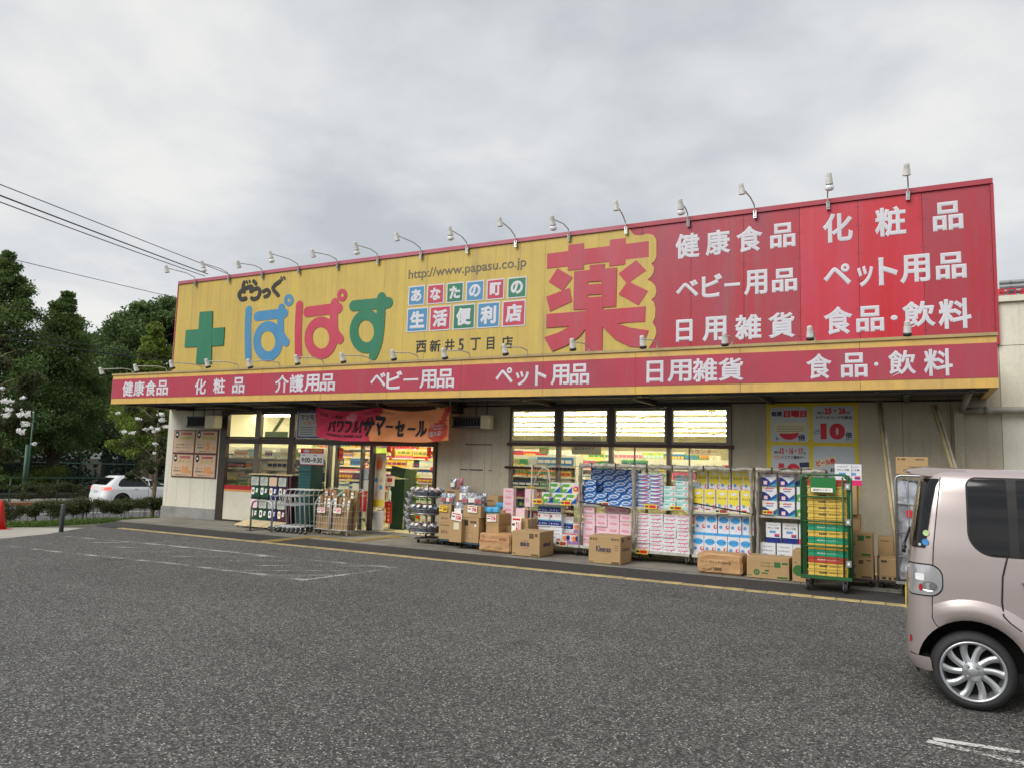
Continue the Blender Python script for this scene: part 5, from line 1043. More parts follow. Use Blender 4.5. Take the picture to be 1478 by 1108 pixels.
def pack_mesh(kind):
    b = MB(); Y = -0.0008
    def quad(x0, x1, z0, z1, m, k=1): b.box(x0, x1, Y - 0.0007 * k, Y - 0.0007 * (k - 1) - 0.0001, z0, z1, m, skip='k')
    def elp(cx, cz, rx, rz, m, k=1): b.prism(ellipse(cx, cz, rx, rz, 12), Y - 0.0007 * k, Y - 0.0007 * (k - 1) - 0.0001, m)
    if kind == 'blue_tissue':
        w, d, h = 0.238, 0.12, 0.112; b.box(0, w, 0, d, 0, h, 'pk_blue')
        b.prism([(0.02, 0.02), (0.12, 0.012), (0.22, 0.05), (0.225, 0.085), (0.12, 0.1), (0.02, 0.07)], Y - 0.0007, Y, 'pk_blue2'); elp(0.12, 0.055, 0.085, 0.03, 'pk_white', 2); elp(0.12, 0.053, 0.065, 0.018, 'pk_blue', 3); b.text('ティッシュ', 0.07, 0.17, 0.045, 0.062, Y - 0.0022, 'pk_white', 0.02, 0.001, 1)
        b.prism([(0, 0.0), (0.06, 0), (0.0, 0.03)], Y - 0.0007, Y, 'pk_white'); b.prism([(w, h), (w - 0.06, h), (w, h - 0.03)], Y - 0.0007, Y, 'pk_white')
    elif kind == 'striped_tissue':
        w, d, h = 0.232, 0.12, 0.066; b.box(0, w, 0, d, 0, h, 'pk_white'); b.prism([(0, 0.012), (0.11, 0.012), (w, 0.045), (w, 0.058), (0.1, 0.035), (0, 0.035)], Y - 0.0007, Y, 'pk_blue'); b.prism([(0.07, 0.008), (0.2, 0.008), (0.215, 0.022), (0.09, 0.022)], Y - 0.0014, Y - 0.0008, 'pk_rose'); quad(0.0, w, 0.0, 0.005, 'pk_navy', 1)
    elif kind == 'mint_tissue':
        w, d, h = 0.22, 0.12, 0.098; b.box(0, w, 0, d, 0, h, 'pk_white'); quad(0, w, 0.0, 0.03, 'pk_teal'); quad(0, 0.12, 0.055, 0.09, 'pk_teal'); elp(0.18, 0.07, 0.018, 0.014, 'pk_orange', 1); quad(0.03, 0.08, 0.066, 0.078, 'pk_teal2', 2); quad(0.14, 0.2, 0.04, 0.045, 'black', 1)
    elif kind == 'pink_tissue':
        w, d, h = 0.232, 0.12, 0.122; b.box(0, w, 0, d, 0, h, 'pk_pink'); elp(0.116, 0.062, 0.075, 0.022, 'pk_rose', 1); elp(0.116, 0.062, 0.068, 0.015, 'pk_pink', 2); b.text('tissue', 0.06, 0.172, 0.055, 0.07, Y - 0.0016, 'pk_rose', 0.02, 0.001, 1); quad(0.0, w, 0.0, 0.006, 'pk_white')
    elif kind == 'cherry_tissue':
        w, d, h = 0.243, 0.12, 0.131; b.box(0, w, 0, d, 0, h, 'pk_white'); rr = random.Random(3)
        b.prism([(0.02, 0.098), (0.2, 0.104), (0.225, 0.118), (0.03, 0.114)], Y - 0.0007, Y, 'pk_rose'); b.prism([(0.02, 0.03), (0.2, 0.034), (0.225, 0.05), (0.03, 0.046)], Y - 0.0007, Y, 'pk_rose')
        for k in range(16): x, z = rr.uniform(0.012, 0.228), rr.uniform(0.01, 0.12); elp(x, z, 0.007, 0.006, 'pk_red' if k % 3 else 'black', 2)
    elif kind == 'yellow_roll':
        w, d, h = 0.192, 0.2, 0.405; b.box(0, w, 0, d, 0, h, 'pk_white'); b.prism([(0.008, 0.16), (0.03, 0.13), (0.1, 0.12), (0.17, 0.15), (w - 0.008, 0.2), (w - 0.008, 0.37), (0.008, 0.37)], Y - 0.0007, Y, 'pk_yellow'); elp(0.1, 0.33, 0.05, 0.025, 'pk_white', 2); b.text('ウィング', 0.03, 0.175, 0.23, 0.275, Y - 0.0008, 'navy', 0.04, 0.001, 1); quad(0, w, 0.37, h, 'pk_yellow'); quad(0, w, 0, 0.012, 'pk_yellow'); elp(0.17, 0.1, 0.03, 0.04, 'pk_rose', 2); elp(0.175, 0.1, 0.015, 0.025, 'pk_white', 3); elp(0.055, 0.13, 0.025, 0.03, 'pk_blue2', 1); quad(0.02, 0.1, 0.04, 0.065, 'pk_red')
    elif kind == 'blue_roll':
        w, d, h = 0.196, 0.2, 0.375; b.box(0, w, 0, d, 0, h, 'pk_white'); elp(0.098, 0.235, 0.088, 0.055, 'pk_cyan', 1); b.text('ウィング', 0.03, 0.168, 0.22, 0.255, Y - 0.0008, 'pk_blue', 0.03, 0.001, 1); quad(0, w, 0.345, h, 'pk_cyan'); elp(0.165, 0.11, 0.032, 0.036, 'pk_red', 1); elp(0.172, 0.115, 0.016, 0.02, 'pk_white', 2); elp(0.05, 0.11, 0.03, 0.03, 'pk_blue2', 1); elp(0.11, 0.06, 0.03, 0.02, 'pk_pink', 1)
        b.box(0, w, 0.0, d, h + 0.0005, h + 0.006, 'pk_cyan')
    elif kind == 'navy_roll':
        w, d, h = 0.24, 0.2, 0.25; b.box(0, w, 0, d, 0, h, 'pk_white'); b.prism([(0, 0), (w, 0), (w, 0.06), (0.17, 0.03), (0.11, 0.1), (0.05, 0.14), (0, 0.15)], Y - 0.0007, Y, 'pk_navy'); b.prism([(0.1, 0), (w, 0), (w, 0.12), (0.17, 0.07)], Y - 0.0014, Y - 0.0008, 'pk_blue'); b.prism([(0.14, 0), (w, 0), (w, 0.05)], Y - 0.0021, Y - 0.0015, 'pk_teal2'); quad(0.03, 0.09, 0.02, 0.08, 'pk_pink', 4); b.text('elleair', 0.05, 0.2, 0.19, 0.225, Y, 'pk_red', 0.03, 0.001, 1); quad(0.06, 0.18, 0.155, 0.17, 'pk_blue', 1); quad(0.01, 0.04, 0.2, 0.23, 'pk_yellow')
    elif kind == 'green_roll':
        w, d, h = 0.24, 0.2, 0.25; b.box(0, w, 0, d, 0, h, 'pk_white'); b.prism([(0, 0), (w, 0), (w, 0.06), (0.17, 0.08), (0.11, 0.05), (0.05, 0.13), (0, 0.12)], Y - 0.0007, Y, 'pk_green'); b.prism([(0.1, 0.17), (0.13, 0.21), (0.22, 0.2), (0.16, 0.165)], Y - 0.0007, Y, 'dark_grey'); quad(0.03, 0.09, 0.02, 0.07, 'pk_pink', 2)
    elif kind in ('navy_base', 'pink_base'):
        w, d, h = 0.24, 0.2, 0.335; b.box(0, w, 0, d, 0, h, 'pk_white'); quad(0, w, 0, 0.085, 'pk_navy' if kind == 'navy_base' else 'pk_magenta'); b.text('やわらか', 0.04, 0.2, 0.285, 0.3, Y, 'navy', 0.01, 0.001, 1); b.text('ヤシノミ洗剤'[:5], 0.03, 0.21, 0.23, 0.26, Y, 'navy', 0.04, 0.001, 1); quad(0.06, 0.16, 0.16, 0.2, 'pk_blue2'); quad(0.14, 0.22, 0.1, 0.15, 'pk_rose', 1); quad(0.14, 0.22, 0.1, 0.12, 'pk_navy', 2)
    elif kind == 'white_roll':
        w, d, h = 0.25, 0.2, 0.29; b.box(0, w, 0, d, 0, h, 'pk_white'); b.text('やわらか', 0.05, 0.2, 0.22, 0.24, Y, 'navy', 0.01, 0.001, 1); b.text('トイレット', 0.03, 0.21, 0.15, 0.18, Y, 'navy', 0.04, 0.001, 1); quad(0.14, 0.22, 0.03, 0.08, 'pk_rose', 1); quad(0.14, 0.22, 0.03, 0.05, 'pk_navy', 2); quad(0.05, 0.12, 0.09, 0.11, 'pk_blue2')
    elif kind == 'citrus_pack':
        w, d, h = 0.24, 0.16, 0.19; b.box(0, w, 0, d, 0, h, 'pk_white'); b.prism([(0, 0), (0.1, 0), (0.2, 0.17), (0.04, 0.17), (0, 0.1)], Y - 0.0007, Y, 'pk_green'); b.prism([(0.1, 0), (w, 0), (w, 0.12)], Y - 0.0007, Y, 'pk_blue'); elp(0.06, 0.09, 0.03, 0.03, 'pk_yellow', 2); elp(0.2, 0.14, 0.025, 0.02, 'pk_yellow', 2); quad(0.05, 0.19, 0.075, 0.11, 'pk_white', 3); b.box(0, w, 0, d, h + 0.0005, h + 0.004, 'pk_white')
    elif kind == 'fruit_pack':
        w, d, h = 0.2, 0.16, 0.18; b.box(0, w, 0, d, 0, h, 'pk_pink'); elp(0.08, 0.1, 0.06, 0.05, 'pk_red', 1); elp(0.15, 0.07, 0.035, 0.04, 'pk_orange', 1); elp(0.07, 0.1, 0.03, 0.02, 'pk_yellow', 2); quad(0.0, w, 0, 0.03, 'pk_yellow')
    elif kind == 'roll_pack':
        w, d, h = 0.25, 0.22, 0.245; b.box(0, w, 0, d, 0, h, 'pk_white'); quad(0, w, 0.02, 0.11, 'pk_navy'); elp(0.03, 0.2, 0.022, 0.03, 'pk_red', 1); b.text('ダブル', 0.12, 0.23, 0.19, 0.22, Y, 'pk_red', 0.03, 0.001, 1); b.text('トイレ', 0.03, 0.2, 0.04, 0.075, Y - 0.0008, 'pk_white', 0.03, 0.001, 1); quad(0, w, 0.112, 0.13, 'pk_teal2')
    elif kind == 'purple_pack':
        w, d, h = 0.18, 0.15, 0.2; b.box(0, w, 0, d, 0, h, 'pk_white'); b.prism([(0, 0), (w, 0), (w, 0.06), (0.09, 0.09), (0, 0.05)], Y - 0.0007, Y, 'pk_purple'); elp(0.06, 0.11, 0.05, 0.05, 'pk_orange', 2); elp(0.12, 0.12, 0.04, 0.05, 'pk_navy', 3); quad(0.0, w, 0.18, h, 'pk_red')
    elif kind == 'floral_stack':
        w, d, h = 0.2, 0.16, 0.36; b.box(0, w, 0, d, 0, h, 'pk_pink'); elp(0.13, 0.2, 0.03, 0.07, 'pk_white', 1); elp(0.13, 0.2, 0.015, 0.05, 'pk_yellow', 2); b.text('リリ', 0.03, 0.09, 0.1, 0.18, Y, 'dark_grey', 0.02, 0.001, 1); quad(0, 0.01, 0, h, 'pk_purple')
    return b.mesh('goods_pack', 0.008), w, d, h
PK = {}
def pack(kind, x, y, z, label, group, rz=0.0, name='goods_pack', cat='pack'):
    if kind not in PK: PK[kind] = pack_mesh(kind)
    me, w, d, h = PK[kind]
    return tag(link(name, me, None, (x, y, z), (0, 0, rz + rnd.uniform(-0.035, 0.035))), label, cat, group)

# roll cages
mat('cage_white', srgb(196, 194, 186), 0.45, var=0.6, vscale=7, col2=srgb(140, 134, 120)); mat('vinyl', srgb(176, 170, 156), 0.3, var=0.6, vscale=9, col2=srgb(112, 106, 94), alpha=0.86, bump=1.0, bscale=14)
mat('strap', (0.02, 0.02, 0.022), 0.6)
CW_, CD_, CH_ = 1.08, 0.78, 1.70
def crumple(b, P, r, m, seed, seg=7):
    rr = random.Random(seed); pts = []; rad = []
    for i in range(len(P) - 1):
        a, c = Vector(P[i]), Vector(P[i + 1]); n = max(2, int((c - a).length / 0.07))
        for k in range(n): pts.append(a.lerp(c, k / n) + Vector((rr.uniform(-1, 1), rr.uniform(-1, 1), rr.uniform(-1, 1))) * r * 0.35); rad.append(r * rr.uniform(0.7, 1.3))
    pts.append(Vector(P[-1])); rad.append(r); b.tube(pts, rad, m, seg, smooth=False)
def make_cage(shelf_z=0.93, bend=False, cover=True, seed=1, wires=True):
    c = empty('roll_cage'); r = 0.016
    def T(name, pts, rr=r, m='cage_white'): b = MB(); b.tube(pts, rr, m, 8); return b.build(name, c)
    for x in (0.02, CW_ - 0.02):
        b = MB(); b.tube([(x, 0.02, 0.19), (x, 0.02, CH_ - 0.03), (x, 0.06, CH_), (x, CD_ - 0.06, CH_), (x, CD_ - 0.02, CH_ - 0.03), (x, CD_ - 0.02, 0.19)], r, 'cage_white', 8)
        for z in (0.5, 0.93, 1.35): b.tube([(x, 0.02, z), (x, CD_ - 0.02, z)], 0.006, 'cage_white', 5)
        for k in range(1, 7): b.tube([(x, 0.02 + k * 0.105, 0.2), (x, 0.02 + k * 0.105, CH_)], 0.003, 'cage_white', 4, False)
        b.build('side_frame', c)
    b = MB()
    for k in range(1, 12): b.tube([(0.02 + k * 0.087, CD_ - 0.03, 0.2), (0.02 + k * 0.087, CD_ - 0.03, CH_ - 0.02)], 0.003, 'cage_white', 4, False)
    for z in (0.25, 0.6, 1.2, CH_ - 0.02): b.tube([(0.02, CD_ - 0.03, z), (CW_ - 0.02, CD_ - 0.03, z)], 0.006, 'cage_white', 5, False)
    b.build('back_grid', c)
    b = MB(); b.box(0.0, CW_, 0.0, CD_, 0.165, 0.195, 'cage_white'); b.box(0, CW_, -0.008, -0.001, 0.15, 0.2, 'cage_white'); b.build('base', c, bevel=0.004)
    b = MB(); b.box(0.04, CW_ - 0.04, 0.03, CD_ - 0.05, shelf_z - 0.015, shelf_z, 'metal_shelf'); b.box(0.03, CW_ - 0.03, 0.012, 0.028, shelf_z - 0.03, shelf_z + 0.005, 'cage_white'); b.build('shelf', c)
    for x in (0.10, CW_ - 0.10):
        for y in (0.07, CD_ - 0.07):
            k = MB(); k.box(x - 0.03, x + 0.03, y - 0.03, y + 0.03, 0.135, 0.163, 'alu'); k.box(x - 0.026, x - 0.018, y - 0.02, y + 0.04, 0.06, 0.134, 'alu'); k.box(x + 0.018, x + 0.026, y - 0.02, y + 0.04, 0.06, 0.134, 'alu'); k.build('caster_fork', c)
            k = MB(); k.lathe([(0.03, -0.015), (0.055, -0.013), (0.06, 0), (0.055, 0.013), (0.03, 0.015)], 'rubber', (x, y + 0.015, 0.062), (1, 0, 0), 14); k.lathe([(0.028, -0.0165), (0.028, 0.0165)], 'pipe_grey', (x, y + 0.015, 0.062), (1, 0, 0), 10); k.build('caster', c)
    if cover:
        b = MB(); crumple(b, [(-0.01, -0.02, CH_ + 0.0), (CW_ + 0.01, -0.02, CH_ - 0.0)], 0.038, 'vinyl', seed); crumple(b, [(0.0, 0.4, CH_ + 0.02), (CW_, 0.4, CH_ + 0.02)], 0.035, 'vinyl', seed + 3); 
        rr = random.Random(seed); nx, ny = 14, 6; base = len(b.v)
        for j in range(ny + 1):
            for i in range(nx + 1): b.v.append((i / nx * CW_, -0.02 + j / ny * (CD_ + 0.0), CH_ + 0.02 + rr.uniform(-0.012, 0.03)))
        for j in range(ny):
            for i in range(nx): q = base + j * (nx + 1) + i; b.f.append((q, q + 1, q + nx + 2, q + nx + 1)); b.m.append(b.mi('vinyl')); b.sm.append(False)
        b.build('vinyl_cover', c)
        b = MB(); crumple(b, [(0.02, -0.03, CH_), (0.0, -0.035, 1.2), (0.03, -0.03, 0.7), (0.015, -0.03, 0.3)], 0.024, 'vinyl', seed + 7); b.build('rolled_vinyl', c)
        b = MB(); crumple(b, [(CW_ - 0.02, -0.03, CH_), (CW_, -0.035, 1.25), (CW_ - 0.03, -0.03, 0.8), (CW_ - 0.01, -0.03, 0.3)], 0.024, 'vinyl', seed + 9); b.build('rolled_vinyl', c)
        b = MB()
        for x in (0.25, 0.72): b.box(x, x + 0.02, -0.07, -0.05, CH_ - 0.05, CH_ + 0.06, 'strap')
        b.build('strap', c)
    return c
CY_ = 13.5
cx_ = [at(u, 750, CY_).x for u in (764, 836, 914.5, 995, 1092)]
cl = ['open roll cage of citrus packs and toilet rolls, leftmost in the cage row', 'roll cage of blue tissues over pink tissues, second from the left', 'roll cage of striped tissues over cherry patterned tissues, third from the left', 'roll cage of yellow packs over blue packs, fourth from the left', 'roll cage of navy and white packs, partly behind the green cage']
c0 = make_cage(0.96, cover=False); c0.location = (cx_[0], CY_, GZ); tag(c0, cl[0], 'roll cage', 'white roll cages along the windows')
proto = None
for i in range(1, 5):
    o = make_cage(0.97 if i < 3 else 0.94, seed=i * 5); o.location = (cx_[i], CY_ + 0.0, GZ); tag(o, cl[i], 'roll cage', 'white roll cages along the windows')
# bent hoops on the first cage and strap bands
b = MB(); b.tube([(0.05, 0.05, 1.32), (0.18, 0.02, 1.55), (0.26, 0.02, 1.64), (0.38, 0.02, 1.60), (0.42, 0.02, 1.35), (0.42, 0.02, 1.0)], 0.016, 'cage_white', 8); b.build('bent_tube', c0)
for i, (ua, va, ub, vb) in ((1, (834, 723, 908, 733)), (3, (1000, 725, 1087, 741)), (2, (916, 690, 916.5, 700))):
    if i == 2: continue
    p, q = at(ua, va, CY_ - 0.05), at(ub, vb, CY_ - 0.05); b = MB(); b.tube([(p.x - cx_[i], -0.05, p.z - GZ), (q.x - cx_[i], -0.05, q.z - GZ)], 0.012, 'strap', 4); b.build('elastic_band', [o for o in COL.objects if o.get('label') == cl[i]][0])
ROWW = lambda r, n: ('top' if r == n - 1 else 'bottom' if r == 0 else ORD[n - 1 - r]) + ' row'
def grid(kind, cage, x0, z0, cols, rows, y, what, where, skip=(), dx=None, dz=None, rowcounts=None, jit=0.006):
    if kind not in PK: PK[kind] = pack_mesh(kind)
    me, w, d, h = PK[kind]; dx = dx or w + 0.006; dz = dz or h + 0.002
    for c in range(cols):
        nr = rowcounts[c] if rowcounts else rows
        for r in range(nr):
            if (c, r) in skip: continue
            lb = f"{what}, {ORD[c]} column, {ORD[r] if nr > 1 else 'only'} from the bottom, {where}"
            pack(kind, cx_[cage] + x0 + c * dx + rnd.uniform(-jit, jit), CY_ + y + rnd.uniform(0, 0.035), GZ + z0 + r * dz, lb, what + 's in the roll cages')
S1, S0_ = 0.972, 0.197
# cage 1 blue over pink
grid('blue_tissue', 1, 0.05, S1, 4, 4, 0.06, 'blue tissue pack', 'second cage front', rowcounts=[4, 2, 2, 2])
grid('blue_tissue', 1, 0.10, S1, 4, 6, 0.30, 'blue tissue pack', 'second cage back')
grid('pink_tissue', 1, 0.05, S0_, 1, 6, 0.05, 'pale pink tissue pack', 'second cage front left')
grid('pink_tissue', 1, 0.29, S0_, 3, 5, 0.10, 'pale pink tissue pack', 'second cage middle')
grid('pink_tissue', 1, 0.42, S0_ + 0.62, 2, 1, 0.25, 'pale pink tissue pack', 'second cage upper back')
# cage 2
grid('striped_tissue', 2, 0.05, S1, 2, 9, 0.05, 'blue striped white tissue pack', 'third cage')
grid('mint_tissue', 2, 0.54, S1, 2, 5, 0.06, 'mint green tissue pack', 'third cage', rowcounts=[4, 5])
grid('mint_tissue', 2, 0.70, S1, 2, 6, 0.24, 'mint green tissue pack', 'third cage back', rowcounts=[6, 5])
grid('cherry_tissue', 2, 0.04, S0_, 4, 5, 0.04, 'white cherry print tissue pack', 'third cage')
# cage 3
grid('yellow_roll', 3, 0.05, 0.942, 5, 1, 0.04, 'yellow and white toilet roll pack', 'fourth cage lower front', dx=0.204)
grid('yellow_roll', 3, 0.07, 0.942 + 0.35, 5, 1, 0.26, 'yellow and white toilet roll pack', 'fourth cage upper back', dx=0.202)
grid('blue_roll', 3, 0.04, S0_ - 0.0, 5, 1, 0.04, 'blue and white toilet roll pack', 'fourth cage lower front', dx=0.205)
grid('blue_roll', 3, 0.06, S0_ + 0.385, 5, 1, 0.12, 'blue and white toilet roll pack', 'fourth cage upper', dx=0.205)
# cage 4
grid('navy_roll', 4, 0.08, 0.942, 2, 3, 0.06, 'navy wave toilet roll pack', 'fifth cage', dx=0.285)
grid('navy_roll', 4, 0.42, 0.942, 1, 3, 0.30, 'navy wave toilet roll pack', 'fifth cage back')
grid('green_roll', 4, 0.64, 0.942, 1, 2, 0.08, 'green leaf toilet roll pack', 'fifth cage')
grid('white_roll', 4, 0.05, S0_, 3, 1, 0.04, 'plain white toilet roll pack', 'fifth cage low', dx=0.262)
grid('navy_base', 4, 0.14, S0_ + 0.295, 2, 1, 0.10, 'white pack with navy base', 'fifth cage', dx=0.262); grid('pink_base', 4, 0.66, S0_ + 0.295, 1, 1, 0.08, 'white pack with magenta base', 'fifth cage')
# cage 0
grid('citrus_pack', 0, 0.24, 0.965, 3, 1, 0.05, 'green lemon kitchen roll pack', 'leftmost cage lower', dx=0.245); grid('citrus_pack', 0, 0.32, 0.965 + 0.196, 3, 1, 0.2, 'green lemon kitchen roll pack', 'leftmost cage upper', dx=0.243)
grid('fruit_pack', 0, 0.87, 0.965, 1, 2, 0.06, 'red fruit print pack', 'leftmost cage right')
grid('roll_pack', 0, 0.10, S0_ + 0.30, 2, 2, 0.16, 'navy banded toilet roll pack', 'leftmost cage', dx=0.252, dz=0.262)
grid('white_roll', 0, 0.12, S0_, 2, 1, 0.16, 'plain white toilet roll pack', 'leftmost cage bottom')
grid('roll_pack', 0, 0.56, S0_, 1, 2, 0.3, 'navy banded toilet roll pack', 'leftmost cage back')
grid('purple_pack', 0, 0.68, S0_, 2, 1, 0.04, 'purple and orange pack', 'leftmost cage floor', dx=0.2); grid('purple_pack', 0, 0.84, S0_ + 0.205, 1, 1, 0.2, 'purple and orange pack', 'leftmost cage shelf')
# price tags on the shelves
mat('tag_yellow', srgb(230, 200, 60), 0.5)
for i, (u0, v0, u1, v1, m) in enumerate(((863.5, 724, 879, 729, 'cream'), (930, 727.5, 948, 733, 'tag_yellow'), (966.5, 730, 984, 735, 'tag_yellow'), (917, 792.5, 935, 798, 'tag_yellow'), (1032, 734.5, 1050, 740, 'cream'), (1101, 736, 1116, 741, 'tag_yellow'), (769, 720, 783, 726, 'tag_yellow'), (809, 722, 824, 728, 'tag_yellow'), (802, 780, 818, 787, 'cream'))):
    y = CY_ - 0.03; p, q = at(u0, v1, y), at(u1, v0, y); b = MB(); w_, h_ = q.x - p.x, q.z - p.z; b.box(0, w_, 0, 0.003, 0, h_, m); b.box(w_ * 0.4, w_ * 0.92, -0.0012, -0.0002, h_ * 0.2, h_ * 0.8, 'print_red' if i % 2 else 'print_rust', skip='k'); b.box(w_ * 0.06, w_ * 0.34, -0.0012, -0.0002, h_ * 0.3, h_ * 0.7, 'print_dark', skip='k')
    tag(b.build('price_tag', None, (p.x, y, p.z)), f"small {'yellow' if m == 'tag_yellow' else 'cream'} price tag clipped to a cage shelf, {ORD[i]} of nine", 'price tag', 'price tags on the cages')
# pink tissue column left of cages, floral packs
p = at(727, 700, 13.75)
for r in range(6): pack('pink_tissue', p.x, 13.75, 0.47 + r * 0.124, f'pink tissue pack in the column by the window edge, {ORD[r]} from the bottom', 'pale pink tissue packs by the window')
pack('floral_stack', at(744, 740, 13.6).x, 13.6, 0.47, 'tall pale pink floral pack right of the pink tissue column', None); pack('floral_stack', at(757, 720, 13.9).x, 13.9, 0.85, 'tall pale pink floral pack high beside the bent cage tube', None)
boxo_ = carton(723.5, 748, 741, 768, 13.55, 0.42, 'low cardboard box carrying the pink tissue column', None)
boxo_.location.z = 0.12; boxo_.scale = (1, 1, (0.468 - 0.12) / max(0.01, (at(732, 748, 13.55).z - at(732, 768, 13.55).z)))
carton(742, 748, 762, 768, 13.4, 0.4, 'low cardboard box under the floral pack', 0.12).scale.z = 1.0

# cardboard stacks between door and windows -------------------------------
mat('dolly_blue', srgb(34, 70, 90), 0.5); mat('bag_silver', srgb(178, 180, 186), 0.22, metal=0.45, var=0.8, vscale=16, col2=srgb(70, 72, 84), bump=0.8, bscale=18, obj=True); mat('bag_red', srgb(168, 50, 64), 0.3, var=0.6, vscale=14, col2=srgb(190, 180, 180), obj=True); mat('bag_mix', srgb(190, 196, 200), 0.3, var=0.9, vscale=20, col2=srgb(60, 100, 140), obj=True); mat('bag_dark', srgb(74, 78, 90), 0.25, var=0.9, vscale=18, col2=srgb(190, 192, 196), bump=0.6, bscale=18, obj=True)
def dolly(u0, u1, v, y, dep, label, m='dolly_blue'):
    p, q = at(u0, v, y), at(u1, v, y); g = empty('dolly', (p.x, y, GZ), label, 'dolly', 'flat dollies under the stacked boxes'); w_ = q.x - p.x
    boxo('deck', 0, w_, 0, dep, 0.085, 0.115, m, g, 0.004)
    for x in (0.06, w_ - 0.06):
        for yy in (0.07, dep - 0.07): k = MB(); k.lathe([(0.02, -0.014), (0.037, -0.012), (0.037, 0.012), (0.02, 0.014)], 'rubber', (x, yy, 0.038), (1, 0, 0), 12); k.build('wheel', g)
dolly(598, 632, 772, 13.3, 0.5, 'dark dolly under the round sandal rack by the door', 'dark_grey'); dolly(634, 659, 775, 13.3, 0.6, 'blue dolly under the first stack of cardboard boxes'); dolly(660, 692, 779, 13.1, 0.6, 'blue dolly under the big box with the dark label'); 
def stack(y, dep, rows, grp='cardboard boxes in front of the shop'):
    for (u0, v0, u1, v1, lb, z0, pr) in rows: carton(u0, v0, u1, v1, y, dep, lb, z0, pr)
DZ = GZ + 0.117
stack(13.35, 0.5, [(633, 754, 650, 775, 'bottom cardboard box of the stack right of the sandal rack', DZ, [('みかん', 0.2, 0.8, 0.35, 0.6, PB, 0.03), ('#', 0.1, 0.9, 0.85, 0.9, PB, 0)])])
zt_ = at(641, 754, 13.35).z
stack(13.35, 0.5, [(633.5, 739, 650, 754, 'middle cardboard box of the stack right of the sandal rack', zt_ + 0.002, [('みかん', 0.2, 0.8, 0.35, 0.6, PB, 0.03)])]); z2 = at(641, 739, 13.35).z
stack(13.35, 0.5, [(633.5, 727, 651.5, 739, 'top cardboard box of the stack with a yellow price card', z2 + 0.002, [])])
z3 = at(642, 727, 13.35).z
stack(13.9, 0.45, [(641, 712, 662, 775, 'tall cardboard box behind the stack right of the sandal rack', GZ + 0.01, []), ]); z4 = at(651, 712, 13.9).z
stack(13.9, 0.4, [(641.5, 706, 663, 711.5, 'flat cardboard tray on the tall box under two bagged toys', z4 + 0.002, [('#', 0.2, 0.7, 0.3, 0.6, PB, 0)])])
z5 = at(652, 706, 13.9).z
stack(13.0, 0.62, [(648.5, 748, 666, 778, 'cardboard box with a pale yellow sticker on a dolly', DZ, [('#', 0.35, 0.8, 0.55, 0.85, 'cream', 0)])]); z6 = at(657, 748, 13.0).z
stack(13.12, 0.6, [(666, 746.5, 691, 780, 'big lower cardboard box with a dark square label', DZ, [('#', 0.12, 0.38, 0.68, 0.9, 'print_dark', 0), ('#', 0.5, 0.85, 0.78, 0.88, PB, 0), ('#', 0.3, 0.66, 0.15, 0.16, PB, 0), ('#', 0.3, 0.66, 0.4, 0.41, PB, 0), ('#', 0.3, 0.31, 0.161, 0.399, PB, 0), ('#', 0.65, 0.66, 0.161, 0.399, PB, 0), ('#', 0.75, 0.85, 0.66, 0.74, 'paper', 0)])]); z7 = at(679, 746.5, 13.12).z
stack(13.12, 0.6, [(668.5, 729, 694, 746, 'upper cardboard box piled with silver foil bags', z7 + 0.002, [])]); z8 = at(680, 729, 13.12).z
stack(13.85, 0.5, [(697, 714.5, 719, 733, 'cardboard box standing high behind the silver bags', z8 - 0.2, [('#', 0.1, 0.7, 0.7, 0.76, PB, 0)])])
stack(13.9, 0.45, [(697, 733, 719, 779, 'tall cardboard box at the wall behind the foil bag box', GZ + 0.01, [])])
stack(13.25, 0.5, [(701, 757, 719.5, 781, 'lower cardboard box of the stack with blue balls', GZ + 0.01, [])]); z9 = at(710, 757, 13.25).z
stack(13.25, 0.5, [(701, 740.5, 720, 756.5, 'upper cardboard box of the stack with blue balls', z9 + 0.002, [])]); z10 = at(710, 740.5, 13.25).z
stack(13.7, 0.4, [(718, 735, 727, 781, 'narrow cardboard box behind the blue ball stack', GZ + 0.01, [('#', 0.2, 0.8, 0.65, 0.8, 'print_dark', 0)])]); z11 = at(722, 735, 13.7).z
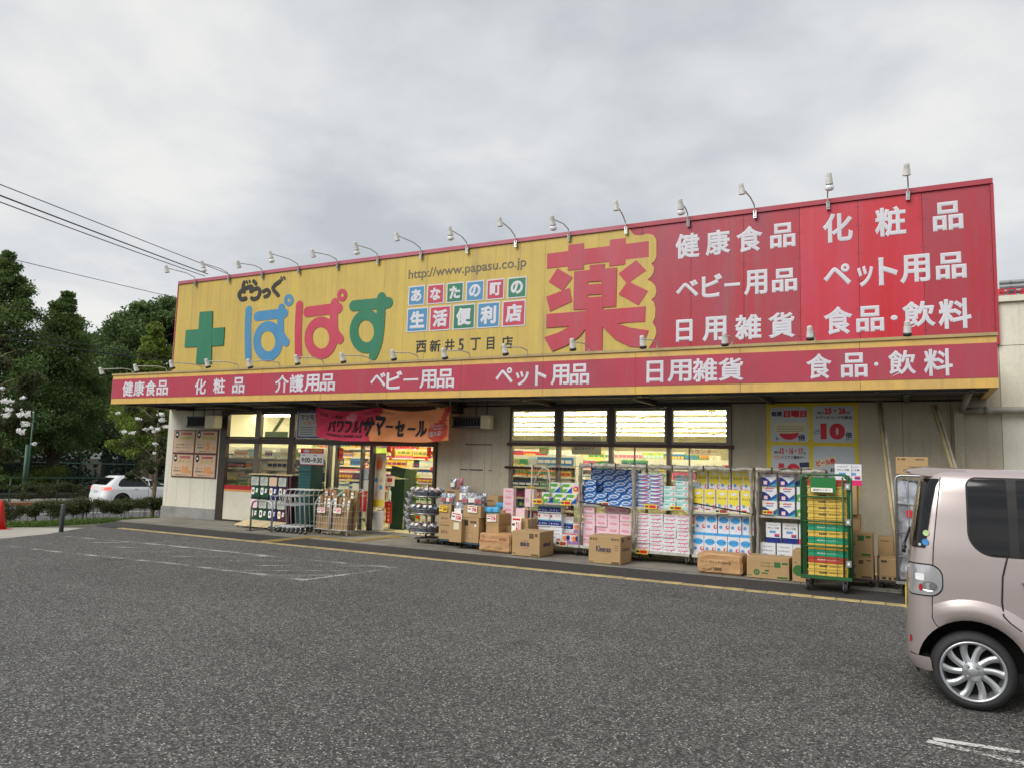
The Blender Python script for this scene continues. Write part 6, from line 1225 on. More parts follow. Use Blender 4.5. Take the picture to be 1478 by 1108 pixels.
# bags, balls, price cards
def bag(x, y, z, w_, h_, m, label, seed, rz=0, cat='bag', group=None, d=0.1, name='foil_bag', lean=0.0):
    rr = random.Random(seed); n = 7; mz = 6; b = MB(); base = 0
    for side in (0, 1):
        for j in range(mz + 1):
            for i in range(n + 1):
                s, t = i / n, j / mz; bul = (math.sin(math.pi * s) ** 0.7) * (math.sin(math.pi * min(1, max(0, t * 0.9 + 0.05))) ** 0.6) * d / 2 * (1 - 0.25 * t)
                wx_ = w_ * (1 - 0.12 * math.sin(math.pi * t)); X = (s - 0.5) * wx_ + rr.uniform(-1, 1) * 0.006; Zc = t * h_ + (rr.uniform(-1, 1) * 0.008 if t > 0 else 0)
                Yc = (-bul if side == 0 else bul) + rr.uniform(-1, 1) * 0.006 + lean * t * h_; b.v.append((X, Yc, Zc))
    k = b.mi(m); st = (n + 1) * (mz + 1)
    for side in (0, 1):
        for j in range(mz):
            for i in range(n):
                a = side * st + j * (n + 1) + i; f = (a, a + 1, a + n + 2, a + n + 1); b.f.append(f if side == 0 else f[::-1]); b.m.append(k); b.sm.append(False)
    for i in range(n): b.f.append((mz * (n + 1) + i, mz * (n + 1) + i + 1, st + mz * (n + 1) + i + 1, st + mz * (n + 1) + i)); b.m.append(k); b.sm.append(False)
    b.box(-w_ * 0.3, w_ * 0.3, -d / 2 - 0.012, -d / 2 - 0.004, h_ * 0.25, h_ * 0.62, 'paper' if seed % 2 else 'bag_red')
    return tag(b.build(name, None, (x, y, z), (0, 0, rz)), label, cat, group)
X_ = lambda u, y, v=740: at(u, v, y).x
bag(X_(646.5, 13.9), 14.1, z5, 0.16, 0.24, 'bag_silver', 'left bagged toy standing on the flat cardboard tray', 1); bag(X_(656, 13.9), 14.1, z5, 0.16, 0.25, 'bag_red', 'right reddish bagged toy standing on the flat cardboard tray', 2)
for i, (u, m) in enumerate(((637, 'bag_mix'), (644, 'bag_silver'), (648.5, 'bag_mix'))): bag(X_(u, 13.4), 13.5, z3, 0.15, 0.22, m, f'shiny bag on the box beside the sandal rack, {ORD[i]} from the left', 4 + i, rnd.uniform(-0.4, 0.4), group='bags on the first box stack')
bag(X_(659, 13.1), 13.2, z6, 0.26, 0.32, 'bag_silver', 'upright black and white bag on the yellow stickered box', 11); bag(X_(667, 13.4), 13.6, z6 + 0.15, 0.2, 0.3, 'bag_red', 'dark red bag wedged behind the black and white bag', 12)
bag(X_(673, 13.4), 13.3, z8, 0.26, 0.38, 'bag_silver', 'tall silver bag with a dark red top at the left of the foil pile', 13)
for i in range(7): bag(X_(676 + i * 3.0, 13.3), 13.2 + (i % 3) * 0.13, z8, 0.24, 0.2 + 0.05 * (i % 2), 'bag_silver' if i % 3 else 'bag_dark', f'silver foil bag in the pile on the upper box, {ORD[i]} from the left', 20 + i, rnd.uniform(-0.5, 0.5), group='silver foil bags on the cardboard box')
mat('ball_blue', srgb(90, 176, 226), 0.4)
for i, (u, z, y) in enumerate(((706, z10 + 0.065, 13.35), (714.5, z10 + 0.065, 13.4), (722, z11 + 0.08, 13.85))):
    b = MB(); b.box(-0.1, 0.1, -0.08, 0.08, -0.065, 0.06, 'ball_blue'); me = b.mesh('soft_pack', 0.035); tag(link('soft_pack', me, None, (X_(u, y), y, z), (0, 0, 0.3 * i)), f'bright blue rounded pack on the cardboard boxes, {ORD[i]} from the left', 'pack', 'bright blue packs on the boxes')
def card(u0, v0, u1, v1, y, m, label, txt, rot=0.0, tm='print_red'):
    p, q = at(u0, (v0 + v1) / 2, y), at(u1, (v0 + v1) / 2, y); zb, zt = at((u0 + u1) / 2, v1, y).z, at((u0 + u1) / 2, v0, y).z; g = empty('price_card', ((p.x + q.x) / 2, y, (zb + zt) / 2), label, 'price card', 'price cards on the stacked goods'); g.rotation_euler = (0, rot, 0)
    w_, h_ = (q.x - p.x) / 2, (zt - zb) / 2; b = MB(); b.box(-w_, w_, 0, 0.003, -h_, h_, m); b.text(txt, -w_ * 0.1, w_ * 0.88, -h_ * 0.7, h_ * 0.3, -0.0005, tm, 0.05, 0.002, 1); b.box(-w_ * 0.9, -w_ * 0.3, -0.001, -0.0002, -h_ * 0.2, h_ * 0.1, 'print_dark', skip='k'); b.box(-w_ * 0.8, w_ * 0.8, -0.001, -0.0002, h_ * 0.5, h_ * 0.75, tm, skip='k'); b.build('sheet', g)
card(634, 729, 645.5, 737.5, 13.33, 'tag_yellow', 'yellow price card on the top box right of the sandal rack', '49', 0.05, 'print_rust'); card(651.5, 739, 666.5, 750.5, 12.98, 'paper', 'white price card with red print on the yellow stickered box', '158', 0.12); card(675, 728.5, 688.5, 739, 13.1, 'paper', 'white price card hanging below the silver foil bags', '78', 0.03); card(702.5, 742, 716, 752, 13.23, 'paper', 'white price card on the blue ball stack', '178', -0.08)
card(738.5, 744.5, 752, 767, 13.3, 'paper', 'tall white price card in front of the floral pack', '211', 0.0)

# sandal rack -------------------------------------------------------------
rk = empty('sandal_rack', (X_(614, 13.5), 13.55, GZ + 0.117), 'round wire rack crammed with dark sandals beside the open door', 'display rack')
b = MB(); b.tube([(0, 0, 0), (0, 0, 1.15)], 0.02, 'alu', 8); b.build('post', rk)
mat('sandal_dark', srgb(96, 102, 114), 0.5, var=0.9, vscale=22, col2=srgb(176, 180, 188), obj=True); mat('sandal_blue', srgb(120, 142, 170), 0.6, var=0.7, vscale=9, col2=srgb(60, 70, 88), obj=True); mat('sandal_pink', srgb(150, 90, 110), 0.6, var=0.9, vscale=14, col2=srgb(210, 206, 210), obj=True)
for lv, (z, m, rad) in enumerate(((0.10, 'sandal_pink', 0.34), (0.48, 'sandal_blue', 0.33), (0.84, 'sandal_dark', 0.35))):
    b = MB(); b.lathe([(0.05, z), (rad, z), (rad, z + 0.02), (0.05, z + 0.02)], 'alu', (0, 0, 0), (0, 0, 1), 20)
    b.lathe([(rad + 0.005, z + 0.10), (rad + 0.012, z + 0.105), (rad + 0.005, z + 0.11)], 'alu', (0, 0, 0), (0, 0, 1), 20); b.build('tier', rk)
for lv, (z, ms, rad) in enumerate(((0.125, ('sandal_pink', 'sandal_dark'), 0.27), (0.505, ('sandal_blue', 'sandal_blue'), 0.27), (0.865, ('sandal_dark', 'sandal_pink'), 0.28))):
    for k in range(15):
        a = math.radians(176 + k * 25.5 - 10); b = MB(); s_ = 1
        b.prism(ellipse(0, 0.0, 0.055, 0.12, 12), -0.02, 0.0, 'sandal_dark', axis='z'); b.lathe([(0.05, 0), (0.058, 0.03), (0.05, 0.07), (0.02, 0.09)], ms[k % 2], (0, -0.03, 0.0), (0, 0, 1), 10); b.box(-0.03, 0.03, -0.125, -0.121, -0.02, 0.05, 'paper')
        o = b.build('sandal', None, (rk.location.x + rad * math.cos(a), rk.location.y + rad * math.sin(a), rk.location.z + z + 0.045), (R(-50), rnd.uniform(-0.3, 0.3), a + R(90)))
        tag(o, f"sandal hanging on the {('bottom', 'middle', 'top')[lv]} tier of the round rack, {ORD[k]} round from the left", 'sandal', 'sandals on the round rack')
for k in range(6):
    z = 0.15 + k * 0.14; b = MB(); b.prism(ellipse(0, 0.0, 0.05, 0.1, 10), -0.02, 0.02, 'sandal_dark', axis='z'); b.lathe([(0.045, 0.02), (0.05, 0.05), (0.02, 0.08)], 'sandal_pink' if k % 2 else 'sandal_dark', (0, 0, 0), (0, 0, 1), 8)
    tag(b.build('sandal', None, (rk.location.x - 0.40 - 0.06 * math.sin(k * 0.6), rk.location.y - 0.08, rk.location.z + z), (R(-60), 0, R(-60))), f'dark sandal on the curved left arm of the rack, {ORD[k]} from the bottom', 'sandal', 'sandals on the round rack')
b = MB(); b.tube([(-0.2, -0.08, 0.05), (-0.38, -0.08, 0.2), (-0.46, -0.08, 0.5), (-0.4, -0.08, 0.85), (-0.2, -0.05, 1.02)], 0.012, 'alu', 6); b.build('curved_arm', rk)

# wire bins of brown paper sacks ------------------------------------------
def wire_bin(x0, x1, label, y=13.35, dep=0.5, h=1.02):
    w_ = x1 - x0; g = empty('wire_bin', (x0, y, GZ), label, 'wire bin', 'white wire bins of brown sacks')
    b = MB()
    for xx in (0, w_):
        b.tube([(xx, 0, 0.06), (xx, 0, 0.68), (xx, 0.1, 0.8)], 0.011, 'white_steel', 6); b.tube([(xx, dep, 0.06), (xx, dep, h)], 0.011, 'white_steel', 6); b.tube([(xx, 0.1, 0.8), (xx, dep, h)], 0.011, 'white_steel', 6)
    for z in (0.12, 0.68): b.tube([(0, 0, z), (w_, 0, z)], 0.010, 'white_steel', 6)
    b.tube([(0, dep, h), (w_, dep, h)], 0.01, 'white_steel', 6); b.build('frame', g)
    b = MB()
    for k in range(1, 6): b.tube([(k * w_ / 6, 0, 0.12), (k * w_ / 6, 0, 0.68)], 0.004, 'white_steel', 4, False)
    for z in (0.26, 0.40, 0.54): b.tube([(0, 0, z), (w_, 0, z)], 0.004, 'white_steel', 4, False); b.tube([(w_, 0, z), (w_, dep, z)], 0.004, 'white_steel', 4, False)
    for k in range(1, 4): b.tube([(w_, k * dep / 4, 0.12), (w_, k * dep / 4, 0.8)], 0.004, 'white_steel', 4, False)
    b.build('mesh', g); boxo('floor_plate', 0.01, w_ - 0.01, 0.01, dep - 0.01, 0.11, 0.12, 'white_steel', g)
    for xx in (0.02, w_ - 0.02):
        for yy in (0.02, dep - 0.02): k = MB(); k.lathe([(0.015, -0.01), (0.03, -0.009), (0.03, 0.009), (0.015, 0.01)], 'pipe_grey', (xx, yy, 0.03), (1, 0, 0), 10); k.build('caster', g)
    return g
bx = [X_(454, 13.35), X_(475.5, 13.35), X_(477.5, 13.35), X_(502, 13.35)]
wire_bin(bx[0], bx[1], 'left wire bin of brown paper sacks beside the teal basket stack'); wire_bin(bx[2], bx[3], 'right wire bin of brown paper sacks nearest the door')
mat('sack', srgb(168, 138, 96), 0.8, var=0.8, vscale=9, col2=srgb(128, 100, 66), stretch=(3, 3, 0.6), bump=0.6, bscale=20, obj=True)
ci = 0
for (a, c) in ((bx[0], bx[1]), (bx[2], bx[3])):
    for k in range(5):
        for row in (0, 1):
            x = a + 0.06 + (c - a - 0.12) * (k + 0.5 * row * 0.6) / 4.4; b = MB(); hh = 0.72 + 0.14 * row + rnd.uniform(-0.03, 0.04)
            b.box(-0.045, 0.045, -0.04, 0.04, 0, hh, 'sack')
            if row == 0 and k % 2 == 0 or row and k % 2: b.box(-0.038, 0.038, -0.043, -0.0405, hh - 0.25, hh - 0.05, 'paper'); b.box(-0.03, 0.03, -0.045, -0.0435, hh - 0.12, hh - 0.10, 'navy'); b.box(-0.03, 0.03, -0.045, -0.0435, hh - 0.2, hh - 0.18, 'sign_blue')
            o = b.build('paper_sack', None, (x, 13.35 + 0.09 + row * 0.2, GZ + 0.125), (R(rnd.uniform(-5, 2)), R(rnd.uniform(-4, 7)), rnd.uniform(-0.15, 0.15)), bevel=0.012)
            tag(o, f"brown paper sack in the {'left' if ci == 0 else 'right'} wire bin, {ORD[k]} in the {'front' if row == 0 else 'rear'} row", 'paper sack', 'brown paper sacks in the wire bins')
    ci += 1
card(458, 731.5, 469, 739, 13.33, 'paper', 'white price card on the left wire bin', '1077', -0.03, 'pk_magenta'); card(481, 732, 492, 740, 13.33, 'paper', 'white price card on the right wire bin', '1077', 0.04, 'pk_magenta')

# basket stacks -----------------------------------------------------------
mat('basket_teal', srgb(20, 78, 76), 0.45, var=0.4, vscale=4, col2=srgb(12, 56, 56)); mat('basket_green', srgb(26, 74, 48), 0.4, var=0.4, vscale=4, col2=srgb(16, 50, 34))
def basket_stack(x, y, z, w_, d, h, n, m, label, grp):
    bw = MB(); t = 0.012; hh = 0.24
    bw.box(-w_ / 2, w_ / 2, 0, t, 0, hh, m); bw.box(-w_ / 2, w_ / 2, d - t, d, 0, hh, m); bw.box(-w_ / 2, -w_ / 2 + t, t, d - t, 0, hh, m); bw.box(w_ / 2 - t, w_ / 2, t, d - t, 0, hh, m); bw.box(-w_ / 2 + t, w_ / 2 - t, t, d - t, 0.0, t, m)
    rim = 0.014
    for q in ((-w_ / 2 - rim, w_ / 2 + rim, -rim, -0.0005), (-w_ / 2 - rim, w_ / 2 + rim, d + 0.0005, d + rim)): bw.box(q[0], q[1], q[2], q[3], hh - 0.03, hh + 0.004, m)
    bw.box(-w_ / 2 - rim, -w_ / 2 - 0.0005, 0, d, hh - 0.03, hh + 0.004, m); bw.box(w_ / 2 + 0.0005, w_ / 2 + rim, 0, d, hh - 0.03, hh + 0.004, m)
    me = bw.mesh('shopping_basket'); step = (h - hh) / (n - 1)
    for i in range(n): tag(link('shopping_basket', me, None, (x, y, z + i * step), (0, 0, rnd.uniform(-0.01, 0.01))), f"{label}, {ORD[i] if i < 16 else str(i + 1) + 'th'} from the bottom", 'shopping basket', grp)
xb_ = (X_(434, 13.9) + X_(452, 13.9)) / 2
bs1 = empty('basket_stand', (xb_, 13.75, GZ), 'thin wire stand beside the teal basket stack', 'basket stand'); b = MB(); b.tube([(0.25, 0.0, 0.0), (0.25, 0, 0.22), (0.25, 0.4, 0.22), (0.25, 0.4, 0)], 0.01, 'alu', 6); b.build('loop', bs1)
basket_stack(xb_, 13.75, GZ, 0.36, 0.42, 1.42, 16, 'basket_teal', 'teal shopping basket in the tall stack outside', 'teal baskets stacked outside')
xg = (X_(562, 15.4, 740) + X_(588, 15.4, 740)) / 2
basket_stack(xg, 15.3, 0.052, 0.42, 0.5, 1.2, 14, 'basket_green', 'dark green shopping basket in the stack inside the doorway', 'green baskets stacked inside')
b = empty('basket_rail', (xg, 15.2, 0.052), 'chrome hoops guarding the green basket stack', 'rail'); q = MB()
for dx in (-0.3, 0.3): q.tube([(dx, 0.0, 0), (dx, 0.0, 0.3), (dx, 0.1, 0.36), (dx, 0.45, 0.36), (dx, 0.5, 0.3), (dx, 0.5, 0)], 0.014, 'alu', 8)
q.build('hoop', b)
# tilted top basket
o = [o for o in COL.objects if o.name.startswith('shopping_basket') and o.get('group') == 'green baskets stacked inside'][-1]; tilt = o.copy(); COL.objects.link(tilt); tilt.location = (xg - 0.02, 15.3, 1.32); tilt.rotation_euler = (R(-6), R(8), 0); tilt['label'] = 'tilted dark green basket on the very top of the stack inside'
o = [o for o in COL.objects if o.name.startswith('shopping_basket') and o.get('group') == 'teal baskets stacked outside'][-1]; tilt = o.copy(); COL.objects.link(tilt); tilt.location = (xb_, 13.75, GZ + 1.29); tilt['label'] = 'topmost teal basket standing clear on the outside stack'

# security gate, sanitiser stand, hanging panel ---------------------------
sg = empty('security_gate', (X_(545.5, 14.75), 14.75, 0.055), 'white security gate post at the left of the doorway', 'security gate'); zt = 1.5
b = MB(); b.tube([(-0.15, 0, 0.45), (-0.15, 0, 1.35), (-0.08, 0, 1.5), (0.08, 0, 1.5), (0.15, 0, 1.35), (0.15, 0, 0.45)], 0.03, 'white', 10); b.build('loop', sg)
boxo('base', -0.17, 0.17, -0.06, 0.06, 0, 0.45, 'white', sg, 0.012)
pn = empty('gate_poster', (X_(546, 14.7), 14.66, 0.6), 'tall pale yellow printed panel covering the security gate', 'poster panel')
b = MB(); b.box(-0.19, 0.19, 0, 0.006, 0, 1.28, 'cream'); b.box(-0.17, 0.17, -0.002, -0.0003, 0.02, 0.18, 'tag_yellow'); b.prism(rrect(-0.1, 0.1, 0.85, 1.2, 0.08), -0.002, -0.0003, 'board_pink'); b.prism(rrect(-0.075, 0.075, 0.9, 1.12, 0.06), -0.004, -0.0021, 'aed_orange')
for r_ in range(3):
    for c_ in range(2): b.prism(ellipse(-0.08 + c_ * 0.15, 0.3 + r_ * 0.17, 0.05, 0.06, 12), -0.002, -0.0003, ('board_pink', 'pk_pink', 'pk_blue2')[(r_ + c_) % 3])
b.build('sheet', pn)
ss = empty('sanitiser_stand', (X_(562.5, 14.9), 14.9, 0.052), 'hand sanitiser stand with white bottle and vertical red sign', 'sanitiser stand')
b = MB(); b.tube([(0, 0, 0.02), (0, 0, 0.92)], 0.014, 'white', 8); b.lathe([(0.13, 0), (0.13, 0.015), (0.02, 0.02)], 'pipe_grey', (0, 0, 0), (0, 0, 1), 14); b.build('post', ss)
b = MB(); b.lathe([(0.045, 0.72), (0.05, 0.74), (0.05, 0.92), (0.02, 0.96), (0.02, 1.0), (0.035, 1.0), (0.035, 1.02)], 'white', (0, -0.06, 0), (0, 0, 1), 12); b.build('bottle', ss)
b = MB(); b.box(-0.09, 0.07, -0.03, -0.02, 0.17, 0.68, 'print_red')
for k, ch in enumerate('手指の消毒'): b.text(ch, -0.045, 0.02, 0.58 - k * 0.09, 0.64 - k * 0.09, -0.0305, 'tag_yellow', 0.04, 0.001, 1)
b.build('sign', ss)
b = MB(); b.box(-0.12, 0.12, -0.04, -0.03, 1.05, 1.28, 'paper'); b.box(-0.08, 0.06, -0.042, -0.0405, 1.15, 1.24, 'print_red'); b.build('card', ss)
# umbrellas and flowers seen in the entry: things on the inner stand
b = MB()
um = empty('umbrella_stand', (X_(497, 15.6), 15.6, 0.052), 'low rack of colourful goods behind the glass door panes', 'display rack')
for k in range(6):
    q = MB(); q.lathe([(0.07, 0), (0.075, 0.1), (0.06, 0.22), (0.02, 0.25)], ('sign_blue', 'print_red', 'pk_teal2', 'pk_rose', 'sign_blue', 'prod_0')[k], (-0.7 + k * 0.26, 0, 0.62), (0, 0, 1), 10); q.build('goods', um)
boxo('shelf', -0.85, 0.85, -0.15, 0.2, 0.56, 0.61, 'white_steel', um); boxo('leg_panel', -0.85, -0.8, -0.15, 0.2, 0, 0.56, 'white_steel', um); boxo('leg_panel', 0.8, 0.85, -0.15, 0.2, 0, 0.56, 'white_steel', um)

# capsule toy machines ------------------------------------------------------
mat('gm_green', srgb(16, 68, 44), 0.35); mat('gm_blue', srgb(24, 32, 92), 0.35); mat('gm_maroon', srgb(74, 34, 48), 0.35); mat('gm_clear', srgb(190, 196, 190), 0.15, var=0.9, vscale=14, col2=srgb(120, 130, 116), obj=True)
GYF = 13.72; gu = [360.5, 373.5, 386.5, 400.0]; gz = (0.175, 0.72)
def capsule_machine(m, m2, label, loc, seed):
    g = empty('capsule_machine', loc, label, 'capsule toy machine', 'capsule machines left of the carts')
    b = MB(); b.box(0, 0.285, 0.03, 0.34, 0, 0.535, m); b.build('body', g, bevel=0.01)
    b = MB(); b.prism(rrect(0.02, 0.265, 0.29, 0.5, 0.03), -0.01, 0.0295, m2); b.build('window', g)
    b = MB(); b.lathe([(0.035, 0), (0.035, 0.02), (0.012, 0.022)], 'white', (0.2, 0.029, 0.14), (0, -1, 0), 10); b.build('dial', g)
    b = MB(); b.prism(rrect(0.03, 0.12, 0.07, 0.24, 0.03), 0.012, 0.0295, 'paper'); b.prism(ellipse(0.075, 0.16, 0.025, 0.045, 10), 0.009, 0.0118, ('orange_num', 'dark_grey', 'sign_blue')[seed % 3]); b.box(0.17, 0.23, 0.02, 0.0295, 0.18, 0.22, 'white'); b.build('label_plate', g)
cols_m = ['gm_green', 'gm_green', 'gm_blue', 'gm_maroon']
for r_ in (0, 1):
    for c_ in range(4):
        wn = 'gm_clear' if c_ != 0 or r_ else 'pk_pink'
        if c_ == 2 and r_: wn = 'board_pink'
        capsule_machine(cols_m[c_], wn, f"{('green', 'green', 'blue', 'maroon')[c_]} capsule toy machine, {ORD[c_]} from the left in the {'upper' if r_ else 'lower'} row", (X_(gu[c_], GYF, 720), GYF, gz[r_]), c_ + r_)
rkx = X_(gu[0], GYF, 720)
o = empty('machine_rack', (rkx, GYF, GZ), 'wooden topped rack holding the capsule toy machines', 'rack')
boxo('top_board', -0.06, 1.36, -0.02, 0.42, 1.26, 1.285, 'pole_old', o); boxo('side_panel', 1.265, 1.32, 0.0, 0.4, 0.13, 1.258, 'gm_maroon', o)
mat('foot_board', srgb(206, 186, 146), 0.6)
for k in range(3):
    b = MB(); b.prism([(-0.34, 0.06), (0.03, 0.155), (0.03, 0.13), (-0.34, 0.035)], -0.1 + k * 0.46, 0.34 + k * 0.46, 'foot_board', axis='x'); b.build('foot_board', o)
    b = MB(); b.lathe([(0.02, -0.012), (0.03, -0.01), (0.03, 0.01), (0.02, 0.012)], 'rubber', (-0.05 + k * 0.46, -0.28, 0.03), (1, 0, 0), 8); b.build('caster', o)
boxo('base_frame', -0.02, 1.3, 0.04, 0.4, 0.0, 0.12, 'dark_grey', o); boxo('middle_board', -0.02, 1.26, 0.0, 0.4, 0.695 + 0.005, 0.705, 'dark_grey', o)

# shopping carts ------------------------------------------------------------
mat('cart_grey', srgb(186, 188, 188), 0.35, metal=0.3, var=0.3, vscale=10)
def make_cart():
    g = empty('shopping_cart'); W2 = 0.235   # front faces -x (towards the rail), handle at +x
    for s_ in (-1, 1):
        b = MB(); y = s_ * W2; b.tube([(0.30, y * 1.05, 0.98), (0.22, y * 1.05, 0.97), (0.17, y * 1.05, 0.90), (0.20, y, 0.62), (0.26, y, 0.12)], 0.011, 'cart_grey', 6); b.tube([(0.17, y * 1.05, 0.86), (-0.32, y * 0.8, 0.80)], 0.009, 'cart_grey', 6); b.tube([(0.26, y, 0.17), (-0.30, y * 0.75, 0.12)], 0.010, 'cart_grey', 6); b.tube([(0.19, y, 0.66), (-0.25, y * 0.78, 0.60)], 0.008, 'cart_grey', 6); b.tube([(-0.32, y * 0.8, 0.80), (-0.25, y * 0.78, 0.60)], 0.008, 'cart_grey', 6); b.build('side_tube', g)
    b = MB(); b.tube([(0.30, -W2 * 1.05, 0.98), (0.30, W2 * 1.05, 0.98)], 0.014, 'white', 8); b.build('handle', g)
    b = MB()
    for k in range(5): y = -0.18 + k * 0.09; b.tube([(0.19, y, 0.665), (-0.26, y * 0.8, 0.605)], 0.005, 'cart_grey', 4, False)
    b.tube([(-0.32, -W2 * 0.8, 0.80), (-0.32, W2 * 0.8, 0.80)], 0.008, 'cart_grey', 6); b.tube([(0.17, -W2, 0.86), (0.17, W2, 0.86)], 0.008, 'cart_grey', 6); b.build('basket_shelf', g)
    b = MB()
    for k in range(4): y = -0.15 + k * 0.1; b.tube([(0.25, y, 0.175), (-0.29, y * 0.75, 0.125)], 0.005, 'cart_grey', 4, False)
    b.build('lower_shelf', g)
    for (x, y) in ((0.27, W2), (0.27, -W2), (-0.30, W2 * 0.75), (-0.30, -W2 * 0.75)):
        k = MB(); k.lathe([(0.02, -0.016), (0.05, -0.014), (0.055, 0), (0.05, 0.014), (0.02, 0.016)], 'rubber', (x, y, 0.056), (0, 1, 0), 12); k.lathe([(0.018, -0.0175), (0.018, 0.0175)], 'alu', (x, y, 0.056), (0, 1, 0), 8); k.build('caster', g)
        k = MB(); k.tube([(x, y, 0.056), (x - 0.01, y, 0.14)], 0.012, 'cart_grey', 6); k.build('caster_fork', g)
    return g
ct0 = make_cart(); xr0 = X_(412, 13.25, 750)
for i in range(5):
    o = ct0 if i == 0 else copy_tree(ct0)
    o.location = (xr0 - 0.05 + i * 0.15, 13.3 - i * 0.012, GZ); o.rotation_euler = (0, 0, R(2))
    tag(o, f"grey basket cart nested in the row by the rail, {ORD[i]} from the left", 'shopping cart', 'nested shopping carts')
rl = empty('cart_rail', (X_(379, 13.0, 750), 12.95, GZ), 'low steel hoop rail in front of the shopping carts', 'rail')
b = MB(); b.tube([(-0.32, 0, 0), (-0.32, 0, 0.55), (-0.29, 0, 0.64), (-0.2, 0, 0.68), (0.2, 0, 0.68), (0.3, 0, 0.64), (0.34, 0, 0.55), (0.34, 0, 0)], 0.022, 'alu', 10); b.tube([(-0.32, 0, 0.01), (-0.32, 0.6, 0.01)], 0.015, 'alu', 6); b.tube([(0.34, 0, 0.01), (0.34, 0.6, 0.01)], 0.015, 'alu', 6); b.build('hoop', rl)
boxo('foot_plate', -0.4, -0.24, -0.06, 0.06, 0.0, 0.008, 'dark_grey', rl)

# green crate cage ------------------------------------------------------------
mat('cage_green', srgb(42, 94, 54), 0.4, var=0.6, vscale=7, col2=srgb(24, 76, 38)); mat('crate_yellow', srgb(216, 184, 84), 0.45, var=0.3, vscale=6, col2=srgb(204, 160, 52)); mat('crate_green', srgb(28, 150, 110), 0.45); mat('crate_red', srgb(180, 66, 46), 0.45); mat('placard_green', srgb(24, 112, 50), 0.5)
gc = empty('green_roll_cage', (-1.40, 11.86, 0.008), 'green roll cage stacked with yellow, green and red trays', 'roll cage'); GW, GD, GH = 0.63, 0.66, 1.66
for s_, y in (('front', 0.0), ('back', GD)):
    b = MB(); b.tube([(0, y, 0.2), (0, y, GH - 0.08), (0.03, y, GH - 0.02), (0.08, y, GH), (GW - 0.08, y, GH), (GW - 0.03, y, GH - 0.02), (GW, y, GH - 0.08), (GW, y, 0.2)], 0.016, 'cage_green', 8)
    for z in (0.63, 0.99, 1.34): b.tube([(0, y, z), (GW, y, z)], 0.013, 'cage_green', 6)
    if s_ == 'front':
        for k in range(1, 4): b.tube([(0.02 + k * 0.15, y, 0.22), (0.02 + k * 0.15, y, 1.34)], 0.0035, 'cage_green', 4, False)
    b.build('gate_frame', gc)
for x in (0.0, GW):
    b = MB()
    for k in range(0, 9): b.tube([(x, 0.02 + k * GD / 9, 0.2), (x, 0.02 + k * GD / 9, GH - 0.05)], 0.0045, 'cage_green', 4, False)
    for z in (0.63, 0.99, 1.34, GH - 0.05): b.tube([(x, 0, z), (x, GD, z)], 0.012, 'cage_green', 6)
    b.build('side_grid', gc)
b = MB(); b.tube([(GW + 0.03, 0.02, 0.2), (GW + 0.03, 0.02, GH - 0.05)], 0.02, 'cage_green', 8); b.tube([(GW - 0.07, 0.0, 0.2), (GW - 0.07, 0, GH - 0.03)], 0.014, 'cage_green', 6); b.build('post', gc)
boxo('base', -0.02, GW + 0.04, -0.02, GD + 0.02, 0.17, 0.215, 'dark_grey', gc, 0.01); boxo('skirt', -0.01, GW + 0.03, -0.032, -0.021, 0.18, 0.23, 'cage_green', gc)
for z in (0.42, 1.0, 1.50): b = MB(); b.box(GW - 0.04, GW + 0.03, -0.035, -0.022, z - 0.045, z + 0.045, 'alu'); b.box(GW - 0.02, GW + 0.01, -0.045, -0.036, z - 0.02, z + 0.02, 'white'); b.build('latch', gc)
b = MB(); b.box(0.13, 0.47, -0.03, -0.02, 1.40, 1.62, 'placard_green'); b.box(0.14, 0.43, -0.034, -0.031, 1.41, 1.47, 'paper'); b.text('配送センター', 0.17, 0.40, 1.425, 1.455, -0.0342, 'print_navy', 0.02, 0.001, 1); b.build('placard', gc)
for (x, y) in ((0.07, 0.07), (GW - 0.06, 0.05), (0.07, GD - 0.07), (GW - 0.06, GD - 0.07)):
    k = MB(); k.lathe([(0.03, -0.02), (0.07, -0.018), (0.076, 0), (0.07, 0.018), (0.03, 0.02)], 'rubber', (x, y, 0.078), (1, 0.25, 0), 16); k.build('caster', gc); k = MB(); k.box(x - 0.03, x - 0.022, y - 0.02, y + 0.03, 0.05, 0.169, 'alu'); k.box(x + 0.022, x + 0.03, y - 0.02, y + 0.03, 0.05, 0.169, 'alu'); k.build('caster_fork', gc)
seq = ['yellow', 'yellow', 'red', 'green', 'yellow', 'green', 'yellow', 'green', 'yellow', 'yellow', 'yellow', 'yellow', 'yellow', 'yellow', 'red']
CR = {}
ch = (GH - 0.05 - 0.235) / len(seq)
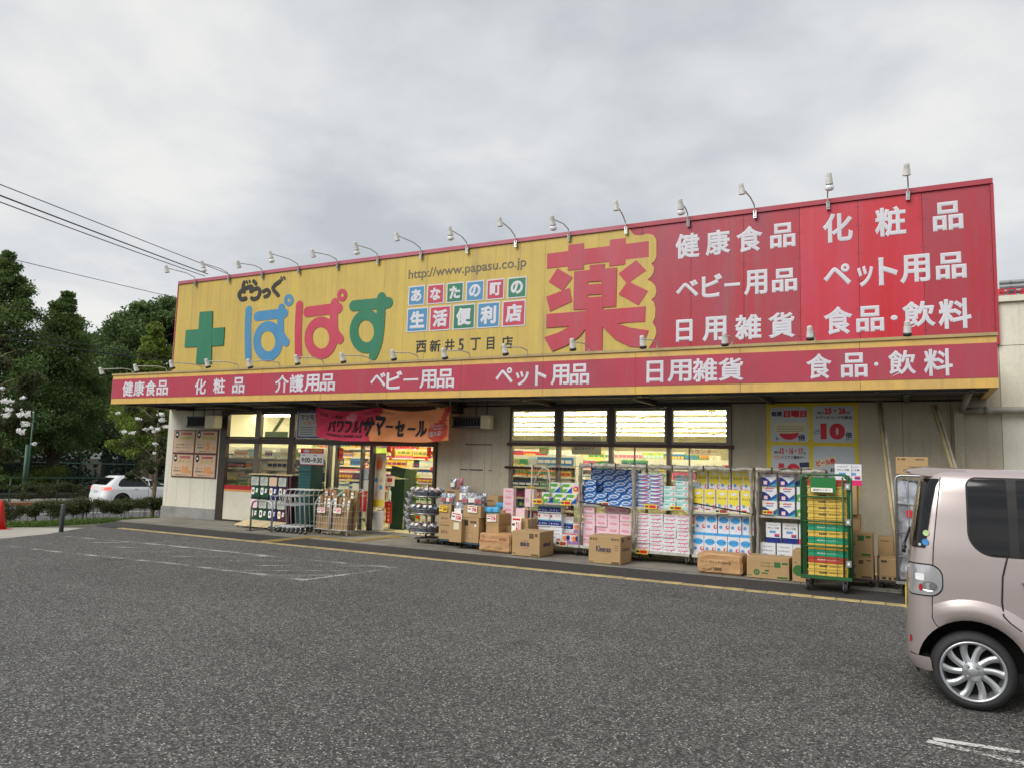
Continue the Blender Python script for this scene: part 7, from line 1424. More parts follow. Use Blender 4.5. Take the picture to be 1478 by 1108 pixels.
for col in ('yellow', 'green', 'red'):
    b = MB(); m = 'crate_' + col; h = ch - 0.006; w_ = 0.52; d = 0.56
    b.box(0, w_, 0, 0.012, 0, h, m); b.box(0, w_, d - 0.012, d, 0, h, m); b.box(0, 0.012, 0.0125, d - 0.0125, 0, h, m); b.box(w_ - 0.012, w_, 0.0125, d - 0.0125, 0, h, m); b.box(0.0125, w_ - 0.0125, 0.0125, d - 0.0125, 0, 0.01, m)
    b.box(-0.008, w_ + 0.008, -0.010, -0.0005, h - 0.022, h, m); b.box(-0.004, w_ + 0.004, -0.006, -0.0005, 0.0, 0.012, m)
    for x in (0.1, w_ - 0.18): b.box(x, x + 0.08, -0.008, -0.0005, h * 0.1, h * 0.28, m)
    if col == 'yellow': b.text('食品流通', 0.14, 0.25, h * 0.34, h * 0.66, -0.0008, 'black', 0.05, 0.001, 1); b.text('無断使用を禁ず', 0.28, 0.43, h * 0.42, h * 0.6, -0.0008, 'print_dark', 0.01, 0.001, 1)
    else: b.text('配送用コンテナ', 0.12, 0.4, h * 0.38, h * 0.62, -0.0008, 'paper', 0.01, 0.001, 1)
    CR[col] = b.mesh('tray')
for i, col in enumerate(seq): tag(link('tray', CR[col], None, (gc.location.x + 0.085 + rnd.uniform(-0.004, 0.004), gc.location.y + 0.05, gc.location.z + 0.218 + i * ch)), f"{col} plastic tray in the green roll cage, {ORD[i]} from the bottom", 'plastic tray', 'plastic trays in the green roll cage')

# boxes to the right of the green cage ---------------------------------------
dolly(1222, 1262, 840, 12.75, 0.6, 'black dolly under the two stacked boxes right of the green cage', 'dark_grey'); dolly(1266, 1300, 840, 12.8, 0.6, 'black dolly behind the leaning poles', 'dark_grey')
carton(1210, 803, 1261, 838, 12.75, 0.5, 'lower of two wide boxes right of the green cage, dark print', DZ, [('#', 0.58, 0.72, 0.7, 0.88, PB, 0), ('#', 0.8, 0.93, 0.84, 0.9, PB, 0), ('#', 0.66, 0.94, 0.04, 0.14, PB, 0), ('12', 0.4, 0.5, 0.5, 0.62, PB, 0.05), ('#', 0.36, 0.44, 0.3, 0.34, PB, 0)]); zz_ = at(1236, 803, 12.75).z
carton(1211, 768, 1259.5, 803, 12.75, 0.5, 'upper of two wide boxes right of the green cage, green print', zz_ + 0.002, [('#', 0.57, 0.75, 0.68, 0.9, PG, 0), ('#', 0.8, 0.95, 0.8, 0.9, PG, 0), ('#', 0.68, 0.94, 0.06, 0.16, PG, 0), ('12', 0.4, 0.5, 0.5, 0.62, PG, 0.05)]); zz2 = at(1236, 768, 12.75).z
carton(1215, 742, 1241, 764, 13.1, 0.4, 'small brown paper covered box on the wide boxes', zz2 + 0.003, m='card', prints=[('#', 0.3, 0.5, 0.1, 0.5, PB, 0)]).scale.z = 1.0; zz3 = at(1228, 742, 13.1).z
carton(1205, 700, 1237, 741, 13.05, 0.45, 'tall cardboard box behind the top of the green cage', zz3 + 0.002, [('O', 0.5, 0.8, 0.68, 0.68, PB, 0)]); zz4 = at(1220, 700, 13.05).z
pack('pink_base', X_(1205, 13.1, 690), 13.1, zz4 + 0.002, 'white pack with magenta base on top of the tall box', 'white packs with magenta base on the tall box'); pack('pink_base', X_(1219.5, 13.1, 690), 13.12, zz4 + 0.002, 'second white pack with magenta base, right one on the tall box', 'white packs with magenta base on the tall box')
carton(1269, 806, 1305, 840, 12.8, 0.5, 'cardboard box with recycling marks behind the leaning poles', DZ, [('#', 0.08, 0.32, 0.82, 0.92, 'print_dark', 0), ('O', 0.36, 0.5, 0.1, 0.1, 'print_dark', 0), ('#', 0.1, 0.28, 0.05, 0.17, 'print_dark', 0), ('#', 0.58, 0.76, 0.05, 0.17, 'print_dark', 0), ('#', 0.04, 0.98, 0.2, 0.21, PB, 0)])
carton(1267, 775, 1290, 803, 13.45, 0.5, 'cardboard box standing at the wall behind the marked box', None, [('#', 0.2, 0.7, 0.8, 0.84, PB, 0)])
carton(1266, 803, 1292, 845, 13.5, 0.5, 'plain cardboard box low at the wall between stack and poles', GZ + 0.01)
# silver covered cage ---------------------------------------------------------
mat('foil', srgb(214, 217, 222), 0.2, metal=0.65, var=0.5, vscale=6, col2=srgb(120, 124, 132), bump=1.0, bscale=5)
sc = empty('silver_roll_cage', (-0.17, 12.12, 0.008), 'steel roll cage with crumpled silver cover behind the minivan', 'roll cage'); SW, SD, SH_ = 0.8, 0.62, 1.68
for y in (0.0, SD):
    b = MB(); b.tube([(0, y, 0.2), (0, y, SH_ - 0.06), (0.02, y, SH_ - 0.015), (0.07, y, SH_), (SW - 0.07, y, SH_), (SW, y, SH_ - 0.06), (SW, y, 0.2)], 0.017, 'alu', 8)
    for z in (0.55, 0.88, 1.28): b.tube([(0, y, z), (SW, y, z)], 0.012, 'alu', 6)
    for k in range(1, 5): b.tube([(k * SW / 5, y, 0.2), (k * SW / 5, y, SH_)], 0.009, 'alu', 5, False)
    b.build('grid_frame', sc)
for x in (0, SW):
    b = MB()
    for z in (0.25, 0.55, 0.88, 1.28, SH_ - 0.05): b.tube([(x, 0, z), (x, SD, z)], 0.01, 'alu', 6)
    b.build('side_frame', sc)
boxo('base', -0.02, SW + 0.02, -0.02, SD + 0.02, 0.17, 0.21, 'dark_grey', sc, 0.006); boxo('bumper', -0.02, SW, -0.04, -0.021, 0.175, 0.215, 'alu', sc)
for (x, y) in ((0.09, 0.07), (SW - 0.06, 0.05), (0.09, SD - 0.07), (SW - 0.06, SD - 0.07)): k = MB(); k.lathe([(0.03, -0.02), (0.075, -0.018), (0.08, 0), (0.075, 0.018), (0.03, 0.02)], 'rubber', (x, y, 0.082), (1, 0.3, 0), 16); k.build('caster', sc)
fo = MB(); rr = random.Random(5); nx, nz = 9, 18
def foilgrid(fn, flip=False):
    base = len(fo.v)
    for j in range(nz + 1):
        for i in range(nx + 1): fo.v.append(fn(i / nx, j / nz))
    for j in range(nz):
        for i in range(nx): a = base + j * (nx + 1) + i; fo.f.append((a, a + 1, a + nx + 2, a + nx + 1)); fo.m.append(fo.mi('foil')); fo.sm.append(True)
jt = lambda s_=0.03: rr.uniform(-1, 1) * s_
foilgrid(lambda s, t: (0.03 + s * (SW - 0.06), 0.05 + 0.03 * math.sin(s * 9 + t * 5) + jt(0.028), 0.23 + t * 1.38)); foilgrid(lambda s, t: (0.04 + 0.02 * math.sin(t * 11 + s * 4) + jt(0.01), SD - 0.05 - s * (SD - 0.1), 0.23 + t * 1.38)); foilgrid(lambda s, t: (0.03 + s * (SW - 0.06), 0.05 + t * (SD - 0.1), 1.6 + jt()))
fo.build('silver_cover', sc); boxo('red_tag', 0.13, 0.2, 0.0, 0.006, 1.1, 1.2, 'print_red', sc)
carton(1293, 662, 1340, 690, 12.35, 0.4, 'cardboard box on top of the silver covered cage', None, [('#', 0.06, 0.12, 0.82, 0.92, PB, 0), ('#', 0.18, 0.3, 0.82, 0.92, PB, 0), ('45041', 0.6, 0.88, 0.82, 0.92, 'print_dark', 0.03), ('#', 0.4, 0.75, 0.42, 0.46, PB, 0), ('#', 0.3, 0.8, 0.3, 0.32, PB, 0)])
for o in COL.objects:
    if o.get('label') == 'cardboard box on top of the silver covered cage': o.location.z = 0.008 + SH_ + 0.018; o.scale.z = 0.9

# ------------------------------------------------------------------ vehicles
mat('van_paint', srgb(192, 180, 176), 0.3, metal=0.6, coat=0.7, fine=0.02, bscale=400); mat('white_paint', srgb(238, 240, 242), 0.3, coat=0.8)
mat('chrome', srgb(200, 202, 204), 0.15, metal=1.0); mat('rim_silver', srgb(186, 188, 190), 0.28, metal=0.75); mat('rim_dark', (0.03, 0.03, 0.033), 0.3, metal=0.5)
mat('tail_red', srgb(170, 24, 26), 0.15, coat=0.8); mat('lamp_clear', srgb(196, 198, 200), 0.12, metal=0.6, coat=1.0); mat('seam', (0.012, 0.011, 0.011), 0.6); mat('black_gloss', (0.006, 0.006, 0.007), 0.05, spec=0.5)
mat('brake_lit', srgb(255, 60, 50), 0.3, emit=(1.0, 0.06, 0.04), estr=1.6); mat('wheel_well', (0.006, 0.006, 0.006), 0.9); mat('sticker_blue', srgb(60, 130, 190), 0.3); mat('sticker_green', srgb(170, 200, 140), 0.3)
def lerp_tab(tab):
    def f(z):
        if z <= tab[0][0]: return tab[0][1]
        for (a, b), (c, d) in zip(tab[:-1], tab[1:]):
            if z <= c: t = (z - a) / (c - a); t = t * t * (3 - 2 * t) * 0.35 + t * 0.65; return b + (d - b) * t
        return tab[-1][1]
    return f
class Shell:
    def __init__(s, xr, xf, wd, rr, rf): s.xr, s.xf, s.w, s.rr, s.rf = map(lerp_tab, (xr, xf, wd, rr, rf))
    def outline(s, z, n=8, off=0.0):
        """closed outline of the body at height z, from near-side front corner along the near side to the rear, round, and back"""
        xr, xf, w_, r1, r2 = s.xr(z) - off, s.xf(z) + off, s.w(z) + off, s.rr(z) + off, s.rf(z) + off; P = []
        for i in range(n + 1): a = math.pi / 2 * i / n; P.append((xf - r2 + r2 * math.cos(a), -(w_ - r2) - r2 * math.sin(a)))
        for k in range(1, 14): P.append((xf - r2 + (xr + r1 - xf + r2) * k / 14, -w_))
        for i in range(n + 1): a = math.pi / 2 * i / n; P.append((xr + r1 - r1 * math.sin(a), -(w_ - r1) - r1 * math.cos(a)))
        m = [(x, -y) for x, y in P[::-1]]
        for k in range(1, 5): P.append((xr - 0.012 * math.sin(math.pi * k / 5), -(w_ - r1) * (1 - 2 * k / 5)))
        P += m
        for k in range(1, 5): P.append((xf + 0.06 * math.sin(math.pi * k / 5), (w_ - r2) * (1 - 2 * k / 5)))
        return P
    def near(s, x, z, off=0.004):
        xr, w_, r1 = s.xr(z), s.w(z), s.rr(z); xf, r2 = s.xf(z), s.rf(z)
        if x < xr + r1: q = min(1, max(0, (xr + r1 - x) / r1)); return -(w_ - r1) - (r1) * math.sqrt(max(0, 1 - q * q)) - off
        if x > xf - r2: q = min(1, (x - xf + r2) / r2); return -(w_ - r2) - r2 * math.sqrt(max(0, 1 - q * q)) - off
        return -w_ - off
    def body(s, zs, paint, arches, parent, top_shrink=()):
        b = MB(); rings = []
        for z in zs: rings.append([(x, y, z) for x, y in s.outline(z)])
        base = rings[-1]; cx_ = sum(p[0] for p in base) / len(base)
        for k, (sh, zt_) in enumerate(top_shrink): rings.append([(cx_ + (p[0] - cx_) * sh, p[1] * (sh - 0.02), zt_) for p in base])
        n = len(rings[0])
        for r in rings: b.v += r
        km = b.mi(paint)
        for j in range(len(rings) - 1):
            for i in range(n): i2 = (i + 1) % n; b.f.append((j * n + i, (j + 1) * n + i, (j + 1) * n + i2, j * n + i2)); b.m.append(km); b.sm.append(True)
        b.f.append(tuple(range(n))); b.m.append(km); b.sm.append(False); b.f.append(tuple((len(rings) - 1) * n + i for i in range(n - 1, -1, -1))); b.m.append(km); b.sm.append(True)
        me = b.mesh('body'); me.materials.append(M('wheel_well'))
        bm = bmesh.new(); bm.from_mesh(me); bmesh.ops.recalc_face_normals(bm, faces=bm.faces); bm.to_mesh(me); bm.free()
        o = link('body', me)
        cut = MB()
        for ax, az, ar, wmax in arches:
            for sgn in (-1, 1): cut.lathe([(ar, -0.45), (ar, 0.0)] if False else [(ar, wmax - 0.28), (ar, wmax + 0.3)], 'wheel_well', (ax, 0, az), (0, sgn, 0), 40, smooth=False)
        cme = cut.mesh('cutter'); bm = bmesh.new(); bm.from_mesh(cme); bmesh.ops.recalc_face_normals(bm, faces=bm.faces); bm.to_mesh(cme); bm.free()
        co = link('cutter', cme); md = o.modifiers.new('b', 'BOOLEAN'); md.operation = 'DIFFERENCE'; md.object = co; md.solver = 'EXACT'
        me2 = bpy.data.meshes.new_from_object(o.evaluated_get(bpy.context.evaluated_depsgraph_get())); bpy.data.objects.remove(o); bpy.data.objects.remove(co)
        names = [m.name for m in me2.materials]; wi = names.index('wheel_well')
        for p in me2.polygons:
            c = p.center
            for ax, az, ar, wmax in arches:
                if abs(math.hypot(c.x - ax, c.z - az) - ar) < 0.02 and abs(c.y) > wmax - 0.3 and abs(p.normal.y) < 0.5: p.material_index = wi
                if math.hypot(c.x - ax, c.z - az) < ar and abs(abs(c.y) - (wmax - 0.28)) < 0.02: p.material_index = wi
        return link('body', me2, parent)
    def patch(s, name, rows, m, parent, off=0.004, cols=14, sides=(-1, 1)):
        """rows = [(z, x0, x1)]: a skin lying on the flank"""
        out = []
        for sd in sides:
            b = MB(); k = b.mi(m)
            for z, x0, x1 in rows:
                for i in range(cols + 1):
                    t = i / cols; x = x0 + (x1 - x0) * t; b.v.append((x, s.near(x, z, off) * (1 if sd < 0 else -1), z))
            for j in range(len(rows) - 1):
                for i in range(cols): a = j * (cols + 1) + i; f = (a, a + 1, a + cols + 2, a + cols + 1); b.f.append(f if sd < 0 else f[::-1]); b.m.append(k); b.sm.append(True)
            out.append(b.build(name, parent))
        return out
    def line(s, name, pts, r, m, parent, sides=(-1, 1), off=0.001):
        for sd in sides:
            b = MB(); P = []
            for (x, z), (x2, z2) in zip(pts[:-1], pts[1:]):
                for k in range(4): t = k / 4; xx, zz = x + (x2 - x) * t, z + (z2 - z) * t; P.append((xx, s.near(xx, zz, off) * (1 if sd < 0 else -1), zz))
            xx, zz = pts[-1]; P.append((xx, s.near(xx, zz, off) * (1 if sd < 0 else -1), zz)); b.tube(P, r, m, 6); b.build(name, parent)
    def rear_skin(s, name, rows, m, parent, off=0.004):
        """rows = [(z, wrap angle start in degrees)]: a skin across the rear that wraps both corners"""
        b = MB(); k = b.mi(m); nn = None
        for z, a0 in rows:
            xr, w_, r1 = s.xr(z) - off, s.w(z) + off, s.rr(z) + off; P = []
            for i in range(8): a = R(a0 + (90 - a0) * i / 7); P.append((xr + r1 - r1 * math.sin(a), -(w_ - r1) - r1 * math.cos(a)))
            for q in range(1, 5): P.append((xr - 0.012 * math.sin(math.pi * q / 5), -(w_ - r1) * (1 - 2 * q / 5)))
            P += [(x, -y) for x, y in P[:8][::-1]]; nn = len(P); b.v += [(x, y, z) for x, y in P]
        for j in range(len(rows) - 1):
            for i in range(nn - 1): a = j * nn + i; b.f.append((a, a + 1, a + nn + 1, a + nn)); b.m.append(k); b.sm.append(True)
        return b.build(name, parent)
def wheel(parent, x, y, rt, rrim, wdt, spokes, rimm, sgn, name='wheel', twist=0.5):
    """sgn -1: outer face looks to -y"""
    o = empty(name, (x, y, rt)); o.parent = parent; h = wdt / 2
    b = MB(); prof = [(rrim - 0.01, -h + 0.02), (rrim + 0.004, -h + 0.004), (rrim + 0.02, -h), (rt - 0.03, -h + 0.006), (rt - 0.008, -h + 0.022), (rt, -h + 0.045), (rt, h - 0.045), (rt - 0.008, h - 0.022), (rt - 0.03, h - 0.006), (rrim + 0.02, h), (rrim - 0.01, h - 0.02)]
    b.lathe(prof, 'rubber', (0, 0, 0), (0, 1, 0), 48, caps=False); b.build('tyre', o)
    b = MB(); b.lathe([(rrim + 0.001, -0.004), (rrim + 0.001, -0.012), (rrim - 0.006, -0.016), (rrim - 0.018, -0.012), (rrim - 0.02, 0.0), (rrim - 0.03, 0.05), (rrim - 0.035, 0.10)], rimm, (0, sgn * (h - 0.012), 0), (0, -sgn, 0), 48, caps=False)
    b.lathe([(rrim * 0.9, 0.0), (rrim * 0.9, 0.004)], 'wheel_well', (0, sgn * (h - 0.10), 0), (0, sgn, 0), 24)
    yf = sgn * (h - 0.004)
    for k in range(spokes):
        a0 = 2 * math.pi * (k + 0.25) / spokes; prev = None; ns = 7
        for i in range(ns + 1):
            t = i / ns; rad = 0.05 + (rrim - 0.018 - 0.05) * t; a = a0 + twist * t * t; wd_ = (0.033 + 0.014 * (1 - t) ** 2 + 0.026 * t * t); yo = yf + (-sgn) * (0.012 + 0.010 * math.sin(math.pi * t) * 0.5 - 0.0 * t)
            c, s_ = math.cos(a), math.sin(a); tx, tz = -s_, c
            row = [(rad * c - tx * wd_ * 0.55, yo - sgn * 0.016, rad * s_ - tz * wd_ * 0.55), (rad * c - tx * wd_ * 0.34, yo, rad * s_ - tz * wd_ * 0.34), (rad * c + tx * wd_ * 0.34, yo, rad * s_ + tz * wd_ * 0.34), (rad * c + tx * wd_ * 0.55, yo - sgn * 0.016, rad * s_ + tz * wd_ * 0.55)]
            base = len(b.v); b.v += row
            if prev is not None:
                for q in range(3): b.f.append((prev + q, prev + q + 1, base + q + 1, base + q)); b.m.append(b.mi(rimm)); b.sm.append(True)
            prev = base
    b.build('rim', o)
    b = MB(); b.lathe([(0.07, 0.0), (0.068, 0.006), (0.036, 0.010), (0.034, 0.018), (0.028, 0.021), (0.002, 0.021)], rimm, (0, yf - sgn * 0.014, 0), (0, sgn, 0), 20)
    for k in range(4): a = R(45 + 90 * k); b.lathe([(0.0125, 0), (0.012, 0.010), (0.007, 0.014)], 'pipe_grey', (0.048 * math.cos(a), yf - sgn * 0.004, 0.048 * math.sin(a)), (0, sgn, 0), 8)
    b.build('hub', o); return o

van = empty('minivan', (0, 0, 0), 'pinkish silver small boxy minivan, rear end with alloy wheel at the right edge', 'minivan')
VX, VYC = -0.035, 6.55 + 0.735
sh = Shell([(0.2, 0.06), (0.3, 0.0), (0.55, -0.0), (0.8, 0.008), (0.95, 0.02), (1.14, 0.045), (1.4, 0.08), (1.6, 0.115), (1.68, 0.15)],
           [(0.2, 3.32), (0.35, 3.39), (0.65, 3.38), (0.85, 3.30), (0.95, 3.12), (1.02, 2.86), (1.3, 2.62), (1.6, 2.28), (1.68, 2.16)],
           [(0.2, 0.70), (0.35, 0.725), (0.6, 0.735), (0.9, 0.735), (1.12, 0.728), (1.4, 0.70), (1.58, 0.67), (1.66, 0.645), (1.70, 0.61)],
           [(0.2, 0.16), (0.6, 0.15), (1.0, 0.15), (1.3, 0.15), (1.6, 0.15)], [(0.2, 0.3), (0.8, 0.32), (1.1, 0.25), (1.6, 0.2)])
arch = [(0.415, 0.285, 0.352, 0.735), (2.86, 0.285, 0.352, 0.735)]
zs = [0.2, 0.24, 0.3, 0.36, 0.42, 0.48, 0.54, 0.6, 0.66, 0.72, 0.78, 0.84, 0.9, 0.96, 1.02, 1.08, 1.14, 1.2, 1.26, 1.32, 1.38, 1.44, 1.5, 1.55, 1.6, 1.64, 1.67, 1.69]
bo = sh.body(zs, 'van_paint', arch, van, [(0.985, 1.712), (0.95, 1.728), (0.8, 1.738), (0.4, 1.744)])
for p in bo.data.polygons: p.use_smooth = True
try: bo.data.set_sharp_from_angle(angle=R(38))
except Exception: pass
def rr_rows(x0, x1, z0, z1, rbl, rbr, rtr, rtl, n=30):
    rows = []
    for i in range(n + 1):
        z = z0 + (z1 - z0) * (0.5 - 0.5 * math.cos(math.pi * i / n)); a, c = x0, x1
        for (rad, low, left) in ((rbl, True, True), (rbr, True, False), (rtr, False, False), (rtl, False, True)):
            d = (z - z0) if low else (z1 - z)
            if d < rad:
                off = rad - math.sqrt(max(0, rad * rad - (rad - d) ** 2))
                if left: a = max(a, x0 + off)
                else: c = min(c, x1 - off)
        rows.append((z, a, c))
    return rows
qz0, qz1 = at(1430, 800, 6.6).z, at(1420, 690.5, 6.6).z
qx0 = at(1397.5, 740, 6.59).x - VX
sh.patch('window_seal', rr_rows(qx0 - 0.012, 2.30, qz0 - 0.012, qz1 + 0.012, 0.17, 0.05, 0.12, 0.07), 'seam', van, 0.0022, 40)
sh.patch('side_window', rr_rows(qx0, 0.665, qz0, qz1, 0.16, 0.01, 0.01, 0.06), 'black_gloss', van, 0.005, 16)
sh.patch('side_window', rr_rows(0.725, 1.42, qz0 - 0.0, qz1, 0.02, 0.02, 0.02, 0.02), 'black_gloss', van, 0.005, 10)
sh.patch('side_window', rr_rows(1.48, 2.26, qz0, qz1, 0.02, 0.04, 0.1, 0.02), 'black_gloss', van, 0.005, 10)
# seams: tailgate edge, sliding door, fuel/bumper lines
sx = lambda u, v, y=6.56: at(u, v, y).x - VX
sz = lambda u, v, y=6.56: at(u, v, y).z
sh.line('seam', [(sx(1357, 684, 6.62), 1.665), (sx(1352, 735, 6.6), sz(1352, 735)), (sx(1347, 790), sz(1347, 790)), (sx(1346, 826), sz(1346, 826))], 0.004, 'seam', van)
sh.line('seam', [(sx(1345.5, 857), sz(1345.5, 857)), (sx(1345.5, 890), sz(1345.5, 890)), (sx(1350, 899), sz(1350, 899)), (sx(1357, 906), sz(1357, 906))], 0.0035, 'seam', van)
sh.line('door_gap', [(sx(1454, 803), sz(1454, 803)), (sx(1447, 832), sz(1447, 832)), (sx(1446, 868), sz(1446, 868)), (sx(1448.5, 886), sz(1448.5, 886)), (sx(1458, 898), sz(1458, 898)), (sx(1482, 915), sz(1482, 915)), (0.86, 0.42), (0.92, 0.26)], 0.0065, 'seam', van)
sh.line('door_gap', [(sx(1447.5, 884), sz(1447.5, 884)), (sx(1448.5, 888), sz(1448.5, 888)), (sx(1458, 898), sz(1458, 898)), (sx(1474, 910), sz(1474, 910))], 0.0055, 'seam', van, (-1, 1), 0.019); sh.line('door_gap', [(1.45, 1.02), (1.45, 0.3)], 0.005, 'seam', van); sh.line('door_gap', [(2.42, 1.05), (2.42, 0.5), (2.3, 0.3)], 0.005, 'seam', van)
# fender crease
for sd in (-1, 1):
    for ax in (0.415, 2.86):
        b = MB(); n = 30; amax = 125 if ax < 1 else 172
        for i in range(n + 1):
            a = R(8 + (amax - 8) * i / n)
            for k, (rd_, off) in enumerate(((0.353, 0.002), (0.36, 0.016), (0.43, 0.022), (0.465, 0.012), (0.50, 0.0))):
                x = ax + rd_ * math.cos(a) * (1.0 if k < 4 else 1.02); z = 0.285 + rd_ * math.sin(a); b.v.append((x, sh.near(x, z, off * min(1, (n - i) / 6 + 0.05, i / 4 + 0.05)) * (1 if sd < 0 else -1), z))
        for i in range(n):
            for k in range(4): q = i * 5 + k; f = (q, q + 5, q + 6, q + 1); b.f.append(f if sd < 0 else f[::-1]); b.m.append(b.mi('van_paint')); b.sm.append(True)
        b.build('wheel_arch', van)
sh.rear_skin('rear_window', [(1.135, 24), (1.2, 23), (1.3, 22), (1.4, 21), (1.5, 20), (1.6, 19), (1.655, 18)], 'black_gloss', van, 0.006)
# tail lamps wrapping the rear corner
lz0, lz1 = sz(1345, 858), sz(1345, 815)
lr = sx(1359.5, 835)
rows = rr_rows(0.012, lr, lz0, lz1, 0.03, 0.085, 0.085, 0.02, 14); sh.patch('lamp_seal', [(z, a, c + 0.008) for z, a, c in rr_rows(0.012, lr, lz0 - 0.01, lz1 + 0.01, 0.03, 0.09, 0.09, 0.02, 14)], 'seam', van, 0.003, 18)
tls = sh.patch('tail_lamp', rows, 'lamp_clear', van, 0.012, 18)
for tl_, sd in zip(tls, (-1, 1)):
    for nm, pts_, m_n, of in (('lamp_bowl', ellipse(sx(1341, 845), sz(1341, 845), 0.055, 0.036, 18), 'chrome', 0.015), ('red_bulb', ellipse(sx(1328.5, 846), sz(1328, 846), 0.012, 0.026, 14), 'tail_red', 0.018), ('upper_bulb', rrect(sx(1321, 832), sx(1334, 832), sz(1330, 836), sz(1330, 826), 0.01), 'white', 0.016)):
        b = MB(); pts_ = [(x, z) for x, z in pts_]; P = [(x, sh.near(max(x, 0.012), z, of) * (1 if sd < 0 else -1), z) for x, z in pts_]; b.face(P if sd < 0 else P[::-1], m_n); o = b.build(nm, tl_)
# spoiler
b = MB()
n = 8; top = []; 
secs = []
for i in range(n + 1):
    y = -0.60 + 1.2 * i / n; e_ = abs(y) / 0.6; x0 = -0.005 + 0.05 * e_ ** 4; secs.append([(x0, y, 1.705), (x0 + 0.012, y, 1.728 - 0.01 * e_), (0.14, y, 1.755 - 0.018 * e_), (0.42, y, 1.746 - 0.022 * e_), (0.42, y, 1.68), (0.17, y, 1.672), (0.05, y, 1.69)])
for s_ in secs: b.v += s_
for i in range(n):
    for k in range(7): k2 = (k + 1) % 7; b.f.append((i * 7 + k, (i + 1) * 7 + k, (i + 1) * 7 + k2, i * 7 + k2)); b.m.append(b.mi('van_paint')); b.sm.append(True)
b.f.append(tuple(range(7))); b.m.append(0); b.sm.append(False); b.f.append(tuple(n * 7 + k for k in range(6, -1, -1))); b.m.append(0); b.sm.append(False)
spo = b.build('spoiler', van)
bm = bmesh.new(); bm.from_mesh(spo.data); bmesh.ops.recalc_face_normals(bm, faces=bm.faces); bm.to_mesh(spo.data); bm.free()
b = MB(); b.box(-0.004, 0.006, -0.12, 0.12, 1.71, 1.722, 'tail_red'); b.build('brake_light', spo)
# bumper lip, reflector, stickers, plate, wiper, handles, mirror
sh.patch('rear_bumper', [(0.245, 0.02, 0.16), (0.27, 0.012, 0.155), (0.32, 0.008, 0.15), (0.345, 0.012, 0.14)], 'van_paint', van, 0.012, 12)
sh.line('bumper_line', [(0.016, 0.352), (0.06, 0.345), (0.13, 0.33)], 0.004, 'seam', van)
sh.patch('reflector', [(0.43, 0.014, 0.024), (0.455, 0.014, 0.03), (0.48, 0.014, 0.026)], 'tail_red', van, 0.006, 3)
b = MB(); b.box(-0.0122, 0.01, -0.165, 0.165, 0.60, 0.765, 'tag_yellow'); b.build('number_plate', van)
for (u, v, r_, m_n, nm) in ((1336.5, 768.5, 0.022, 'sticker_green', 'round_sticker'), (1335.5, 781.5, 0.024, 'sticker_blue', 'round_sticker'), (1327.5, 785, 0.01, 'poster_grey', 'small_sticker')):
    xx, zz_ = sx(u, v), sz(u, v); b = MB(); P = []
    for x, z in ellipse(xx, zz_, r_ * 0.95, r_, 16): P.append((x, sh.near(x, z, 0.009), z))
    b.face(P, m_n); b.build(nm, van)
b = MB(); b.tube([(0.0, 0.1, 1.06), (-0.01, 0.12, 1.10), (0.035, 0.35, 1.22)], 0.010, 'black', 6); b.lathe([(0.03, 0), (0.03, 0.03)], 'black', (0.0, 0.1, 1.05), (-1, 0, 0), 10); b.build('rear_wiper', van)
b = MB(); b.box(-0.035, -0.01, -0.3, 0.3, 0.86, 0.90, 'chrome'); b.build('garnish', van)
for sd in (-1, 1):
    for x in (sx(1477, 843), 1.62): b = MB(); yy = sd * 0.752; b.tube([(x, yy + sd * 0.0, 0.93), (x + 0.02, yy + sd * 0.018, 0.935), (x + 0.15, yy + sd * 0.018, 0.94), (x + 0.17, yy, 0.935)], 0.014, 'chrome', 8); b.build('door_handle', van)
    b = MB(); b.box(2.33, 2.42, sd * 0.76 - 0.05, sd * 0.76 + 0.08 * sd + 0.05, 1.02, 1.22, 'van_paint'); b.build('mirror', van, bevel=0.02)
b = MB(); P = [(x, y, z) for z in (1.08, 1.25, 1.45, 1.6) for x, y in [(sh.xf(z) + 0.01 + 0.06 * math.sin(math.pi * k / 8), -(sh.w(z) - 0.14) * (1 - 2 * k / 8)) for k in range(9)]]; b.v = P
for j in range(3):
    for i in range(8): a = j * 9 + i; b.f.append((a, a + 9, a + 10, a + 1)); b.m.append(b.mi('black_gloss')); b.sm.append(True)
b.build('windscreen', van)
for sd in (-1, 1): b = MB(); b.prism(ellipse(0, 0.7, 0.16, 0.09, 14), 3.26, 3.41, 'lamp_clear', axis='x'); o = b.build('headlight', van, (0, sd * 0.52, 0))
b = MB(); b.tube([(0.12, -0.55, 0.31), (0.12, 0.55, 0.31)], 0.03, 'black', 8); b.box(0.3, 2.9, -0.5, 0.5, 0.19, 0.26, 'black'); b.build('underbody', van)
van.location = (VX, VYC, 0.0)
for x in (0.415, 2.86):
    for sd in (-1, 1): wheel(van, x, sd * (0.735 - 0.015 - 0.0825), 0.275, 0.212, 0.165, 10, 'rim_silver', sd, twist=0.22 * (-1 if sd < 0 else 1))

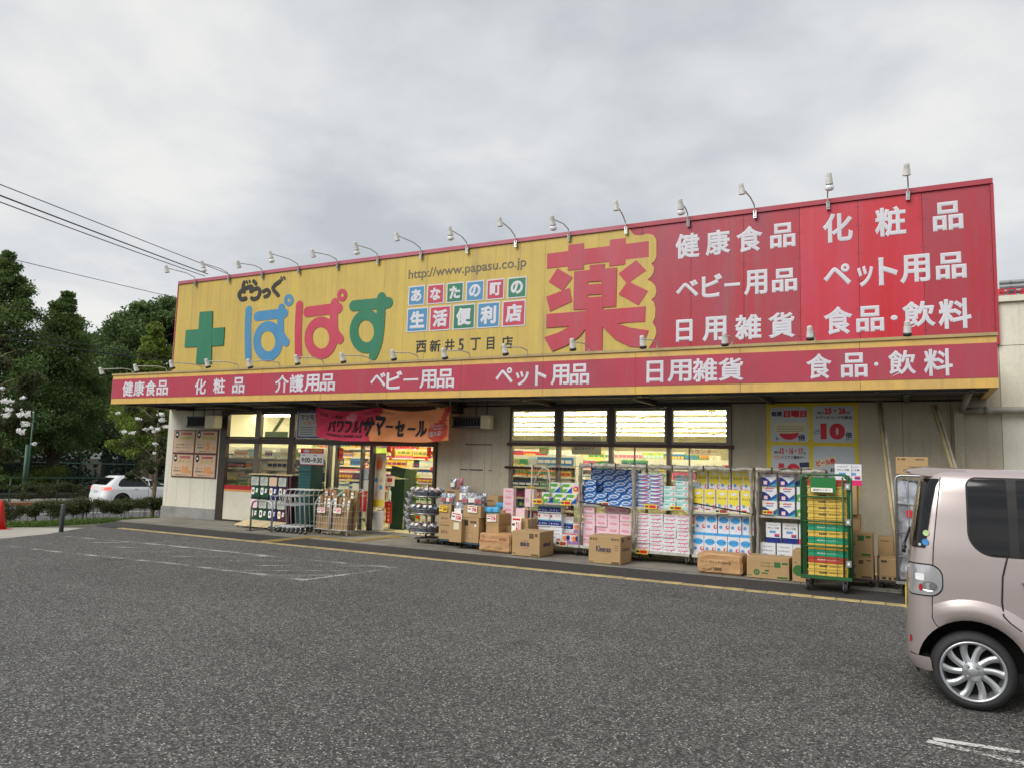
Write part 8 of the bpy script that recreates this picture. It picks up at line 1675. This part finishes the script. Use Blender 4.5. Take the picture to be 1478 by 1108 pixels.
# white hatchback on the street
hb = empty('hatchback', (0, 0, 0), 'white hatchback with dark windows and glowing tail lamps on the street', 'car')
hs = Shell([(0.15, 0.16), (0.25, 0.05), (0.5, 0.0), (0.72, 0.05), (0.95, 0.07), (1.02, 0.14), (1.2, 0.33), (1.36, 0.56), (1.40, 0.64)],
           [(0.15, 4.2), (0.3, 4.28), (0.5, 4.29), (0.68, 4.2), (0.8, 3.95), (0.93, 3.2), (1.0, 3.02), (1.2, 2.55), (1.36, 2.05), (1.40, 1.9)],
           [(0.15, 0.82), (0.35, 0.87), (0.6, 0.885), (0.85, 0.87), (1.0, 0.80), (1.2, 0.68), (1.36, 0.58), (1.42, 0.5)],
           [(0.15, 0.3), (0.5, 0.34), (0.95, 0.3), (1.2, 0.26), (1.4, 0.24)], [(0.15, 0.5), (0.6, 0.5), (0.95, 0.4), (1.4, 0.3)])
hbo = hs.body([0.15, 0.2, 0.26, 0.32, 0.38, 0.44, 0.5, 0.56, 0.62, 0.68, 0.74, 0.8, 0.86, 0.92, 0.96, 1.0, 1.05, 1.1, 1.16, 1.22, 1.28, 1.33, 1.37, 1.40], 'white_paint', [(0.84, 0.32, 0.37, 0.87), (3.42, 0.32, 0.37, 0.87)], hb, [(0.985, 1.418), (0.9, 1.434), (0.6, 1.445)])
for p in hbo.data.polygons: p.use_smooth = True
try: hbo.data.set_sharp_from_angle(angle=R(38))
except Exception: pass
hs.patch('side_window', [(0.95, 0.78, 2.02), (0.99, 0.66, 2.02), (1.08, 0.68, 2.02), (1.2, 0.76, 2.02), (1.3, 0.88, 2.0), (1.325, 0.98, 1.98)], 'black_gloss', hb, 0.006, 10)
hs.patch('side_window', [(0.95, 2.08, 2.98), (1.02, 2.08, 2.86), (1.12, 2.08, 2.62), (1.22, 2.06, 2.38), (1.3, 2.05, 2.16), (1.325, 2.04, 2.08)], 'black_gloss', hb, 0.006, 10)
hs.rear_skin('rear_window', [(1.04, 58), (1.12, 54), (1.2, 50), (1.28, 48), (1.34, 46)], 'black_gloss', hb, 0.035)
hs.patch('tail_lamp', [(0.80, 0.06, 0.24), (0.84, 0.055, 0.36), (0.90, 0.06, 0.38), (0.94, 0.065, 0.30)], 'brake_lit', hb, 0.01, 8)
hs.line('seam', [(1.98, 0.95), (2.0, 0.6), (1.96, 0.3)], 0.006, 'seam', hb); hs.line('crease', [(0.4, 0.80), (2.0, 0.82), (3.6, 0.78)], 0.006, 'white_paint', hb)
hs.line('sill_line', [(1.25, 0.30), (3.0, 0.30)], 0.01, 'dark_grey', hb)
for sd in (-1, 1):
    for x in (1.35, 2.2): b = MB(); b.tube([(x, sd * 0.885, 0.84), (x + 0.16, sd * 0.89, 0.845)], 0.014, 'chrome', 6); b.build('door_handle', hb)
    b = MB(); b.box(2.85, 2.97, sd * 0.93 - 0.09, sd * 0.93 + 0.09, 0.92, 1.04, 'white_paint'); b.build('mirror', hb, bevel=0.03)
b = MB(); b.box(0.015, 0.035, -0.2, 0.2, 0.66, 0.78, 'poster_grey'); b.build('number_plate', hb); b = MB(); b.box(0.1, 0.12, -0.6, 0.6, 0.17, 0.3, 'black'); b.build('diffuser', hb)
for x in (0.84, 3.42):
    for sd in (-1, 1): wheel(hb, x, sd * (0.87 - 0.11), 0.32, 0.22, 0.2, 5, 'rim_dark', sd, twist=0.0)
cw_ = at_depth(176, 722, 34.0)
ang = R(78); d_ = Vector((math.cos(ang), math.sin(ang))); nrm = Vector((math.sin(ang), -math.cos(ang)))  # near flank (towards +x)
hb.location = (cw_.x - d_.x * 0.84 - nrm.x * 0.87, cw_.y - d_.y * 0.84 - nrm.y * 0.87, -0.715); hb.rotation_euler = (0, 0, ang)

# ------------------------------------------------------------------ vegetation
def leaf_mat(name, c1, c2, c3):
    m = bpy.data.materials.new(name); m.use_nodes = True; MATS[name] = m; nt = m.node_tree; b = nt.nodes['Principled BSDF']; b.inputs['Roughness'].default_value = 0.6; b.inputs['Specular IOR Level'].default_value = 0.25
    a = nt.nodes.new('ShaderNodeAttribute'); a.attribute_name = 'rnd'; cr = nt.nodes.new('ShaderNodeValToRGB'); e = cr.color_ramp.elements
    e[0].color = (*c1, 1); e[1].color = (*c3, 1); k = e.new(0.5); k.color = (*c2, 1); nt.links.new(a.outputs['Fac'], cr.inputs[0]); nt.links.new(cr.outputs[0], b.inputs['Base Color'])
    t = nt.nodes.new('ShaderNodeBsdfTranslucent'); nt.links.new(cr.outputs[0], t.inputs[0]); x = nt.nodes.new('ShaderNodeMixShader'); x.inputs[0].default_value = 0.38
    nt.links.new(b.outputs[0], x.inputs[1]); nt.links.new(t.outputs[0], x.inputs[2]); nt.links.new(x.outputs[0], nt.nodes['Material Output'].inputs[0])
leaf_mat('leaf_dark', (0.06, 0.105, 0.035), (0.11, 0.175, 0.055), (0.18, 0.27, 0.09)); leaf_mat('leaf_mid', (0.065, 0.115, 0.035), (0.12, 0.195, 0.055), (0.21, 0.30, 0.09)); leaf_mat('leaf_lime', (0.12, 0.18, 0.03), (0.20, 0.27, 0.05), (0.30, 0.37, 0.09))
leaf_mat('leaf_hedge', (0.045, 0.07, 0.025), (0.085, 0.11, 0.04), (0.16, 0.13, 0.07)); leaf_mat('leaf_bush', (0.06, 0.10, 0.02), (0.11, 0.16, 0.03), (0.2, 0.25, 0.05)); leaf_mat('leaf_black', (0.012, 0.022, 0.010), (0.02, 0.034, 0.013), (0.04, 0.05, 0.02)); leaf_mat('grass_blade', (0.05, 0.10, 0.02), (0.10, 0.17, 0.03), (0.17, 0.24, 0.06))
leaf_mat('petal', (0.9, 0.9, 0.89), (0.94, 0.94, 0.93), (0.97, 0.97, 0.97))
mat('bark', srgb(92, 82, 70), 0.9, var=0.8, vscale=6, col2=srgb(58, 50, 42), bump=0.8, bscale=18, stretch=(1, 1, 0.3)); mat('bark_pale', srgb(150, 136, 112), 0.8, var=0.7, vscale=5, col2=srgb(110, 96, 78), bump=0.4, bscale=18)
NR = np.random.default_rng(11)
def leaves(name, C_, size, m, parent=None, kind=None, up=0.35, aspect=0.6, var_c=None, label=None):
    """C_ = leaf centres (n,3): one four-cornered leaf each"""
    n = len(C_); d = NR.normal(size=(n, 3)); d /= np.linalg.norm(d, axis=1)[:, None]; nn = NR.normal(size=(n, 3)) + np.array([0, 0, up * 3]); t = np.cross(d, nn); t /= np.linalg.norm(t, axis=1)[:, None] + 1e-9
    s = size * NR.uniform(0.6, 1.35, n)[:, None]; a = C_ - d * s / 2; c = C_ + d * s / 2; b_ = C_ + t * s * aspect / 2 + d * s * 0.05; e_ = C_ - t * s * aspect / 2 + d * s * 0.05
    V = np.stack([a, b_, c, e_], 1).reshape(-1, 3); me = bpy.data.meshes.new(name); me.vertices.add(4 * n); me.vertices.foreach_set('co', V.ravel()); me.loops.add(4 * n); me.loops.foreach_set('vertex_index', np.arange(4 * n, dtype=np.int32)); me.polygons.add(n); me.polygons.foreach_set('loop_start', np.arange(0, 4 * n, 4, dtype=np.int32)); me.update()
    at_ = me.attributes.new('rnd', 'FLOAT', 'FACE'); rv = np.clip(NR.normal(0.45, 0.22, n) + (var_c if var_c is not None else 0), 0, 1); at_.data.foreach_set('value', rv.astype(np.float32))
    me.materials.append(M(m)); me.update(); o = link(name, me, parent)
    if kind: o['kind'] = kind
    if label: o['label'] = label
    return o
def crown_points(n, clumps, rad, flat=0.7):
    """leaf centres gathered on the shells of clumps"""
    k = len(clumps); idx = NR.integers(0, k, n); d = NR.normal(size=(n, 3)); d /= np.linalg.norm(d, axis=1)[:, None]; r = np.abs(NR.normal(0.78, 0.28, n))
    rr_ = rad[idx]; P = clumps[idx] + d * (r * rr_)[:, None] * np.array([1, 1, flat]); cv = NR.normal(0, 0.12, k)[idx]; return P, cv
def tree(label, base, height, crown_z0, prof, leafm, nleaf, lsize, nclump, clump_r, trunk_r, group, name='street_tree', barkm='bark', seed=1, lean=(0, 0), gap=0.0):
    """prof(t) = crown radius at relative crown height t"""
    r = np.random.default_rng(seed); o = empty(name, base, label, 'tree', group)
    b = MB(); P = [(0, 0, -0.3), (0.02, 0, 0), (0.05 + lean[0] * 0.2, 0.03, height * 0.3), (lean[0] * 0.5, lean[1] * 0.5, height * 0.6), (lean[0], lean[1], height * 0.93)]; b.tube(P, [trunk_r * 1.5, trunk_r * 1.15, trunk_r * 0.85, trunk_r * 0.5, trunk_r * 0.1], barkm, 10); b.build('trunk', o)
    cl, rd_ = [], []
    bb = MB()
    for i in range(nclump):
        t = r.uniform(0, 1) ** 0.9; z = crown_z0 + (height - crown_z0) * t; R_ = prof(t) * r.uniform(0.72, 1.15); a = r.uniform(0, 2 * math.pi); q = R_ * r.uniform(0.38, 1.0); x, y = q * math.cos(a) + lean[0] * t, q * math.sin(a) + lean[1] * t
        cl.append((x, y, z - 0.12 * q)); rd_.append(clump_r * (0.2 + 0.72 * min(1, R_ / 2.4)) * r.uniform(0.6, 1.3))
        if i % 3 == 0: bb.tube([(lean[0] * t * 0.9, lean[1] * t * 0.9, z - 0.35 * q - 0.3), (x * 0.55, y * 0.55, z - 0.2 * q), (x * 0.95, y * 0.95, z)], [trunk_r * 0.35, trunk_r * 0.2, trunk_r * 0.06], barkm, 5, False)
    bb.build('limb', o)['kind'] = 'stuff'
    P, cv = crown_points(nleaf, np.array(cl), np.array(rd_)); leaves('crown', P, lsize, leafm, o, 'stuff', var_c=cv); return o
cone = lambda R0: (lambda t: R0 * (0.62 + 0.38 * math.sin(min(1, t / 0.25) * math.pi / 2)) * (1 - t) ** 0.82 + 0.10)
rnd_c = lambda R0: (lambda t: R0 * math.sqrt(max(0.02, 1 - (2 * t - 0.9) ** 2 / 1.25)))
def base_at(u, v, d, z=-0.6): p = at_depth(u, v, d); return (p.x, p.y, z)
GT = 'street trees behind the road'
tree('tall conical green tree with a grey trunk left of the white car', base_at(72, 700, 40), 10.9, 2.6, cone(3.3), 'leaf_mid', 66000, 0.135, 170, 0.85, 0.30, GT, seed=4)
tree('tall conical tree cut by the left edge of the picture', base_at(-22, 700, 37), 12.2, 2.6, cone(3.9), 'leaf_mid', 66000, 0.135, 180, 0.9, 0.3, GT, seed=5)
tree('broad dark round tree behind the left end of the sign', base_at(212, 700, 48), 12.5, 4.0, rnd_c(3.7), 'leaf_dark', 62000, 0.2, 120, 1.0, 0.35, GT, seed=8)
tree('dark leafy tree filling the gap behind the conical one', base_at(150, 700, 52), 11.0, 2.5, rnd_c(3.2), 'leaf_dark', 30000, 0.26, 80, 1.0, 0.3, GT, seed=9)
tree('bright lime green slender tree just left of the canopy', base_at(206, 700, 35.5), 8.7, 2.3, cone(1.95), 'leaf_lime', 34000, 0.13, 90, 0.6, 0.2, GT, seed=14)
tree('mid green tree whose lower crown shows under the canopy corner', base_at(214, 700, 39), 6.4, 2.6, rnd_c(1.9), 'leaf_mid', 20000, 0.16, 50, 0.6, 0.15, GT, seed=15, barkm='bark_pale')
tree('far dark tree behind the shop corner', base_at(262, 700, 55), 10, 2, rnd_c(3.5), 'leaf_dark', 20000, 0.28, 70, 1.0, 0.3, GT, seed=18)
def crape(label, base, height, z0, rr0, nleaf, pts, seed):
    o = tree(label, base, height, z0, rnd_c(rr0), 'leaf_hedge', nleaf, 0.11, 44, 0.42, 0.08, 'white flowering trees', name='flowering_tree', barkm='bark_pale', seed=seed)
    for (u, v, d, r_) in pts:
        c = at_depth(u, v, d); c = np.array([c.x - base[0], c.y - base[1], c.z - base[2]]); n = 60; q = NR.normal(size=(n, 3)) * np.array([r_, r_, r_ * 0.7]) * 0.5; leaves('blossom', c + q, 0.07, 'petal', o, aspect=0.9)
    return o
crape('grey green tree with white blossom clusters at the left edge', base_at(-38, 690, 24, -0.5), 5.9, 1.5, 1.75, 24000, [(8, 578, 23, .10), (16, 579, 23, .08), (12, 591, 23, .10), (10, 599, 23, .09), (29, 598, 23, .09), (38, 597, 23, .14), (36, 612, 23, .13), (31, 624, 23, .10), (27, 621, 23, .06), (33, 574, 23, .05), (50, 640, 23, .05), (3, 560, 23, .05)], 21)
crape('second white blossoming tree half hidden behind the shop corner', base_at(222, 690, 27, -0.55), 4.4, 1.5, 1.3, 9000, [(179, 623, 26, .08), (191, 625, 26, .08), (199, 604, 26, .06), (210, 619, 26, .06), (219, 617, 26, .08), (222, 622, 26, .06), (228, 619, 26, .06), (224, 640, 26, .05), (233, 598, 26, .1), (235, 606, 26, .07), (240, 615, 26, .08), (170, 596, 26, .06), (223, 654, 26, .04)], 23)
# hedges
def hedge(name, label, path, width, height, nleaf, lsize, m, stems=True, seed=1):
    r = np.random.default_rng(seed); P = [np.array(p, float) for p in path]; seg = [np.linalg.norm(b_ - a_) for a_, b_ in zip(P[:-1], P[1:])]; tot = sum(seg); base = Vector(P[0]); o = empty(name, base, label, 'hedge')
    nC = int(tot * 9); cl = []; rd_ = []
    for i in range(nC):
        s_ = r.uniform(0, tot); k = 0
        while k < len(seg) - 1 and s_ > seg[k]: s_ -= seg[k]; k += 1
        t = s_ / seg[k]; c = P[k] + (P[k + 1] - P[k]) * t; dr = (P[k + 1] - P[k]) / seg[k]; nn = np.array([-dr[1], dr[0], 0]); c = c + nn * r.uniform(-0.5, 0.5) * width; c[2] += height * r.uniform(0.5, 0.9) if stems else height * r.uniform(0.2, 0.85); cl.append(c - P[0]); rd_.append(height * r.uniform(0.16, 0.3))
    Q, cv = crown_points(nleaf, np.array(cl), np.array(rd_)); Q = Q[Q[:, 2] < height * 1.08 + (NR.uniform(0, 1, len(Q)) ** 6) * 0.25]; leaves('foliage', Q, lsize, m, o, 'stuff')
    if stems:
        b = MB()
        for i in range(int(tot * 6)):
            s_ = r.uniform(0, tot); k = 0
            while k < len(seg) - 1 and s_ > seg[k]: s_ -= seg[k]; k += 1
            c = P[k] + (P[k + 1] - P[k]) * s_ / seg[k] - P[0]; dx = r.uniform(-0.15, 0.15, 2); b.tube([(c[0], c[1], c[2] - 0.1), (c[0] + dx[0], c[1] + dx[1], c[2] + height * 0.7)], 0.008, 'bark', 4, False)
        b.build('stem', o)['kind'] = 'stuff'
    return o
hedge('hedge', 'low ragged reddish green hedge beside the pavement, nearest the lot', [(-20.9, 9.4, -0.42), (-21.3, 13.3, -0.42), (-22.9, 17.0, -0.5), (-24.2, 20.5, -0.55)], 0.8, 0.78, 56000, 0.055, 'leaf_hedge', seed=3)
hedge('hedge', 'dense clipped dark hedge beyond the street behind the railing', [rd(-14, -0.9, -0.6), rd(12, -0.9, -0.6)], 0.9, 0.95, 30000, 0.085, 'leaf_hedge', False, seed=4)
bsh = empty('round_bush', base_at(45, 712, 38, -0.6), 'rounded yellow green bush between railing and tree trunk', 'bush')
cl = NR.normal(size=(30, 3)) * np.array([0.75, 0.55, 0.25]) + np.array([0, 0, 1.0]); Q, cv = crown_points(9000, cl, np.full(30, 0.38)); leaves('foliage', Q, 0.08, 'leaf_bush', bsh, 'stuff', var_c=cv)
tree('leafy shrub tip poking in at the far left edge', base_at(-6, 700, 30, -0.6), 2.4, 0.8, rnd_c(0.7), 'leaf_mid', 3000, 0.12, 14, 0.35, 0.04, None, name='shrub', seed=31)
# grass strip and weeds
gp = []
for i in range(16000):
    t = NR.uniform(0, 1); y = 7.5 + t * 12; xc_ = -19.55 - max(0, (y - 11) * 0.36); x = xc_ + NR.uniform(-1.0, 0.75); gp.append((x, y, hgt(x, y) + NR.uniform(0.0, 0.16)))
leaves('grass_strip', np.array(gp), 0.13, 'grass_blade', None, 'stuff', up=-0.2, aspect=0.14, label='fresh green grass growing along the foot of the near hedge')
# dark wood behind
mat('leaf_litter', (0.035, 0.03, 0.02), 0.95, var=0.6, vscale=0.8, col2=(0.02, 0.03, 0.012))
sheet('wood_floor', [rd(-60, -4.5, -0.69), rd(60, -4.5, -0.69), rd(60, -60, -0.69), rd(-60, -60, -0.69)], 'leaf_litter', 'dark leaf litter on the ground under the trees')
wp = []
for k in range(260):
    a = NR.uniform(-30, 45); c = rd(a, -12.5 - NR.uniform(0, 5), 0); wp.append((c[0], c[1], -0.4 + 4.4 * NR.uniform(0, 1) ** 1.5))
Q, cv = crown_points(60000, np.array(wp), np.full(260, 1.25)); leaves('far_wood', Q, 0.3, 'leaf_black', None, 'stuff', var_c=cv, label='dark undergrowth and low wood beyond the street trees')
wp2 = []
for k in range(60):
    a = NR.uniform(-8, 26); c = rd(a, -7 - NR.uniform(0, 3), 0); wp2.append((c[0], c[1], NR.uniform(1.4, 3.4)))
Q, cv = crown_points(16000, np.array(wp2), np.full(60, 0.7)); leaves('understorey', Q, 0.2, 'leaf_hedge', None, 'stuff', var_c=cv, label='loose dark understorey foliage between the street trees')
# net fence and railing
mat('fence_green', srgb(58, 92, 78), 0.5); mat('fence_pale', srgb(120, 150, 142), 0.5); mat('net', (0.02, 0.035, 0.03), 0.8, alpha=0.72)
nf = empty('net_fence', rd(-20, -9.6, -0.6), 'tall green net fence behind the trees', 'fence'); O = nf.location
for k in range(18): c = Vector(rd(-20 + k * 2.6, -9.6, -0.6)) - O; b = MB(); b.tube([(c.x, c.y, 0), (c.x, c.y, 4.3 if k % 3 else 5.2)], 0.05, 'fence_green', 6); b.build('post', nf)
for z in (0.9, 1.7, 3.4, 4.2): a_, c = Vector(rd(-20, -9.6, 0)) - O, Vector(rd(25, -9.6, 0)) - O; b = MB(); b.tube([(a_.x, a_.y, z), (c.x, c.y, z)], 0.03, 'fence_pale' if z == 1.7 else 'fence_green', 5); b.build('rail', nf)
a_, c = Vector(rd(-20, -9.7, 0)) - O, Vector(rd(25, -9.7, 0)) - O; b = MB(); b.face([(a_.x, a_.y, 0), (c.x, c.y, 0), (c.x, c.y, 4.2), (a_.x, a_.y, 4.2)], 'net'); b.build('net', nf)
rlg = empty('railing', rd(-14, -1.5, -0.58), 'low green tube railing along the far hedge', 'railing'); O = rlg.location
a_, c = Vector(rd(-14, -1.5, 0)) - O, Vector(rd(10, -1.5, 0)) - O
for z in (1.05, 0.7): b = MB(); b.tube([(a_.x, a_.y, z), (c.x, c.y, z)], 0.03, 'fence_green', 6); b.build('rail', rlg)
for k in range(13): q = a_.lerp(c, k / 12); b = MB(); b.tube([(q.x, q.y, 0), (q.x, q.y, 1.05)], 0.03, 'fence_green', 6); b.build('post', rlg)
gpole = at_depth(34, 700, 35); b = empty('green_pole', (gpole.x, gpole.y, -0.6), 'slim green steel pole standing left of the conical tree', 'pole'); q = MB(); q.tube([(0, 0, 0), (0, 0, 2.6)], 0.08, 'fence_green', 8); q.tube([(0.25, 0, 0.5), (0.25, 0, 4.2)], 0.04, 'fence_green', 6); q.build('shaft', b)
# bollard, cone
bl_ = ground_at(88, 768, -0.02); bo_ = empty('bollard', (bl_.x, bl_.y, -0.06), 'grey steel post standing at the corner of the lot', 'bollard'); b = MB(); b.lathe([(0.045, 0), (0.045, 0.62), (0.04, 0.64), (0.01, 0.645)], 'gutter', (0, 0, 0), (0, 0, 1), 14); b.build('shaft', bo_)
b = MB(); b.lathe([(0.075, 0), (0.075, 0.012), (0.05, 0.014)], 'dark_grey', (0, 0, 0), (0, 0, 1), 12); b.build('base', bo_)
mat('cone_red', srgb(196, 36, 30), 0.45, var=0.3, vscale=6); cn_p = ground_at(-1, 764, -0.1)
cn = empty('traffic_cone', (cn_p.x, cn_p.y, -0.1), 'red traffic cone on the pavement at the left edge', 'traffic cone'); b = MB(); b.lathe([(0.13, 0.03), (0.03, 0.64), (0.028, 0.66), (0.01, 0.665)], 'cone_red', (0, 0, 0), (0, 0, 1), 18); b.build('cone', cn); boxo('base', -0.19, 0.19, -0.19, 0.19, 0.0, 0.03, 'cone_red', cn, 0.01)
b = MB(); b.tube([(-1.0, -0.6, 0.5), (-0.5, -0.3, 0.44), (0, 0, 0.52)], 0.012, 'tag_yellow', 5); b.build('rope', cn)
# overhead lines
mat('wire', (0.02, 0.02, 0.022), 0.6)
def wire(label, a, c, sag, r=0.012):
    A, C = Vector(a), Vector(c); A = A + (A - C) * 2.0; sag *= 2.5; b = MB(); P = []
    for i in range(41): t = i / 40; p = A.lerp(C, t) - A; P.append((p.x, p.y, p.z - sag * 4 * t * (1 - t)))
    b.tube(P, r, 'wire', 5, False); tag(b.build('overhead_wire', None, A), label, 'cable', 'overhead cables')
def wr(u0, v0, d0, u1, v1, d1): return at_depth(u0, v0, d0), at_depth(u1, v1, d1)
for lb, q, s_, r_ in (('topmost overhead cable, ending above the third sign lamp', (-60, 243, 13, 345, 402, 24), 0.0, 0.010), ('second overhead cable, thicker, just below the topmost', (-60, 250, 13, 300, 396, 24), 0.05, 0.016), ('third overhead cable running close under the second', (-60, 255, 13.4, 296, 399, 24), 0.08, 0.012),
                      ('thin overhead cable crossing below the pair to the sign', (-60, 350, 22, 258, 431, 30), 0.05, 0.011), ('thick dark cable crossing in front of the trees', (-60, 466, 24, 262, 524, 31), 0.12, 0.025), ('upper thin cable crossing in front of the trees', (-60, 455, 24, 262, 518, 31), 0.12, 0.014)):
    a, c = wr(*q); wire(lb, a, c, s_, r_)
# neighbouring building with slatted roof screen and red letters
nb = empty('neighbour_building', (3.2, 30.0, 0), 'grey slatted roof screen with red letters behind the shop wing', 'building'); p0 = at(1437, 400, 30); nz1 = at(1445, 405, 30).z; nz0 = at(1445, 432, 30).z - 1.5
boxo('wall', 0, 22, 0.3, 8, 0, nz1 - 0.3, 'siding', nb)
for k in range(22): z = nz0 + 0.4 + k * (nz1 - nz0 - 0.4) / 22; boxo('slat', -0.3, 22, -0.05, 0.02, z, z + 0.06, 'alu' if k % 2 else 'gutter', nb)
for k in range(12): boxo('slat_post', k * 1.9, k * 1.9 + 0.08, 0.021, 0.12, nz0, nz1, 'gutter', nb)
for ch, u0, u1 in (('野', 1438, 1451), ('口', 1453.5, 1467), ('全', 1469, 1484), ('病', 1487, 1502)):
    a_, c = at(u0, 424, 29.9), at(u1, 424, 29.9); b = MB(); z0, z1 = at(1445, 428.5, 29.9).z, at(1445, 417.5, 29.9).z; b.text(ch, a_.x - 3.2, c.x - 3.2, z0, z1, -0.12, 'print_red', 0.03, 0.02, 1); b.build('letter', nb)
